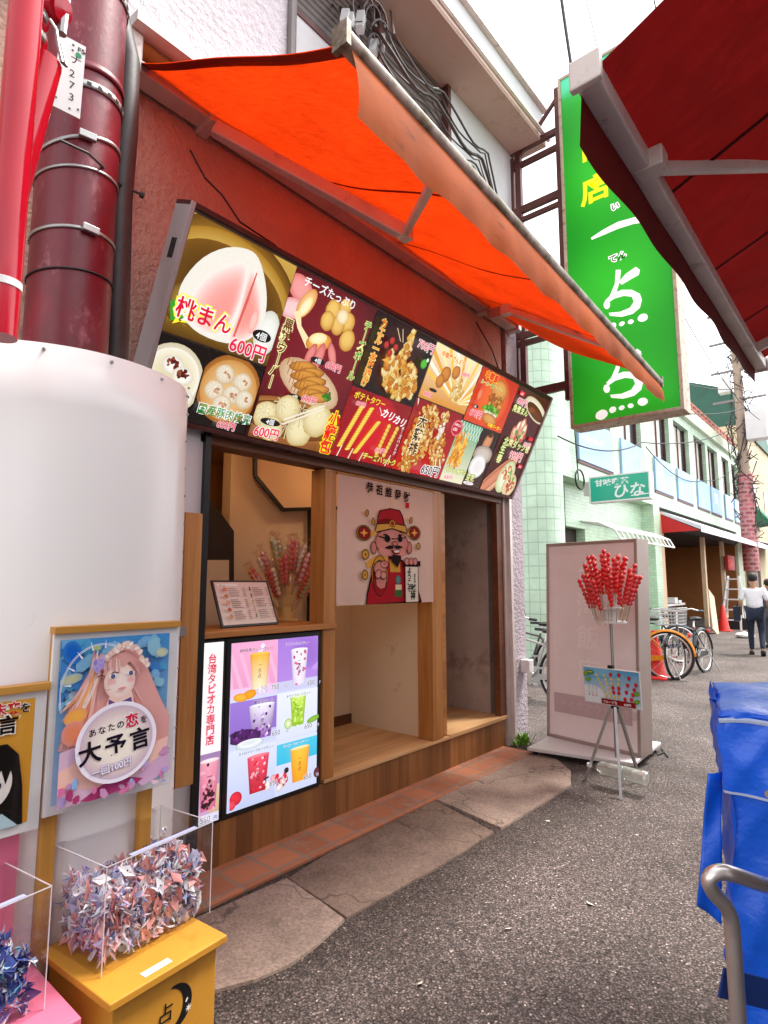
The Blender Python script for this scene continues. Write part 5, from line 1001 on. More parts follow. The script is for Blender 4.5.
def fortune_b(a):
    asp = a.box[3] / a.box[2]; a.rect(0, 0, 1, 1, '#d8942c', '#e0a23a')
    for i, (t, c) in enumerate((('あ', '#1c1614'), ('な', '#1c1614'), ('た', '#1c1614'), ('の', '#1c1614'), ('未', '#d81a2c'), ('来', '#d81a2c'), ('を', '#1c1614'))): a.text(t, .31 + i * .096, .90, .105 if i in (4, 5) else .085, c, .025, ((.05, '#fff8ea'),))
    for i, t in enumerate('大予言'): a.text(t, .40 + i * .165, .755, .155, '#16100e', .03, ((.06, '#fff8ea'),))
    B0 = a.box; a.frame(B0[0] + B0[2] * .37, B0[1], B0[0] + B0[2] * .96, B0[1] + B0[3]); asp = a.box[3] / a.box[2]
    def Pp(l, c): a.poly(l, c)
    Pp([(.25, .0), (.22, .3), (.3, .55), (.5, .66), (.75, .66), (.9, .56), (.97, .3), (1.0, 0)], '#16120f'); a.ell(.56, .36, .17, .2, '#f6f0ea', '#eee4dc', n=30); Pp([(.42, .2), (.44, .02), (.72, .02), (.7, .22)], '#f4eee8'); Pp([(.2, .0), (.44, .1), (.6, .06), (.74, .12), (.94, 0)], '#b8d4dc')
    Pp([(.3, .5), (.36, .36), (.44, .46), (.48, .38), (.56, .46), (.62, .38), (.70, .46), (.76, .34), (.84, .5), (.72, .6), (.45, .6)], '#16120f'); a.line([(.32 / asp * 1., .52), (.42 / asp, .61), (.58 / asp, .63), (.74 / asp, .61), (.86 / asp, .52)], .028, '#f2ece4')
    for x in (.45, .68): a.ell(x, .34, .035, .03, '#fbf8f6', '#d8d2ce'); a.ell(x, .34, .02, .026, '#4a4448', '#141214'); a.line([((x - .06) / asp, .37), (x / asp, .385), ((x + .06) / asp, .365)], .01, '#16120f')
    a.ell(.57, .225, .02, .007, '#c88a86')
    for k in range(10): x = .8 + k * .02; a.line([(x / asp, .5 - k * .01), ((x + .03) / asp, .2), ((x + .01) / asp, .02)], .004, '#4a4440')
poster('fortune_poster', 'poster of a pink haired woman holding a crystal ball on a white board', .688, 1.072, .812, 1.318, fortune)
poster('fortune_poster', 'ochre poster of a black haired girl cut by the left frame edge', .30, .680, .79, 1.168, fortune_b)
st = thing('pink_stand', 'pink painted stand under the left clear box', 'stand', (-1.7, .5, 0)); MB().box(-1.87, -1.535, .26, .70, .41, .43).build('top', PINK, st, bevel=.003); MB().box(-1.85, -1.555, .28, .68, 0, .409).build('body', PINK, st, bevel=.003)
MB().box(-1.875, -1.855, .60, .65, 0, 1.17).build('upright', PINK, st)
ACR = clear('clear acrylic', (.985, .985, .985), .16, .02); ACE = mat('acrylic edge', '#cfc6cc', .15, 0, .03, spec=.8)
LAV = mat('lavender label', '#aab0d8', .5, 0, .04)
def clear_box(name, label, x0, x1, y0, y1, z0, z1):
    t = thing(name, label, 'box', (x1, y0, z0)); e = .004; t.rotation_euler = (0, 0, radians(8))
    b = MB().box(x0, x0 + e, y0, y1, z0, z1 - e).box(x1 - e, x1, y0, y1, z0, z1 - e).box(x0 + e, x1 - e, y0, y0 + e, z0, z1 - e).box(x0 + e, x1 - e, y1 - e, y1, z0, z1 - e); b.build('walls', ACR, t)
    MB().box(x0, x1, y0, y1, z1 - e + .0005, z1 + .0005).build('lid', ACR, t)
    b = MB(); r = .0011
    for X in (x0, x1):
        for Y in (y0, y1): b.box(X - r, X + r, Y - r, Y + r, z0, z1 - .001)
    for z in (z1 + .001,):
        for X in (x0, x1): b.box(X - r, X + r, y0 + r, y1 - r, z - r, z + r)
        for Y in (y0, y1): b.box(x0 - r, x1 + r, Y - r, Y + r, z - r, z + r)
    b.build('edges', ACE, t)
    MB().lathe([(.003, 0), (.003, .014), (.008, .02), (.009, .026), (.006, .031), (0, .032)], (x1 - .03, (y0 + y1) / 2 + .02, z1 + .0008), 14).build('knob', MT['chrome'], t, True)
    MB().box(x1 - .018, x1 - .004, (y0 + y1) / 2 - .10, (y0 + y1) / 2 + .12, z1 + .0008, z1 + .0022).build('label_strip', LAV, t)
    for Y in (y0 + .09, y1 - .09):
        b = MB()
        for k in range(3): b.tube([(x0 - .004, Y - .02 + k * .015, z1 + .002), (x0 - .004, Y - .008 + k * .015, z1 + .002)], .005, 8)
        b.build('hinge', MT['chrome'], t)
BX = (-1.853, -1.604, .775, 1.127, .4545, .716)
clear_box('clear_box', 'clear acrylic box of pink folded paper fortunes on the ochre cabinet', *BX)
BX2 = (-1.840, -1.580, .30, .655, .4315, .708); clear_box('clear_box', 'clear acrylic box of blue folded paper fortunes on the pink stand', *BX2)
# folded paper fortunes
def paper_mesh(kind, pal, seed):
    r = random.Random(seed); b = MB(); b.c = []
    def face(l, c): b.add(l, [tuple(range(len(l)))]); b.c.extend([lin(c)] * len(l))
    if kind == 0:                                   # folded lozenge, plain outside
        s = .0185; c = r.choice(pal['plain']); h = .004; face([(-s * 1.5, 0, 0), (0, -s * .75, h), (s * 1.5, 0, 0)], c); face([(s * 1.5, 0, 0), (0, s * .75, h * 1.4), (-s * 1.5, 0, 0)], shade(c, .93)); face([(-s * 1.5, 0, 0), (0, s * .75, -h), (s * 1.5, 0, -.002)], shade(c, .8)); face([(-.002, -.002, .0042), (.002, -.002, .0042), (.002, .002, .0062), (-.002, .002, .0062)], pal['mark'])
    else:                                           # opened slips: long thin folds with the print showing
        s = .015
        for k in range(r.choice((2, 3, 3, 4))):
            t = r.uniform(0, 6.28); L = s * r.uniform(1.1, 1.9); z = r.uniform(-.012, .014); q = V((cos(t) * L, sin(t) * L, z)); p = V((r.uniform(-.006, .006), r.uniform(-.006, .006), r.uniform(-.006, .006))) - q * .35; sd_ = V((-sin(t), cos(t), r.uniform(-.5, .5))) * s * r.uniform(.22, .42); m = p.lerp(q, r.uniform(.35, .6))
            c = r.choice(pal['print']); face([tuple(p), tuple(m + sd_), tuple(q)], c); face([tuple(p), tuple(q), tuple(m - sd_ * .6 + V((0, 0, .006)))], r.choice(pal['print'])); face([tuple(p - sd_ * .2), tuple(m + sd_ * 1.25), tuple(m + sd_), tuple(p)], '#f6f4f4')
    me = bpy.data.meshes.new('folded_paper'); me.from_pydata(b.v, [], b.f); ca = me.color_attributes.new('Col', 'FLOAT_COLOR', 'POINT'); ca.data.foreach_set('color', [x for c in b.c for x in (c[0], c[1], c[2], 1.0)]); me.materials.append(PR_P2); return me, b
PR_P2 = printed('folded paper print', 0, .45, .4, .18, 130)
PK = dict(plain=['#f2a8a2', '#f09c98', '#f6b8b2', '#ec9894', '#f4f0f4', '#c8c8ee'], mark='#5a2a30', print=['#faf6f8', '#e8e2f6', '#c4c0ea', '#98a0dc', '#b4e4e8', '#f2d4e2', '#f6c4ca', '#5a66a8', '#e2f0f6', '#faf8f6', '#d8b8dc', '#fdfbfb', '#3a4478', '#f4b0b4'])
BL_ = dict(plain=['#3a4a9c', '#4a5cb0', '#2c3a84', '#5a70c0'], mark='#e0e0f0', print=['#f2f2f8', '#a8b8e0', '#4a5cb0', '#2c3a84', '#7ad0d8', '#d0d8f0', '#6878c8', '#f4f4f4', '#3a4a9c', '#9ac8e0'])
def fill(BXn, pal, n_ind, n_stuff, lab, grp, hf, seed):
    r = random.Random(seed); x0, x1, y0, y1, z0, z1 = BXn; ms = [paper_mesh(k % 3 and 1, pal, seed + k) for k in range(24)]; m = .018; RO = Matrix.Rotation(radians(8), 3, 'Z'); pv = V((x1, y0, 0))
    def top(x, y): return z0 + hf(((x - x0) / (x1 - x0)), (y - y0) / (y1 - y0))
    for i in range(n_ind):
        f = r.random()
        if f < .48: x, y = r.uniform(x1 - .034, x1 - m), r.uniform(y0 + m, y1 - m); z = r.uniform(z0 + .014, top(x, y))
        elif f < .70: x, y = r.uniform(x0 + m, x1 - m), r.uniform(y0 + m, y0 + .034); z = r.uniform(z0 + .014, top(x, y))
        else: x, y = r.uniform(x0 + m, x1 - m), r.uniform(y0 + m, y1 - m); z = top(x, y) + r.uniform(-.012, .008)
        o = bpy.data.objects.new('folded_paper', r.choice(ms)[0]); COL.objects.link(o); o.location = pv + RO @ (V((x, y, z)) - pv); o.rotation_euler = (r.uniform(0, 6.3), r.uniform(0, 6.3), r.uniform(0, 6.3)); s = r.uniform(.85, 1.1); o.scale = (s, s, s)
        tag(o, lab, 'folded paper', grp)
    b = MB(); b.c = []
    for i in range(n_stuff):
        x, y = r.uniform(x0 + m, x1 - m), r.uniform(y0 + m, y1 - m); z = r.uniform(z0 + .014, max(z0 + .02, top(x, y) - .01)); src = r.choice(ms)[1]; e = Euler((r.uniform(0, 6.3), r.uniform(0, 6.3), r.uniform(0, 6.3))).to_matrix(); c_ = pv + RO @ (V((x, y, z)) - pv); b.add([e @ V(v) + c_ for v in src.v], src.f); b.c.extend(src.c)
    tag(b.build('folded_paper_heap', PR_P2), kind='stuff')
fill(BX, PK, 210, 1500, 'small pink and pale folded paper fortune in the box on the ochre cabinet', 'pink folded fortunes in the clear box', lambda u, v: .145 + .03 * sin(u * 2.5 + .6) + .014 * sin(v * 7 + 1), 11)
fill(BX2, BL_, 90, 1000, 'small blue and white folded paper fortune in the box on the pink stand', 'blue folded fortunes in the clear box', lambda u, v: .15 + .02 * sin(v * 5), 29)
# ================================================================ things on the counter
CZ = 1.197
def plane_hit(px, p0, n): r = ray(*px); return O + r * ((V(p0) - O).dot(n) / r.dot(n))
m0, m1 = onz(222, 628, CZ + .004), onz(279, 624, CZ + .004); mu = (m1 - m0).normalized(); back = V((-mu.y, mu.x, 0)); back = back if back.x < 0 else -back
mv = (V((0, 0, 1)) + back * .45).normalized(); mn = mu.cross(mv)
if mn.dot(O - m0) < 0: mn = -mn
mw = (m1 - m0).length; tl_ = plane_hit((207, 580), m0, mn); mh = (tl_ - m0).dot(mv)
ms = thing('menu_stand', 'white menu sheet in a black frame leaning on the wooden counter', 'menu', tuple(m0))
MB().obox(m0 + mu * mw / 2 + mv * mh / 2 - mn * .007, mu * mw / 2, mn * .006, mv * mh / 2).build('frame', MT['black'], ms, bevel=.003)
a = Art(m0 + mn * .0003, mu, mv, .0003); a.frame(.014, .014, mw - .014, mh - .014); a.rect(0, 0, 1, 1, '#e9dfd4', '#e6c9bf')
a.rect(.04, .90, .42, .96, '#f2ece4'); a.text('メニュー', .08, .905, .05, '#6a4a40', .01)
for c0 in (0, 1):
    x0 = .22 + c0 * .44
    for k in range(17):
        y = .84 - k * .046
        if k in (5, 11): continue
        a.rect(x0, y, x0 + R.uniform(.14, .22), y + .013, '#8a6a62'); a.rect(x0 + .26, y, x0 + .31, y + .013, '#a04a48')
for k in range(5): a.ell(.13, .80 - k * .16, .05, .045, ['#e8894a', '#c87a3a', '#f0a878', '#b85a3a', '#d8a86a'][k], '#a85a30', wob=.2)
for k in range(5): a.ell(.59, .80 - k * .16, .022, .06, ['#7a3a2a', '#a84a3a', '#d8c060', '#e8b0a0', '#8a9a3a'][k], '#5a3020')
a.whole(); a.build('print', PR_P, ms); MB().bar(m0 + mu * mw * .5 + mv * mh * .7 - mn * .012, V((m0 + mu * mw * .5 + back * .2).to_tuple()[:2] + (CZ,)), .04, .004).build('strut', MT['black'], ms)
hx_ = onz(289, 620, CZ); ho = thing('skewer_holder', 'three tiered beige cup holder standing on the counter', 'holder', (hx_.x - .03, hx_.y, CZ)); hc = V((hx_.x - .03, hx_.y, CZ))
HS = 1.3; HB = mat('beige plastic', '#dcae6c', .5, 0, .08, 5)
MB().lathe([(.0, 0), (.085, 0), (.085, .012), (.05, .014), (.062, .09), (.055, .092), (.05, .03), (0, .03)], hc, 24).lathe([(.04, .085), (.066, .17), (.058, .172), (.036, .1)], hc, 24, None, False).lathe([(.04, .165), (.062, .24), (.054, .24), (.03, .18)], hc, 24, None, False).build('cups', HB, ho, True)
WRAP = clear('cellophane', (.98, .94, .92), .5, .15); cols = ['#e86a70', '#f0b0b0', '#d0484a', '#f2e4c8', '#e06a50', '#efd2c0', '#a8c870']
cms = [mat('candy fruit %s' % 'abcdefg'[i], c, .25, 0, .2, 20) for i, c in enumerate(cols)]
protos = []
for i, cm in enumerate(cms):
    t = thing('candy_skewer', ['pale red wrapped fruit skewer in the beige counter holder', 'pink wrapped fruit skewer in the beige counter holder', 'dark red wrapped fruit skewer in the beige counter holder', 'cream wrapped fruit skewer in the beige counter holder', 'brick red wrapped fruit skewer in the beige counter holder', 'pale peach wrapped fruit skewer in the beige counter holder', 'green wrapped fruit skewer in the beige counter holder'][i], 'skewer', (0, 0, 0), 'wrapped fruit skewers in the counter holder')
    MB().tube([(0, 0, -.04), (0, 0, .2)], .003, 5).build('stick', STK, t); b = MB()
    for k in range(6): b.ball((0, 0, .10 + k * .024), .0125 * R.uniform(.85, 1.1), 8)
    b.build('fruit', cm, t, True); MB().lathe([(.004, .07), (.016, .10), (.017, .22), (.006, .25), (.016, .27)], (0, 0, 0), 10, None, False).build('wrapper', WRAP, t, True); protos.append([t, 0])
for k in range(48):
    p = R.choice(protos[:6] if k not in (11, 30, 41) else protos[6:]); o = p[0] if p[1] == 0 else copy_tree(p[0]); p[1] += 1
    t = 2 * pi * k / 15 + R.uniform(-.15, .15); tier = k % 3; tl = (.62, .42, .2)[tier] + R.uniform(-.1, .1); rr = (.055, .048, .03)[tier]; s = R.uniform(.9, 1.1)
    o.location = hc + V((rr * cos(t), rr * sin(t), .06 + .075 * tier)); o.rotation_euler = V((cos(t) * sin(tl), sin(t) * sin(tl), cos(tl))).to_track_quat('Z', 'Y').to_euler(); o.scale = (s * 1.4, s * 1.4, s * 1.42)
for p in protos:
    if p[1] == 0:
        p[0].location = hc + V((.03, .02, .18)); p[1] = 1
# ================================================================ green tiled building across the side street
GX = -4.7
def G(x, y): return onx(x, y, GX)
MINT = tiles('mint tiles', '#c2dcc0', '#a5bfa6', .19, .075, 'all', .07, .06, .5, .35, '#aac6ac'); MINTB = tiles('mint square tiles', '#c6dfc6', '#a6c0aa', .22, .22, 'all', .05, .05, 0, .35, '#b0cab2')
BLUE = mat('pale blue panel', '#8fb4e0', .4, 0, .05, 1); CURT = mat('window with curtain', '#b9b3a6', .3, 0, .25, 3); GLS = mat('dark window glass', '#4b4f52', .15, 0, .3, 1.5, spec=.8); BAND = mat('cream cornice', '#c9d3bc', .7, 0, .08, 2, dirt='#a49a88', ds=4, dth=.62)
gb = thing('tiled_building', 'two storey mint green tiled building with pale blue panels along its upper floor', 'building', (GX, 18, 0))
Y0 = 10.35; Y1 = G(741, 520).y; zb0 = G(640, 520).z; zp0, zp1 = 3.98, 4.92; zw1 = 6.45; zr = 7.15; ys_rec = G(652, 500).y
MB().box(GX - 6, GX - .25, Y0 + .1, Y1, 3.55, zw1 + .3).box(GX - .25, GX, Y0 + .3, Y1, 3.55, zp0).box(GX - .25, GX, Y0 + .3, Y1, zw1, zw1 + .3).build('wall', MINT, gb)
MB().box(GX - .3, GX + .12, Y0 - .1, Y1 + .05, zw1 + .3, zr).build('cornice', BAND, gb)
pan = [(578.7, 613), (621.5, 644), (654.7, 672.4), (677, 691.7), (696.7, 708), (710, 719.6), (723.5, 730.4), (732.7, 738.5)]
edges = []
for i, (xa, xb) in enumerate(pan):
    ya, yb = G(xa, 490).y, G(xb, 490).y; edges.append((ya, yb))
    p = MB().box(GX + .005, GX + .05, ya, yb, zp0, zp1).build('balcony_panel', BLUE, gb)
    wnd = MB().box(GX - .22, GX - .18, ya, yb, zp0, zw1).build('window', GLS, gb); MB().box(GX - .175, GX - .15, ya + (yb - ya) * .25, ya + (yb - ya) * .75, zp0, zw1 - .05).build('curtain', CURT, wnd)
    b = MB()
    for y in (ya, yb - .05, (ya + yb) / 2): b.box(GX - .17, GX - .12, y, y + .05, zp0, zw1)
    b.build('frame', MT['brown'], wnd); MB().box(GX - .02, GX + .03, ya - .02, yb + .02, zp0 - .07, zp0 - .003).build('ledge', MT['brown'], p)
prev = Y0 + .3
for i, (ya, yb) in enumerate(edges + [(Y1, Y1)]):
    MB().box(GX - .24, GX - .002, prev, ya, zp0, zw1).build('pier', MINT, gb); prev = yb
def bart(i, fn):
    ya, yb = edges[i]; a = Art((GX + .052, ya, zp0), (0, 1, 0), (0, 0, 1), .001); a.frame(0, 0, yb - ya, zp1 - zp0); fn(a); a.whole(); a.build('panel_print', PR_P, gb)
bart(0, lambda a: a.text('omoyed cafe AL', .06, .50, .2, '#eef2f8', .02))
bart(1, lambda a: [a.line([(.3 + .14 * cos(t) + .35, .55 + .3 * sin(t)) for t in [k * pi / 10 for k in range(21)]], .03, '#b9cfec'), a.line([(.55, .3), (.62, .6), (.72, .45), (.75, .7)], .03, '#b9cfec')])
bart(2, lambda a: [a.rect(.12, .45, .40, .85, '#eef2f8'), a.rect(.2, .55, .32, .75, '#9ab4d8'), a.rect(.1, .22, .36, .27, '#e4ecf6'), a.rect(.6, .5, .82, .54, '#c4d6ee')])
for i in (3, 4): bart(i, lambda a: [a.ell(.12 + .12 * k, .55 - .14 * (k % 2) - .02 * k, .035, .05, '#dfe8f4') for k in range(6)])
bart(5, lambda a: [a.rect(.25, .4, .55, .8, '#e6edf6'), a.ell(.4, .6, .08, .1, '#9ab4d8')])
for i in (6, 7): bart(i, lambda a: [a.rect(.3, .45, .6, .52, '#dfe8f4'), a.rect(.25, .3, .65, .34, '#c8d8ee')])
# roof rail and its slanted coping
b = MB(); yr0, yr1 = G(690, 410).y, G(738, 465).y
for k in range(15):
    y = yr0 + (yr1 - yr0) * k / 14; b.box(GX - .1, GX - .04, y - .03, y + .03, zr, zr + .5)
for z in (zr + .12, zr + .3, zr + .48): b.box(GX - .09, GX - .05, yr0, yr1, z - .025, z + .025)
b.build('roof_rail', mat('faded red rail', '#b5685c', .6, 0, .1), gb)
MB().lathe([(.46, 0), (.46, zw1 + .3)], (GX - .38, Y0 + .28, 0), 28).build('round_column', MINTB, gb, True)
b = MB(); b.box(GX - 8, GX - .75, Y0 + .1, Y0 + .3, 3.05, 3.9).box(GX - 8, GX - .75, Y0 + .1, Y0 + .3, 4.9, 6.6).box(GX - 1.15, GX - .75, Y0 + .1, Y0 + .3, 0, 3.05).box(GX - 8, GX - 3.2, Y0 + .1, Y0 + .3, 0, 3.05); b.build('side_wall', MINTB, gb)
MB().box(GX - 3.2, GX - 1.15, Y0 + .2, Y0 + .24, 0, 3.05).build('roller_shutter', tiles('cream shutter', '#d9c09c', '#8f7657', 6, .11, 'xz', .12, .04), gb)
MB().box(GX - 8, GX - .8, Y0 + .18, Y0 + .22, 3.9, 4.9).build('window', BLUE, gb)
yA, yB = G(580, 520).y, ys_rec
MB().box(GX - .5, GX - .3, yA, yB, 2.62, 3.56).box(GX - .5, GX - .3, yA + 1.0, yB, 0, 2.62).box(GX - .5, GX + .02, yB, yB + .55, 0, 3.56).build('lower_wall', MINT, gb)
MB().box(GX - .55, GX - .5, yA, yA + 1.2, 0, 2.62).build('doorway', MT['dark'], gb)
yS0, yS1 = yB + .55, Y1 - 1.2
MB().box(GX - 3., GX - 2.8, yS0, yS1, 0, 3.0).box(GX - 3., GX - .1, yS1 - .1, yS1, 0, 3.3).build('shop_wall', mat('ochre shop wall', '#9a6232', .8, 0, .12, 1.5), gb)
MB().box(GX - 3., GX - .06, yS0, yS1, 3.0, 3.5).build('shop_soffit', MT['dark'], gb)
MB().box(GX - 2.79, GX - 2.7, yS0, yS1, 0, .45).build('plinth', MT['grey'], gb)
b = MB().box(GX - .1, GX + .02, yS0, yS0 + .3, 0, 3.4); b.build('corner_post', mat('cream pine post', '#d9b48c', .6, 0, .1, 6), gb)
for xp in (708, 727):
    y = G(xp, 600).y; MB().box(GX - .12, GX - .0, y - .1, y + .1, 0, 3.0).build('post', MT['wood_post_pale'], gb)
MB().box(GX - 6, GX + .0, Y1 - .0 - 1.2, Y1, 0, 3.55).build('end_wall', BAND, gb)
# trellis canopy, white awning, small blue awning, red letters, hanging cafe sign
tc = thing('trellis_canopy', 'white metal trellis canopy over the dark side doorway of the mint building', 'canopy', (GX, 12.5, 2.7)); b = MB(); ya, yb = G(596, 520).y - .1, G(656, 540).y - .3
for k in range(13):
    y = ya + (yb - ya) * k / 12; pts = [V((GX - .28, y, 2.78)), V((GX + .1, y, 2.72)), V((GX + .42, y, 2.56)), V((GX + .52, y, 2.36))]; b.tube(pts, .022, 6)
for x, z in ((GX - .28, 2.78), (GX + .1, 2.72), (GX + .42, 2.56), (GX + .52, 2.36)): b.tube([(x, ya, z), (x, yb, z)], .022, 6)
b.build('trellis', MT['white'], tc)
wa = thing('white_awning', 'white topped awning with a red underside over the ochre shop front', 'awning', (GX, 20, 3.3)); ya, yb = yS0 + .1, G(748, 545).y - .3
MB().prism([V((GX + .03, ya, 3.42)), V((GX + .03, ya, 3.34)), V((GX + 1.0, ya, 2.86)), V((GX + 1.02, ya, 2.96))], (0, yb - ya, 0)).build('canopy', mat('white awning sheet', '#d5d2dc', .6, 0, .05), wa)
MB().prism([V((GX + .03, ya + .02, 3.33)), V((GX + .03, ya + .02, 2.82)), V((GX + .97, ya + .02, 2.84))], (0, .03, 0)).build('side_flap', mat('red awning flap', '#c01a1c', .6, 0, .1), wa)
MB().box(GX + 1.0, GX + 1.015, ya, yb, 2.80, 2.9).build('valance', mat('white awning valance', '#d8d5de', .6, 0, .05), wa)
na = thing('small_awning', 'small dark blue awning with pale letters past the white awning', 'awning', (GX, Y1, 3.3)); MB().prism([V((GX + .03, yb + .3, 3.4)), V((GX + .03, yb + .3, 3.2)), V((GX + 1.2, yb + .3, 2.95)), V((GX + 1.2, yb + .3, 3.03))], (0, 4.2, 0)).build('canopy', mat('navy awning', '#2c3e6c', .6, 0, .1), na)
MB().box(GX + 1.205, GX + 1.21, yb + .3, yb + 4.5, 2.78, 3.02).build('valance', mat('navy valance', '#39508a', .6, 0, .1), na); a = Art((GX + 1.2115, yb + .35, 2.8), (0, 1, 0), (0, 0, 1), .001); a.frame(0, 0, 4, .2); a.text('お茶漬', .1, .15, .8, '#d8d4d8', .02); a.whole(); a.build('lettering', PR_P, na)
y = G(729, 560).y; rs = thing('letter_sign', 'small red glowing letter sign hanging on the pale post', 'sign', (GX, y, 2.5)); q = G(723, 570); MB().box(GX + .1, GX + .18, q.y, q.y + 1.3, q.z, q.z + .55).build('case', mat('red sign case', '#b01418', .5), rs)
a = Art((GX + .182, q.y, q.z), (0, 1, 0), (0, 0, 1), .001); a.frame(0, 0, 1.3, .55); a.text('こふく', .05, .22, .62, '#ff3a20', .04); a.whole(); a.build('letters', printed('red letters', 1.0), rs)
hs = thing('hanging_sign', 'small teal hanging sign with white brush lettering on the mint building', 'sign', (GX + .5, 11.5, 3.5))
hy = 12.0; h0, h1 = ony(591, 502, hy), ony(648, 472, hy); MB().box(h0.x, h1.x, hy + .004, hy + .22, h0.z, h1.z).build('case', MT['alu'], hs)
b = MB(); e = .03; b.box(h0.x - e, h0.x, hy - .01, hy + .23, h0.z - e, h1.z + e).box(h1.x, h1.x + e, hy - .01, hy + .23, h0.z - e, h1.z + e).box(h0.x, h1.x, hy - .01, hy + .23, h0.z - e, h0.z).box(h0.x, h1.x, hy - .01, hy + .23, h1.z, h1.z + e); b.build('rim', MT['white'], hs)
a = Art((h0.x, hy + .0035, h0.z), (1, 0, 0), (0, 0, 1), .0008); a.frame(0, 0, h1.x - h0.x, h1.z - h0.z); a.rect(0, 0, 1, 1, '#12a888', '#1cb892'); em = a.box[2] / a.box[3] * .15; a.text('甘味喫茶', .08, .66, min(em, .30), '#f2f6f2', .03, sx=em / min(em, .30)); em = a.box[2] / a.box[3] * .28; a.text('ひな', .38, .13, min(em, .62), '#f2f6f2', .02, shear=.12, sx=em / min(em, .62)); a.line([(.7, .12), (1.1, .16)], .04, '#f2f6f2'); a.whole(); a.build('face', printed('sign acrylic', .85, .3), hs)
MB().box(GX - .05, h0.x, hy + .05, hy + .16, h0.z + .15, h1.z - .05).build('arm', MT['white'], hs); b = MB(); c_ = G(576, 480); b.tube([(GX + .08, c_.y + .22 * cos(t), c_.z + .2 * sin(t)) for t in [k * pi / 10 for k in range(21)]], .018, 6); b.tube([(GX + .05, c_.y, c_.z), (GX + .05, c_.y - .2, c_.z + 2.4)], .014, 5); tag(b.build('cable_coil', MT['rubber']), 'loop of black cable on the mint wall beside the teal sign', 'cable')
# ================================================================ far end of the lane
CRM = mat('cream render', '#d9c3a0', .8, 0, .1, 1); ya = Y1 + .1
fb2 = thing('cream_building', 'cream building with a small green awning just past the mint building', 'building', (GX, Y1 + 6, 0)); MB().box(GX - 6, GX + .1, ya, ya + 14, 0, 8.4).build('wall', CRM, fb2)
for y, z in ((ya + 2.5, 4.6), (ya + 6, 4.6), (ya + 9.5, 4.6)):
    w_ = MB().box(GX + .1, GX + .13, y, y + 1.2, z, z + 1.5).build('window', GLS, fb2); MB().prism([V((GX + .13, y - .2, z + .5)), V((GX + .13, y - .2, z - .5)), V((GX + .8, y - .2, z - .4))], (0, 1.7, 0)).build('awning', mat('green awning', '#1f6a4a', .7), w_) if y < ya + 3 else None
MB().box(GX + .1, GX + .14, ya + 1.5, ya + 3, 1.2, 2.4).build('window', MT['dark'], fb2)
gh = thing('roof_house', 'dark green roof hut on top of the cream building', 'hut', (GX - 1, Y1 + 3, 8)); MB().prism([V((GX - 3, ya + .5, 8.4)), V((GX + .2, ya + .5, 8.4)), V((GX - .1, ya + .5, 10.2)), V((GX - 3, ya + .5, 11.4))], (0, 9, 0)).build('wall', mat('dark green sheet', '#2f5a4c', .6, 0, .12, 2), gh)
eb = thing('far_building', 'pale grey building closing the far end of the lane', 'building', (-12, 62, 0)); MB().box(-26, 6, 60, 70, 0, 6.5).build('wall', mat('pale grey render', '#b9b3ae', .8, 0, .15, .4), eb)
for k in range(9): MB().box(-20 + k * 2.6, -18.6 + k * 2.6, 59.95, 60.0, 2.6, 4.4).build('window', GLS, eb)
for i, (px, py, s) in enumerate(((722, 421, 1.0), (736, 422, 1.25), (748, 421, .9))):
    p = onx(px, py + 4, GX - 2.0); u = thing('air_conditioner', ['drum shaped rooftop air unit, leftmost of three', 'white rooftop air unit with a round fan, middle of three', 'grey rooftop air unit, rightmost of three'][i], 'air unit', tuple(p), 'rooftop air units on the mint building')
    MB().obox(p + V((0, 0, .5)), V((.35, 0, 0)), V((0, .7 * s, 0)), V((0, 0, .5 * s))).build('case', MT['whitem'] if i else MT['grey'], u, bevel=.04); MB().lathe([(.36 * s, 0), (.36 * s, .04), (.1, .05), (0, .05)], p + V((.35, 0, .5)), 16, (1, 0, 0)).build('fan', MT['grey'], u)
    MB().box(p.x - .4, p.x + .4, p.y - .6, p.y + .6, zr - .1, p.z + .02).build('stand', MT['grey'], u)
# far utility pole with boxes and tangled wires
fp = thing('utility_pole', 'distant utility pole hung with boxes and tangled wires at the right edge', 'utility pole', (-3.5, 26, 0)); b_ = ony(754, 600, 26); X_ = b_.x
MB().lathe([(.19, 0), (.17, 6), (.14, 14)], (X_, 26, 0), 14).build('shaft', mat('pale pole', '#a58f80', .8, 0, .2, 3, .3, 20), fp, True)
MB().lathe([(.27, 1.9), (.27, 5.6)], (X_, 26, 0), 14).build('banding', tiles('red banding', '#a8525a', '#c08a88', .34, .16, 'all', .25, .45, .5, .6, '#c9a09c'), fp, True)
MB().obox((X_ + .55, 25.9, 7.4), V((.35, 0, 0)), V((0, .3, 0)), V((0, 0, .55))).build('box', MT['whitem'], fp, bevel=.03); MB().obox((X_ - .45, 26, 9.2), V((.22, 0, 0)), V((0, .2, 0)), V((0, 0, .3))).build('box', MT['whitem'], fp, bevel=.03)
b = MB()
for k in range(46):
    z = R.uniform(3.5, 13); P = [V((X_ + R.uniform(-.5, .5), 26 + R.uniform(-.3, .3), z + R.uniform(-.9, .9))) for _ in range(6)]; b.tube(P, .02, 5)
b.build('wires', MT['conduit'], fp)
for k in range(4): z = 8.5 + k * 1.2; MB().box(X_ - .9, X_ + .9, 25.9, 25.98, z, z + .08).build('cross_arm', MT['grey'], fp)
def wire(name, lab, P, r=.012, sag=.3, n=14):
    b = MB(); pts = []
    for p, q in zip(P, P[1:]):
        for k in range(n): t = k / n; pts.append(V(p).lerp(V(q), t) - V((0, 0, sag * 4 * t * (1 - t))))
    pts.append(V(P[-1])); b.tube(pts, r, 5); tag(b.build(name, MT['rubber']), lab, 'wire')
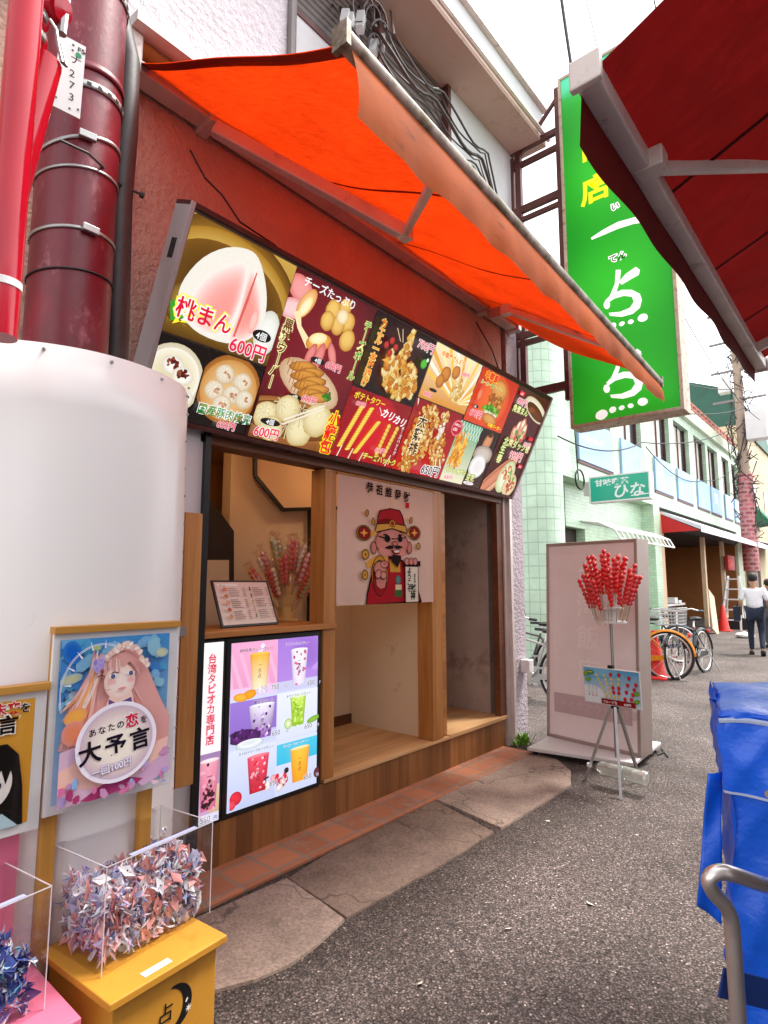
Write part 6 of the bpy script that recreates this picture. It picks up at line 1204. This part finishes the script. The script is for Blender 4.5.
for i, (z, dx) in enumerate(((9, 0), (8.2, .2), (7.5, -.2))):
    wire('overhead_wire', ['highest overhead wire running from the far pole along the mint facade', 'middle overhead wire running from the far pole along the mint facade', 'lowest overhead wire running from the far pole along the mint facade'][i], [V((X_ + dx, 26, z)), V((-4.4, 15, z - 2.1 - .25 * i)), V((-4.55, 10.4, z - 2.7 - .3 * i))], .016, .25)
wire('overhead_wire', 'thin overhead wire sagging across the white sky under the red awning', [ony(675, 300, 14), ony(760, 420, 25)], .012, .4)
wire('overhead_wire', 'dark twisted overhead cable crossing the white sky above the green sign', [ony(556, -40, 7), ony(573, 78, 7.2)], .022, .05)
wire('overhead_wire', 'thin overhead wire in the sky right of the twisted cable', [ony(580, -30, 9), ony(600, 60, 9)], .008, .02)
wire('overhead_wire', 'short overhead wire in the sky over the red awning corner', [ony(652, -10, 9), ony(660, 30, 9)], .012, .0)
for i, (lab, P) in enumerate((('overhead wire dropping from the far pole to the cream building corner', [V((X_, 26, 8.6)), V((-4.6, 29.5, 7.2)), V((-4.6, 36, 6.6))]), ('overhead wire from the far pole to the rooftop rail of the mint building', [V((X_, 26, 10.2)), V((-5., 19, 7.7))]), ('slack overhead wire looping beside the far pole above the small blue awning', [V((X_, 26, 6.4)), V((-4.55, 22, 4.9)), V((-4.6, 16, 5.0))]), ('overhead wire rising from the far pole toward the lane camera side', [V((X_, 26, 11.5)), V((.8, 9, 8.5))]))): wire('overhead_wire', lab, P, .014, .35)
# cable bundle under the eaves
for i in range(7):
    o = i * .035; P = [hz(300 + i * 14, -60, 5.6), onx(340 + i * 9, 15 + i * 3, -2.55 + o), onx(420 + i * 4, 115 - i * 4, -2.5 + o * .5), onx(470 + i * 3, 170 - i * 3, -2.55), onx(506, 205 + i * 3, -2.62)]
    b = MB(); pts = []
    for p, q in zip(P, P[1:]):
        for k in range(8): t = k / 8; pts.append(p.lerp(q, t) - V((0, 0, .1 * sin(pi * t))) + V((0, 0, .02 * sin(i * 3 + k))))
    b.tube(pts, (.007, .012, .008, .006, .014, .007, .009)[i], 6); tag(b.build('eaves_cable', MT['conduit']), 'dark cable in the bundle sagging under the shop eaves', 'cable', 'cables bundled under the shop eaves')
jb = thing('cable_clamps', 'cluster of cable clamps and loops above the orange awning', 'cable clamp', tuple(onx(372, 30, -2.45))); b = MB()
for k in range(9): p = onx(R.uniform(340, 392), R.uniform(2, 52), -2.46); b.obox(p, V((.02, .015, 0)), V((-.02, .03, .0)), V((0, .01, .05)))
b.build('clamps', MT['steel'], jb); b = MB()
for k in range(7): c_ = onx(R.uniform(345, 395), R.uniform(5, 55), -2.45); r_ = R.uniform(.06, .13); b.tube([c_ + V((.03 * sin(t), r_ * cos(t), r_ * sin(t))) for t in [q * .5 for q in range(11)]], .008, 5)
b.build('loops', MT['conduit'], jb)
# ================================================================ stepladder, cones, board, crate, bag
ld = thing('stepladder', 'white aluminium stepladder standing open before the ochre shop', 'ladder', (-4.2, 21, 0)); LY = 21.0
lb, rb_ = ony(720, 628, LY), ony(741, 628, LY); lt, rt_ = ony(726, 576, LY), ony(737, 576, LY); lb.z = rb_.z = 0; hL = lt.z; m_ = MB(); 
for p, q in ((lb, lt), (rb_, rt_)): m_.bar(p, V((q.x, LY + .25, hL)), .05, .06); m_.bar(V((p.x, LY + .9, 0)), V((q.x, LY + .35, hL)), .04, .05)
m_.build('rail', MT['whitem'], ld); m_ = MB()
for k in range(1, 6): t = k / 5.3; p, q = lb.lerp(V((lt.x, LY + .25, hL)), t), rb_.lerp(V((rt_.x, LY + .25, hL)), t); m_.bar(p, q, .09, .04)
m_.build('step', MT['whitem'], ld)
RC = mat('red cone plastic', '#e02a1c', .45, 0, .08)
def cone(lab, p, h):
    t = thing('traffic_cone', lab, 'traffic cone', tuple(p)); MB().lathe([(h * .24, .03), (h * .21, .06), (h * .05, h), (0, h)], p, 20).build('cone', RC, t, True); MB().box(p.x - h * .27, p.x + h * .27, p.y - h * .27, p.y + h * .27, 0, .03).build('base', RC, t, bevel=.008)
cone('red traffic cone standing before the white stepladder', onz(724, 631), .78); cone('red traffic cone half hidden behind the orange bicycle wheel', onz(656, 678), .72)
p = onz(738, 629); cr = thing('crate', 'dark open crate on the ground beside the traffic cone', 'crate', tuple(p)); b = MB().box(p.x - .35, p.x + .35, p.y - .2, p.y + .2, 0, .03)
for x in (-.35, .33): b.box(p.x + x, p.x + x + .02, p.y - .2, p.y + .2, .03, .34)
for y in (-.2, .18): b.box(p.x - .33, p.x + .33, p.y + y, p.y + y + .02, .03, .34)
b.build('body', MT['rubber'], cr); MB().box(p.x - .28, p.x + .1, p.y - .15, p.y + .15, .03, .3).build('contents', MT['whitem'], cr, bevel=.02)
p = onz(745, 638); b = MB(); b.ball(p + V((0, 0, .07)), .2, 12, (1.2, 1, .4)); o = tag(b.build('plastic_bag', MT['white'], None, True), 'small crumpled white plastic bag lying on the lane near the crate', 'bag')
md = o.modifiers.new('d', 'DISPLACE'); tx = bpy.data.textures.new('crumple', 'CLOUDS'); tx.noise_scale = .08; md.texture = tx; md.strength = .1
p, q = onz(716, 634), ony(705, 600, 19.4); tag(MB().bar(p + V((0, 0, .02)), V((q.x, 20.2, 1.15)), .42, .03, (1, 0, .3)).build('leaning_board', mat('pale board', '#d8b99a', .7, 0, .1)), 'pale plank leaning against the middle post of the ochre shop', 'board')
bxs = thing('folding_table', 'low pale table under white trays inside the ochre shop', 'table', (-5.4, 18.2, 0)); MB().box(-6.0, -4.75, 17.2, 19.6, .80, .86).build('top', MT['whitem'], bxs)
for k in range(9): x, y = R.uniform(-5.8, -4.9), R.uniform(17.4, 19.4); tag(MB().box(x - .2, x + .2, y - .15, y + .15, .861 + .001 * k, .95 + .012 * k).build('tray', MT['white'], None, bevel=.01), 'shallow white tray on the low pale table in the ochre shop', 'tray', 'white trays on the pale table')
for x in (-5.9, -4.85):
    for y in (17.3, 19.5): MB().box(x - .03, x + .03, y - .03, y + .03, 0, .8).build('leg', MT['grey'], bxs)
# ================================================================ bicycles
SAD = mat('black saddle', '#1c1a1c', .45, 0, .1); WIRE = mat('wire basket', '#b9b8b8', .35, .7, .08)
def bicycle(label, paint, loc, head, wheel='dark', basket=True, tyre='rubber', s=1.06, lean=.06, rings=None):
    t = thing('bicycle', label, 'bicycle', (0, 0, 0), 'bicycles parked by the mint building'); pm = mat('bike paint ' + paint, paint, .28, .1, .06, 5); r = .335; wb = 1.08
    m = MB(); bb, st_, hd, hb = V((.42, 0, .28)), V((.27, 0, .72)), V((.88, 0, .80)), V((.93, 0, .62))
    m.tube([bb, st_], .016).tube([hd, hb], .02).tube([bb, hb], .019).tube([st_ * .9 + bb * .1, hd * .95 + hb * .05], .015)
    for sd in (-.05, .05): m.tube([(0, sd, r), bb + V((0, sd * .4, 0))], .01).tube([(0, sd, r), st_ + V((.01, sd * .3, -.04))], .009).tube([hb + V((0, sd, -.01)), (wb - .03, sd, .45), (wb, sd, r)], .012)
    m.build('frame', pm, t, True)
    for cx, nm in ((0, 'wheel'), (wb, 'wheel')):
        w_ = MB().tube([(cx + r * cos(k * pi / 16), 0, r + r * sin(k * pi / 16)) for k in range(32)], .021, 8, False, True).build(nm, MT['rubber'], t, True)
        MB().tube([(cx + (r - .03) * cos(k * pi / 16), 0, r + (r - .03) * sin(k * pi / 16)) for k in range(32)], .013, 6, False, True).build('rim', MT['chrome'], w_, True)
        sp = MB()
        for k in range(16): a_ = k * pi / 8; sp.tube([(cx, .02 * (-1) ** k, r), (cx + (r - .03) * cos(a_), 0, r + (r - .03) * sin(a_))], .0022, 4)
        sp.tube([(cx, -.05, r), (cx, .05, r)], .022, 8); sp.build('spokes', MT['chrome'], w_)
        g = MB(); rr = r + .035; A_ = [k * pi / 18 for k in range(0 if cx else 1, 16 if cx else 19)]
        if cx: A_ = [.15 * pi + k * pi / 18 for k in range(15)]
        for q in (-1,): g.add([(cx + (rr + dr) * cos(a_), y, r + (rr + dr) * sin(a_)) for a_ in A_ for y, dr in ((-.032, -.03), (0, 0), (.032, -.03))], [(3 * k + j, 3 * k + j + 1, 3 * k + j + 4, 3 * k + j + 3) for k in range(len(A_) - 1) for j in (0, 1)])
        g.build('mudguard', pm, t, True, solid=.003)
    MB().tube([st_, (.235, 0, .84)], .013).build('seat_post', MT['chrome'], t, True)
    MB().lathe([(.0, -.01), (.10, 0), (.11, .03), (.05, .055), (0, .06)], (.19, 0, .83), 14).prism([V((.22, -.05, .845)), V((.42, -.018, .85)), V((.42, .018, .85)), V((.22, .05, .845))], (0, 0, .035)).build('saddle', SAD, t, True)
    h = MB().tube([(.86, 0, .86), hd, (.84, 0, 1.0)], .013).tube([(.70, -.29, .98), (.82, -.22, 1.02), (.86, 0, 1.0), (.82, .22, 1.02), (.70, .29, .98)], .012); ho_ = h.build('handlebar', MT['chrome'], t, True)
    MB().tube([(.62, -.30, .975), (.73, -.28, .985)], .018).tube([(.62, .30, .975), (.73, .28, .985)], .018).build('grip', SAD, ho_, True)
    c = MB().lathe([(.0, -.006), (.09, -.006), (.09, .006), (0, .006)], bb + V((0, -.06, 0)), 18, (0, 1, 0)).bar(bb + V((0, -.08, 0)), bb + V((.12, -.08, -.12)), .02, .015).bar(bb + V((0, .08, 0)), bb + V((-.12, .08, .12)), .02, .015).obox(bb + V((.12, -.12, -.12)), V((.045, 0, 0)), V((0, .04, 0)), V((0, 0, .012))).obox(bb + V((-.12, .12, .12)), V((.045, 0, 0)), V((0, .04, 0)), V((0, 0, .012))); c.build('crank', MT['steel'], t)
    MB().bar((0, .06, r - .02), (.42, .06, .28), .008, .07).build('chain_guard', pm, t)
    k = MB().tube([(-.0, -.07, r), (-.16, -.16, .01)], .009).tube([(0, .07, r), (-.14, .16, .01)], .009); k.build('kickstand', MT['steel'], t)
    MB().lathe([(.0, -.02), (.03, -.02), (.032, .0), (.02, .015), (0, .015)], (-.30, 0, .63), 10, (-1, 0, 0)).build('rear_lamp', RC, t)
    if basket:
        b = MB(); z0, z1 = .80, 1.04
        def rect(z, e): return [V((.97 - e, -.17 - e, z)), V((1.24 + e, -.17 - e, z)), V((1.24 + e, .17 + e, z)), V((.97 - e, .17 + e, z))]
        for j in range(6): q = rect(z0 + (z1 - z0) * j / 5, .03 * j / 5); b.tube(q, .004 if j not in (0, 5) else .007, 5, False, True)
        lo, hi = rect(z0, 0), rect(z1, .03)
        for e in range(4):
            for q in range(8): f = q / 8; b.tube([lo[e].lerp(lo[(e + 1) % 4], f), hi[e].lerp(hi[(e + 1) % 4], f)], .0035, 4)
        for q in range(6): b.tube([lo[0].lerp(lo[1], q / 5), lo[3].lerp(lo[2], q / 5)], .0035, 4)
        b.build('basket', WIRE, t)
    t.location = loc; t.rotation_euler = (lean, 0, head); t.scale = (s, s, s); return t
def bike_at(px, head, **k): p = onz(*px); return V((p.x, p.y, 0)), head
p = onz(669, 680); bicycle('bright orange bicycle with its rear wheel toward the lane', '#e88a14', (p.x, p.y, 0), radians(201), basket=True)
p = onz(706, 672); bicycle('black bicycle standing by the lane beside the orange one', '#16181c', (p.x, p.y, 0), radians(262), s=1.02)
p = onz(700, 668); bicycle('dark blue bicycle with wire basket behind the orange bicycle', '#22344a', (p.x - .42, p.y + .5, 0), radians(222), s=1.0)
p = onz(541, 703); bicycle('silver bicycle glimpsed between the lilac pillar and the standing sign', '#a9a6a2', (p.x + .25, p.y + .1, 0), radians(170), s=1.0)
p = onz(537, 690); bicycle('grey bicycle farthest back beyond the lilac pillar', '#5a5654', (p.x + .1, p.y + .5, 0), radians(185), s=1.0)
# ================================================================ people walking away
SKIN = mat('skin', '#b98a70', .55, 0, .06); HAIR = mat('short black hair', '#1a1614', .6, 0, .2, 40, .4, 60); SHIRT = mat('white shirt', '#e4e2e6', .8, 0, .04, 6, .3, 18, bdist=.02); NAVY = mat('navy trousers', '#1c2338', .8, 0, .12, 6, .3, 16, bdist=.02); SHOE = mat('black shoes', '#141416', .4); DARKC = mat('dark jacket', '#4a4656', .8, 0, .1, 6)
def skin(name, m, parent, verts, edges, sub=2):
    me = bpy.data.meshes.new(name); me.from_pydata([v[0] for v in verts], edges, []); me.materials.append(m); o = bpy.data.objects.new(name, me); COL.objects.link(o); adopt(o, parent)
    md = o.modifiers.new('skin', 'SKIN'); sv = me.skin_vertices[0].data
    for i, v in enumerate(verts): r = v[1]; sv[i].radius = (r, r) if not isinstance(r, tuple) else r
    sv[0].use_root = True; md.use_smooth_shade = True; md.branch_smoothing = .6; s_ = o.modifiers.new('s', 'SUBSURF'); s_.levels = sub; s_.render_levels = sub; return o
def person(label, loc, head, h, top, bottom, bag=False):
    t = thing('person', label, 'person', (0, 0, 0))
    # facing +x; y is left.  a unit figure of 1.70 m in mid-stride
    J = dict(pel=(0, 0, .92), wai=(.01, 0, 1.06), che=(.0, 0, 1.28), nec=(.0, 0, 1.43), hb=(.02, 0, 1.50), hed=(.03, 0, 1.60), sL=(0, .17, 1.38), eL=(-.05, .25, 1.12), wL=(.05, .26, .90), fL=(.09, .26, .82), sR=(0, -.17, 1.38), eR=(-.02, -.26, 1.13), wR=(.14, -.24, .98), fR=(.2, -.22, .94), hL=(.0, .09, .88), kL=(.10, .10, .49), aL=(.06, .10, .09), tL=(.2, .11, .03), hR=(0, -.09, .88), kR=(.03, -.10, .48), aR=(-.22, -.10, .13), tR=(-.10, -.11, .03))
    names = list(J); rad = dict(pel=.14, wai=.135, che=.15, nec=.055, hb=.07, hed=.095, sL=.06, eL=.042, wL=.03, fL=.035, sR=.06, eR=.042, wR=.03, fR=.035, hL=.085, kL=.055, aL=.036, tL=.03, hR=.085, kR=.055, aR=.036, tR=.03)
    E_ = [('pel', 'wai'), ('wai', 'che'), ('che', 'nec'), ('nec', 'hb'), ('hb', 'hed'), ('che', 'sL'), ('sL', 'eL'), ('eL', 'wL'), ('wL', 'fL'), ('che', 'sR'), ('sR', 'eR'), ('eR', 'wR'), ('wR', 'fR'), ('pel', 'hL'), ('hL', 'kL'), ('kL', 'aL'), ('aL', 'tL'), ('pel', 'hR'), ('hR', 'kR'), ('kR', 'aR'), ('aR', 'tR')]
    body = skin('body', SKIN, t, [(J[k], rad[k]) for k in names], [(names.index(a_), names.index(b_)) for a_, b_ in E_])
    def sub(nm, mt, ks, es, f=1.14, extra=None):
        vs = []; ix = {}
        for k in ks: ix[k] = len(vs); vs.append(((extra or {}).get(k, J[k]), rad[k] * f + .008))
        return skin(nm, mt, t, vs, [(ix[a_], ix[b_]) for a_, b_ in es])
    sub('shirt', top, ['pel', 'wai', 'che', 'nec', 'sL', 'eL', 'sR', 'eR'], [('pel', 'wai'), ('wai', 'che'), ('che', 'nec'), ('che', 'sL'), ('sL', 'eL'), ('che', 'sR'), ('sR', 'eR')], 1.3, dict(pel=(0, 0, .93), nec=(0, 0, 1.40)))
    sub('trousers', bottom, ['pel', 'hL', 'kL', 'aL', 'hR', 'kR', 'aR'], [('pel', 'hL'), ('hL', 'kL'), ('kL', 'aL'), ('pel', 'hR'), ('hR', 'kR'), ('kR', 'aR')], 1.12, dict(pel=(0, 0, .90)))
    hb_ = MB().ball((.005, 0, 1.635), .102, 18, (1.05, .95, 1.0)); o = hb_.build('hair', HAIR, t, True)
    b = MB()
    for sd in (-1, 1): b.ball((.03, sd * .098, 1.595), .03, 8, (.6, .35, 1))
    b.ball((.135, 0, 1.585), .022, 8, (1, .8, 1)).build('face', SKIN, t, True)
    for k in ('L', 'R'):
        q = V(J['a' + k]); d = V(J['t' + k]) - q; b = MB(); b.obox(q + d * .45 + V((0, 0, -.03)), V((.14, 0, -.03 if k == 'R' else 0)), V((0, .048, 0)), V((0, 0, .04))); b.build('shoe', SHOE, t, bevel=.02)
    if bag:
        b = MB().obox((.0, .33, .86), V((.17, 0, 0)), V((0, .06, 0)), V((0, 0, .15))).tube([(-.1, .33, 1.0), (-.08, .29, 1.1), (.08, .29, 1.1), (.1, .33, 1.0)], .012, 6)
        o = tag(b.build('shoulder_bag', NAVY, None, bevel=.03), 'dark bag carried at the left side of the man in the white shirt', 'bag'); o.location = loc; o.rotation_euler = (0, 0, head); o.scale = (h / 1.72,) * 3
    t.location = loc; t.rotation_euler = (0, 0, head); t.scale = (h / 1.72,) * 3; return t
q = onz(758, 655); hp = 78 / 72 * 1.45
person('person in a white shirt and navy trousers walking away down the lane', (q.x, q.y, 0), radians(97), hp * 1.05, SHIRT, NAVY, True)
person('person in a dark jacket walking ahead, cut by the right frame edge', (onz(773, 648).x, onz(773, 648).y, 0), radians(95), hp * .98, DARKC, mat('grey trousers', '#4a4850', .8))
# ================================================================ blue sheeted trolley with a tube handle
TARP = mat('blue tarpaulin', '#1560e0', .32, 0, .12, 4, .35, 9, '#0d48b8', 6, .66, spec=.5, bdist=.03); EYE = mat('brass eyelet', '#b9b2a4', .3, .9); TARPL = mat('pale edge', '#aebcd8', .6)
D_ = V((-sin(radians(13)), cos(radians(13)), 0)); RC_ = V((cos(radians(13)), sin(radians(13)), 0)); O3 = V((-.330, 1.625, 0)); cart = thing('covered_trolley', 'trolley wrapped in blue tarpaulin at the right edge of the frame', 'trolley', tuple(O3)); zt = 1.148
def tarp(i, j, w_=.62, d_=.5, out=0.):
    """walls of the sheet: i runs round the left, front and right sides, j from the ground upwards"""
    L = [O3 + D_ * d_, O3, O3 + RC_ * w_, O3 + RC_ * w_ + D_ * d_]; cum = [0, d_, d_ + w_, 2 * d_ + w_]; s = i * cum[3]; k = 0 if s < cum[1] else (1 if s < cum[2] else 2)
    p = L[k].lerp(L[k + 1], min(1, (s - cum[k]) / (cum[k + 1] - cum[k]))); n_ = [-RC_, -D_, RC_][k]; z = .1 + j
    wob = .006 * sin(s * 23 + z * 6) + .007 * (1 - 2 * abs(sin(z * 9 + s * 13 + sin(s * 7)))) + .004 * (1 - 2 * abs(sin(z * 21 - s * 31 + 2 * sin(z * 5)))) + .010 * sin(z * 5 + s * 4) * (1 - j)
    return V((p.x, p.y, z)) + n_ * (out + wob)
MB().grid(lambda i, j: tarp(i, j * (zt - .19)), 140, 70).build('sheet', TARP, cart, True)
MB().grid(lambda i, j: tarp(i, zt - .285 + .0 + j * .185, out=.011), 140, 18).build('upper_fold', TARP, cart, True)
MB().grid(lambda i, j: tarp(i, zt - .287 + j * .006, out=.0125), 140, 2).build('hem', TARPL, cart, True)
def topf(i, j): p = O3 + RC_ * (.63 * i - .006) + D_ * (.51 * j - .008); return V((p.x, p.y, zt + .014 * sin(i * 3.1) * sin(j * 3.1) + .006 * sin(i * 17 + j * 9) - .012 * (1 - min(1, min(i, j) * 12))))
MB().grid(topf, 50, 40).build('lid_sheet', TARP, cart, True, solid=.006)
b = MB().tube([topf(i / 20, 0) + V((0, 0, -.01)) for i in range(21)], .006, 6); b.build('hem', TARPL, cart, True)
MB().obox(O3 + RC_ * .31 + D_ * .25 + V((0, 0, .6)), RC_ * .285, D_ * .225, V((0, 0, .51))).build('load', MT['concrete'], cart)
for k in range(5): p = tarp(.36 + .07 * k, zt - .27, out=.0125); MB().lathe([(.004, 0), (.009, 0), (.009, .002), (.004, .002)], p, 14, -D_).build('eyelet', EYE, cart)
f0, f1 = plane_hit((722, 776), O3 + D_ * .0, D_), plane_hit((722, 932), O3, D_); g0, g1 = plane_hit((708, 774), O3, D_), plane_hit((697, 908), O3, D_)
MB().grid(lambda i, j: f1.lerp(f0, j).lerp(g1.lerp(g0, j), i) + D_ * (.03 - .02 * i + .008 * sin(j * 9 + i * 3)), 8, 20).build('side_flap', TARP, cart, True, solid=.004)
hm = lambda px, d=.95: O + ray(*px) * d
P = [hm((800, 892), 1.02), hm((768, 886), .97), hm((735, 875)), hm((722, 872)), hm((712, 875)), hm((709, 882)), hm((714, 893)), hm((725, 905)), hm((731, 918)), hm((733, 935))]; P += [V((P[-1].x, P[-1].y, .35)), V((P[-1].x, P[-1].y, .08))]
def smooth(P, n=4):
    out = []
    for i in range(len(P) - 1):
        p0, p1, p2, p3 = P[max(i - 1, 0)], P[i], P[i + 1], P[min(i + 2, len(P) - 1)]
        for k in range(n): t = k / n; out.append(.5 * ((2 * p1) + (p2 - p0) * t + (2 * p0 - 5 * p1 + 4 * p2 - p3) * t * t + (3 * p1 - p0 - 3 * p2 + p3) * t ** 3))
    return out + [P[-1]]
hP = smooth(P[:10]) + P[10:]; MB().tube(hP, .0122, 14).build('handle', MT['chrome'], cart, True)
q = V((P[-1].x, P[-1].y, 0)); MB().bar(q + V((0, 0, .09)), q + D_ * .75 + V((0, 0, .09)), .03, .03).bar(q + RC_ * .55 + V((0, 0, .09)), q + RC_ * .55 + D_ * .75 + V((0, 0, .09)), .03, .03).build('chassis', MT['steel'], cart)
for k in (q + D_ * .1, q + D_ * .7, q + RC_ * .55 + D_ * .1, q + RC_ * .55 + D_ * .7): MB().lathe([(.03, -.016), (.05, -.014), (.05, .014), (.03, .016)], k + V((0, 0, .05)), 18, RC_).build('wheel', MT['rubber'], cart)
s0, s1 = hm((728, 985), .97), hm((790, 1000), 1.0); MB().bar(s0 + V((-.01, 0, 0)), s1, .004, .045).build('strap', mat('dark blue strap', '#0d2f70', .6), cart)

# litter on the asphalt
SCR = mat('pale litter', '#cfc4b6', .8)
for i, px in enumerate(((637, 836), (590, 905), (548, 822), (508, 930), (662, 760), (420, 985), (690, 712))):
    p = onz(*px); b = MB(); t = R.random() * 3; s = R.uniform(.009, .016); b.add([p + V((cos(t + a) * s * k, sin(t + a) * s * k, .004 + .006 * (a > 3))) for a, k in ((0, 1.6), (1.6, .7), (3.1, 1.3), (4.6, .8))], [(0, 1, 2), (0, 2, 3)])
    tag(b.build('litter_scrap', SCR), 'tiny pale scrap of litter lying on the dark asphalt', 'litter', 'scraps of litter on the asphalt')
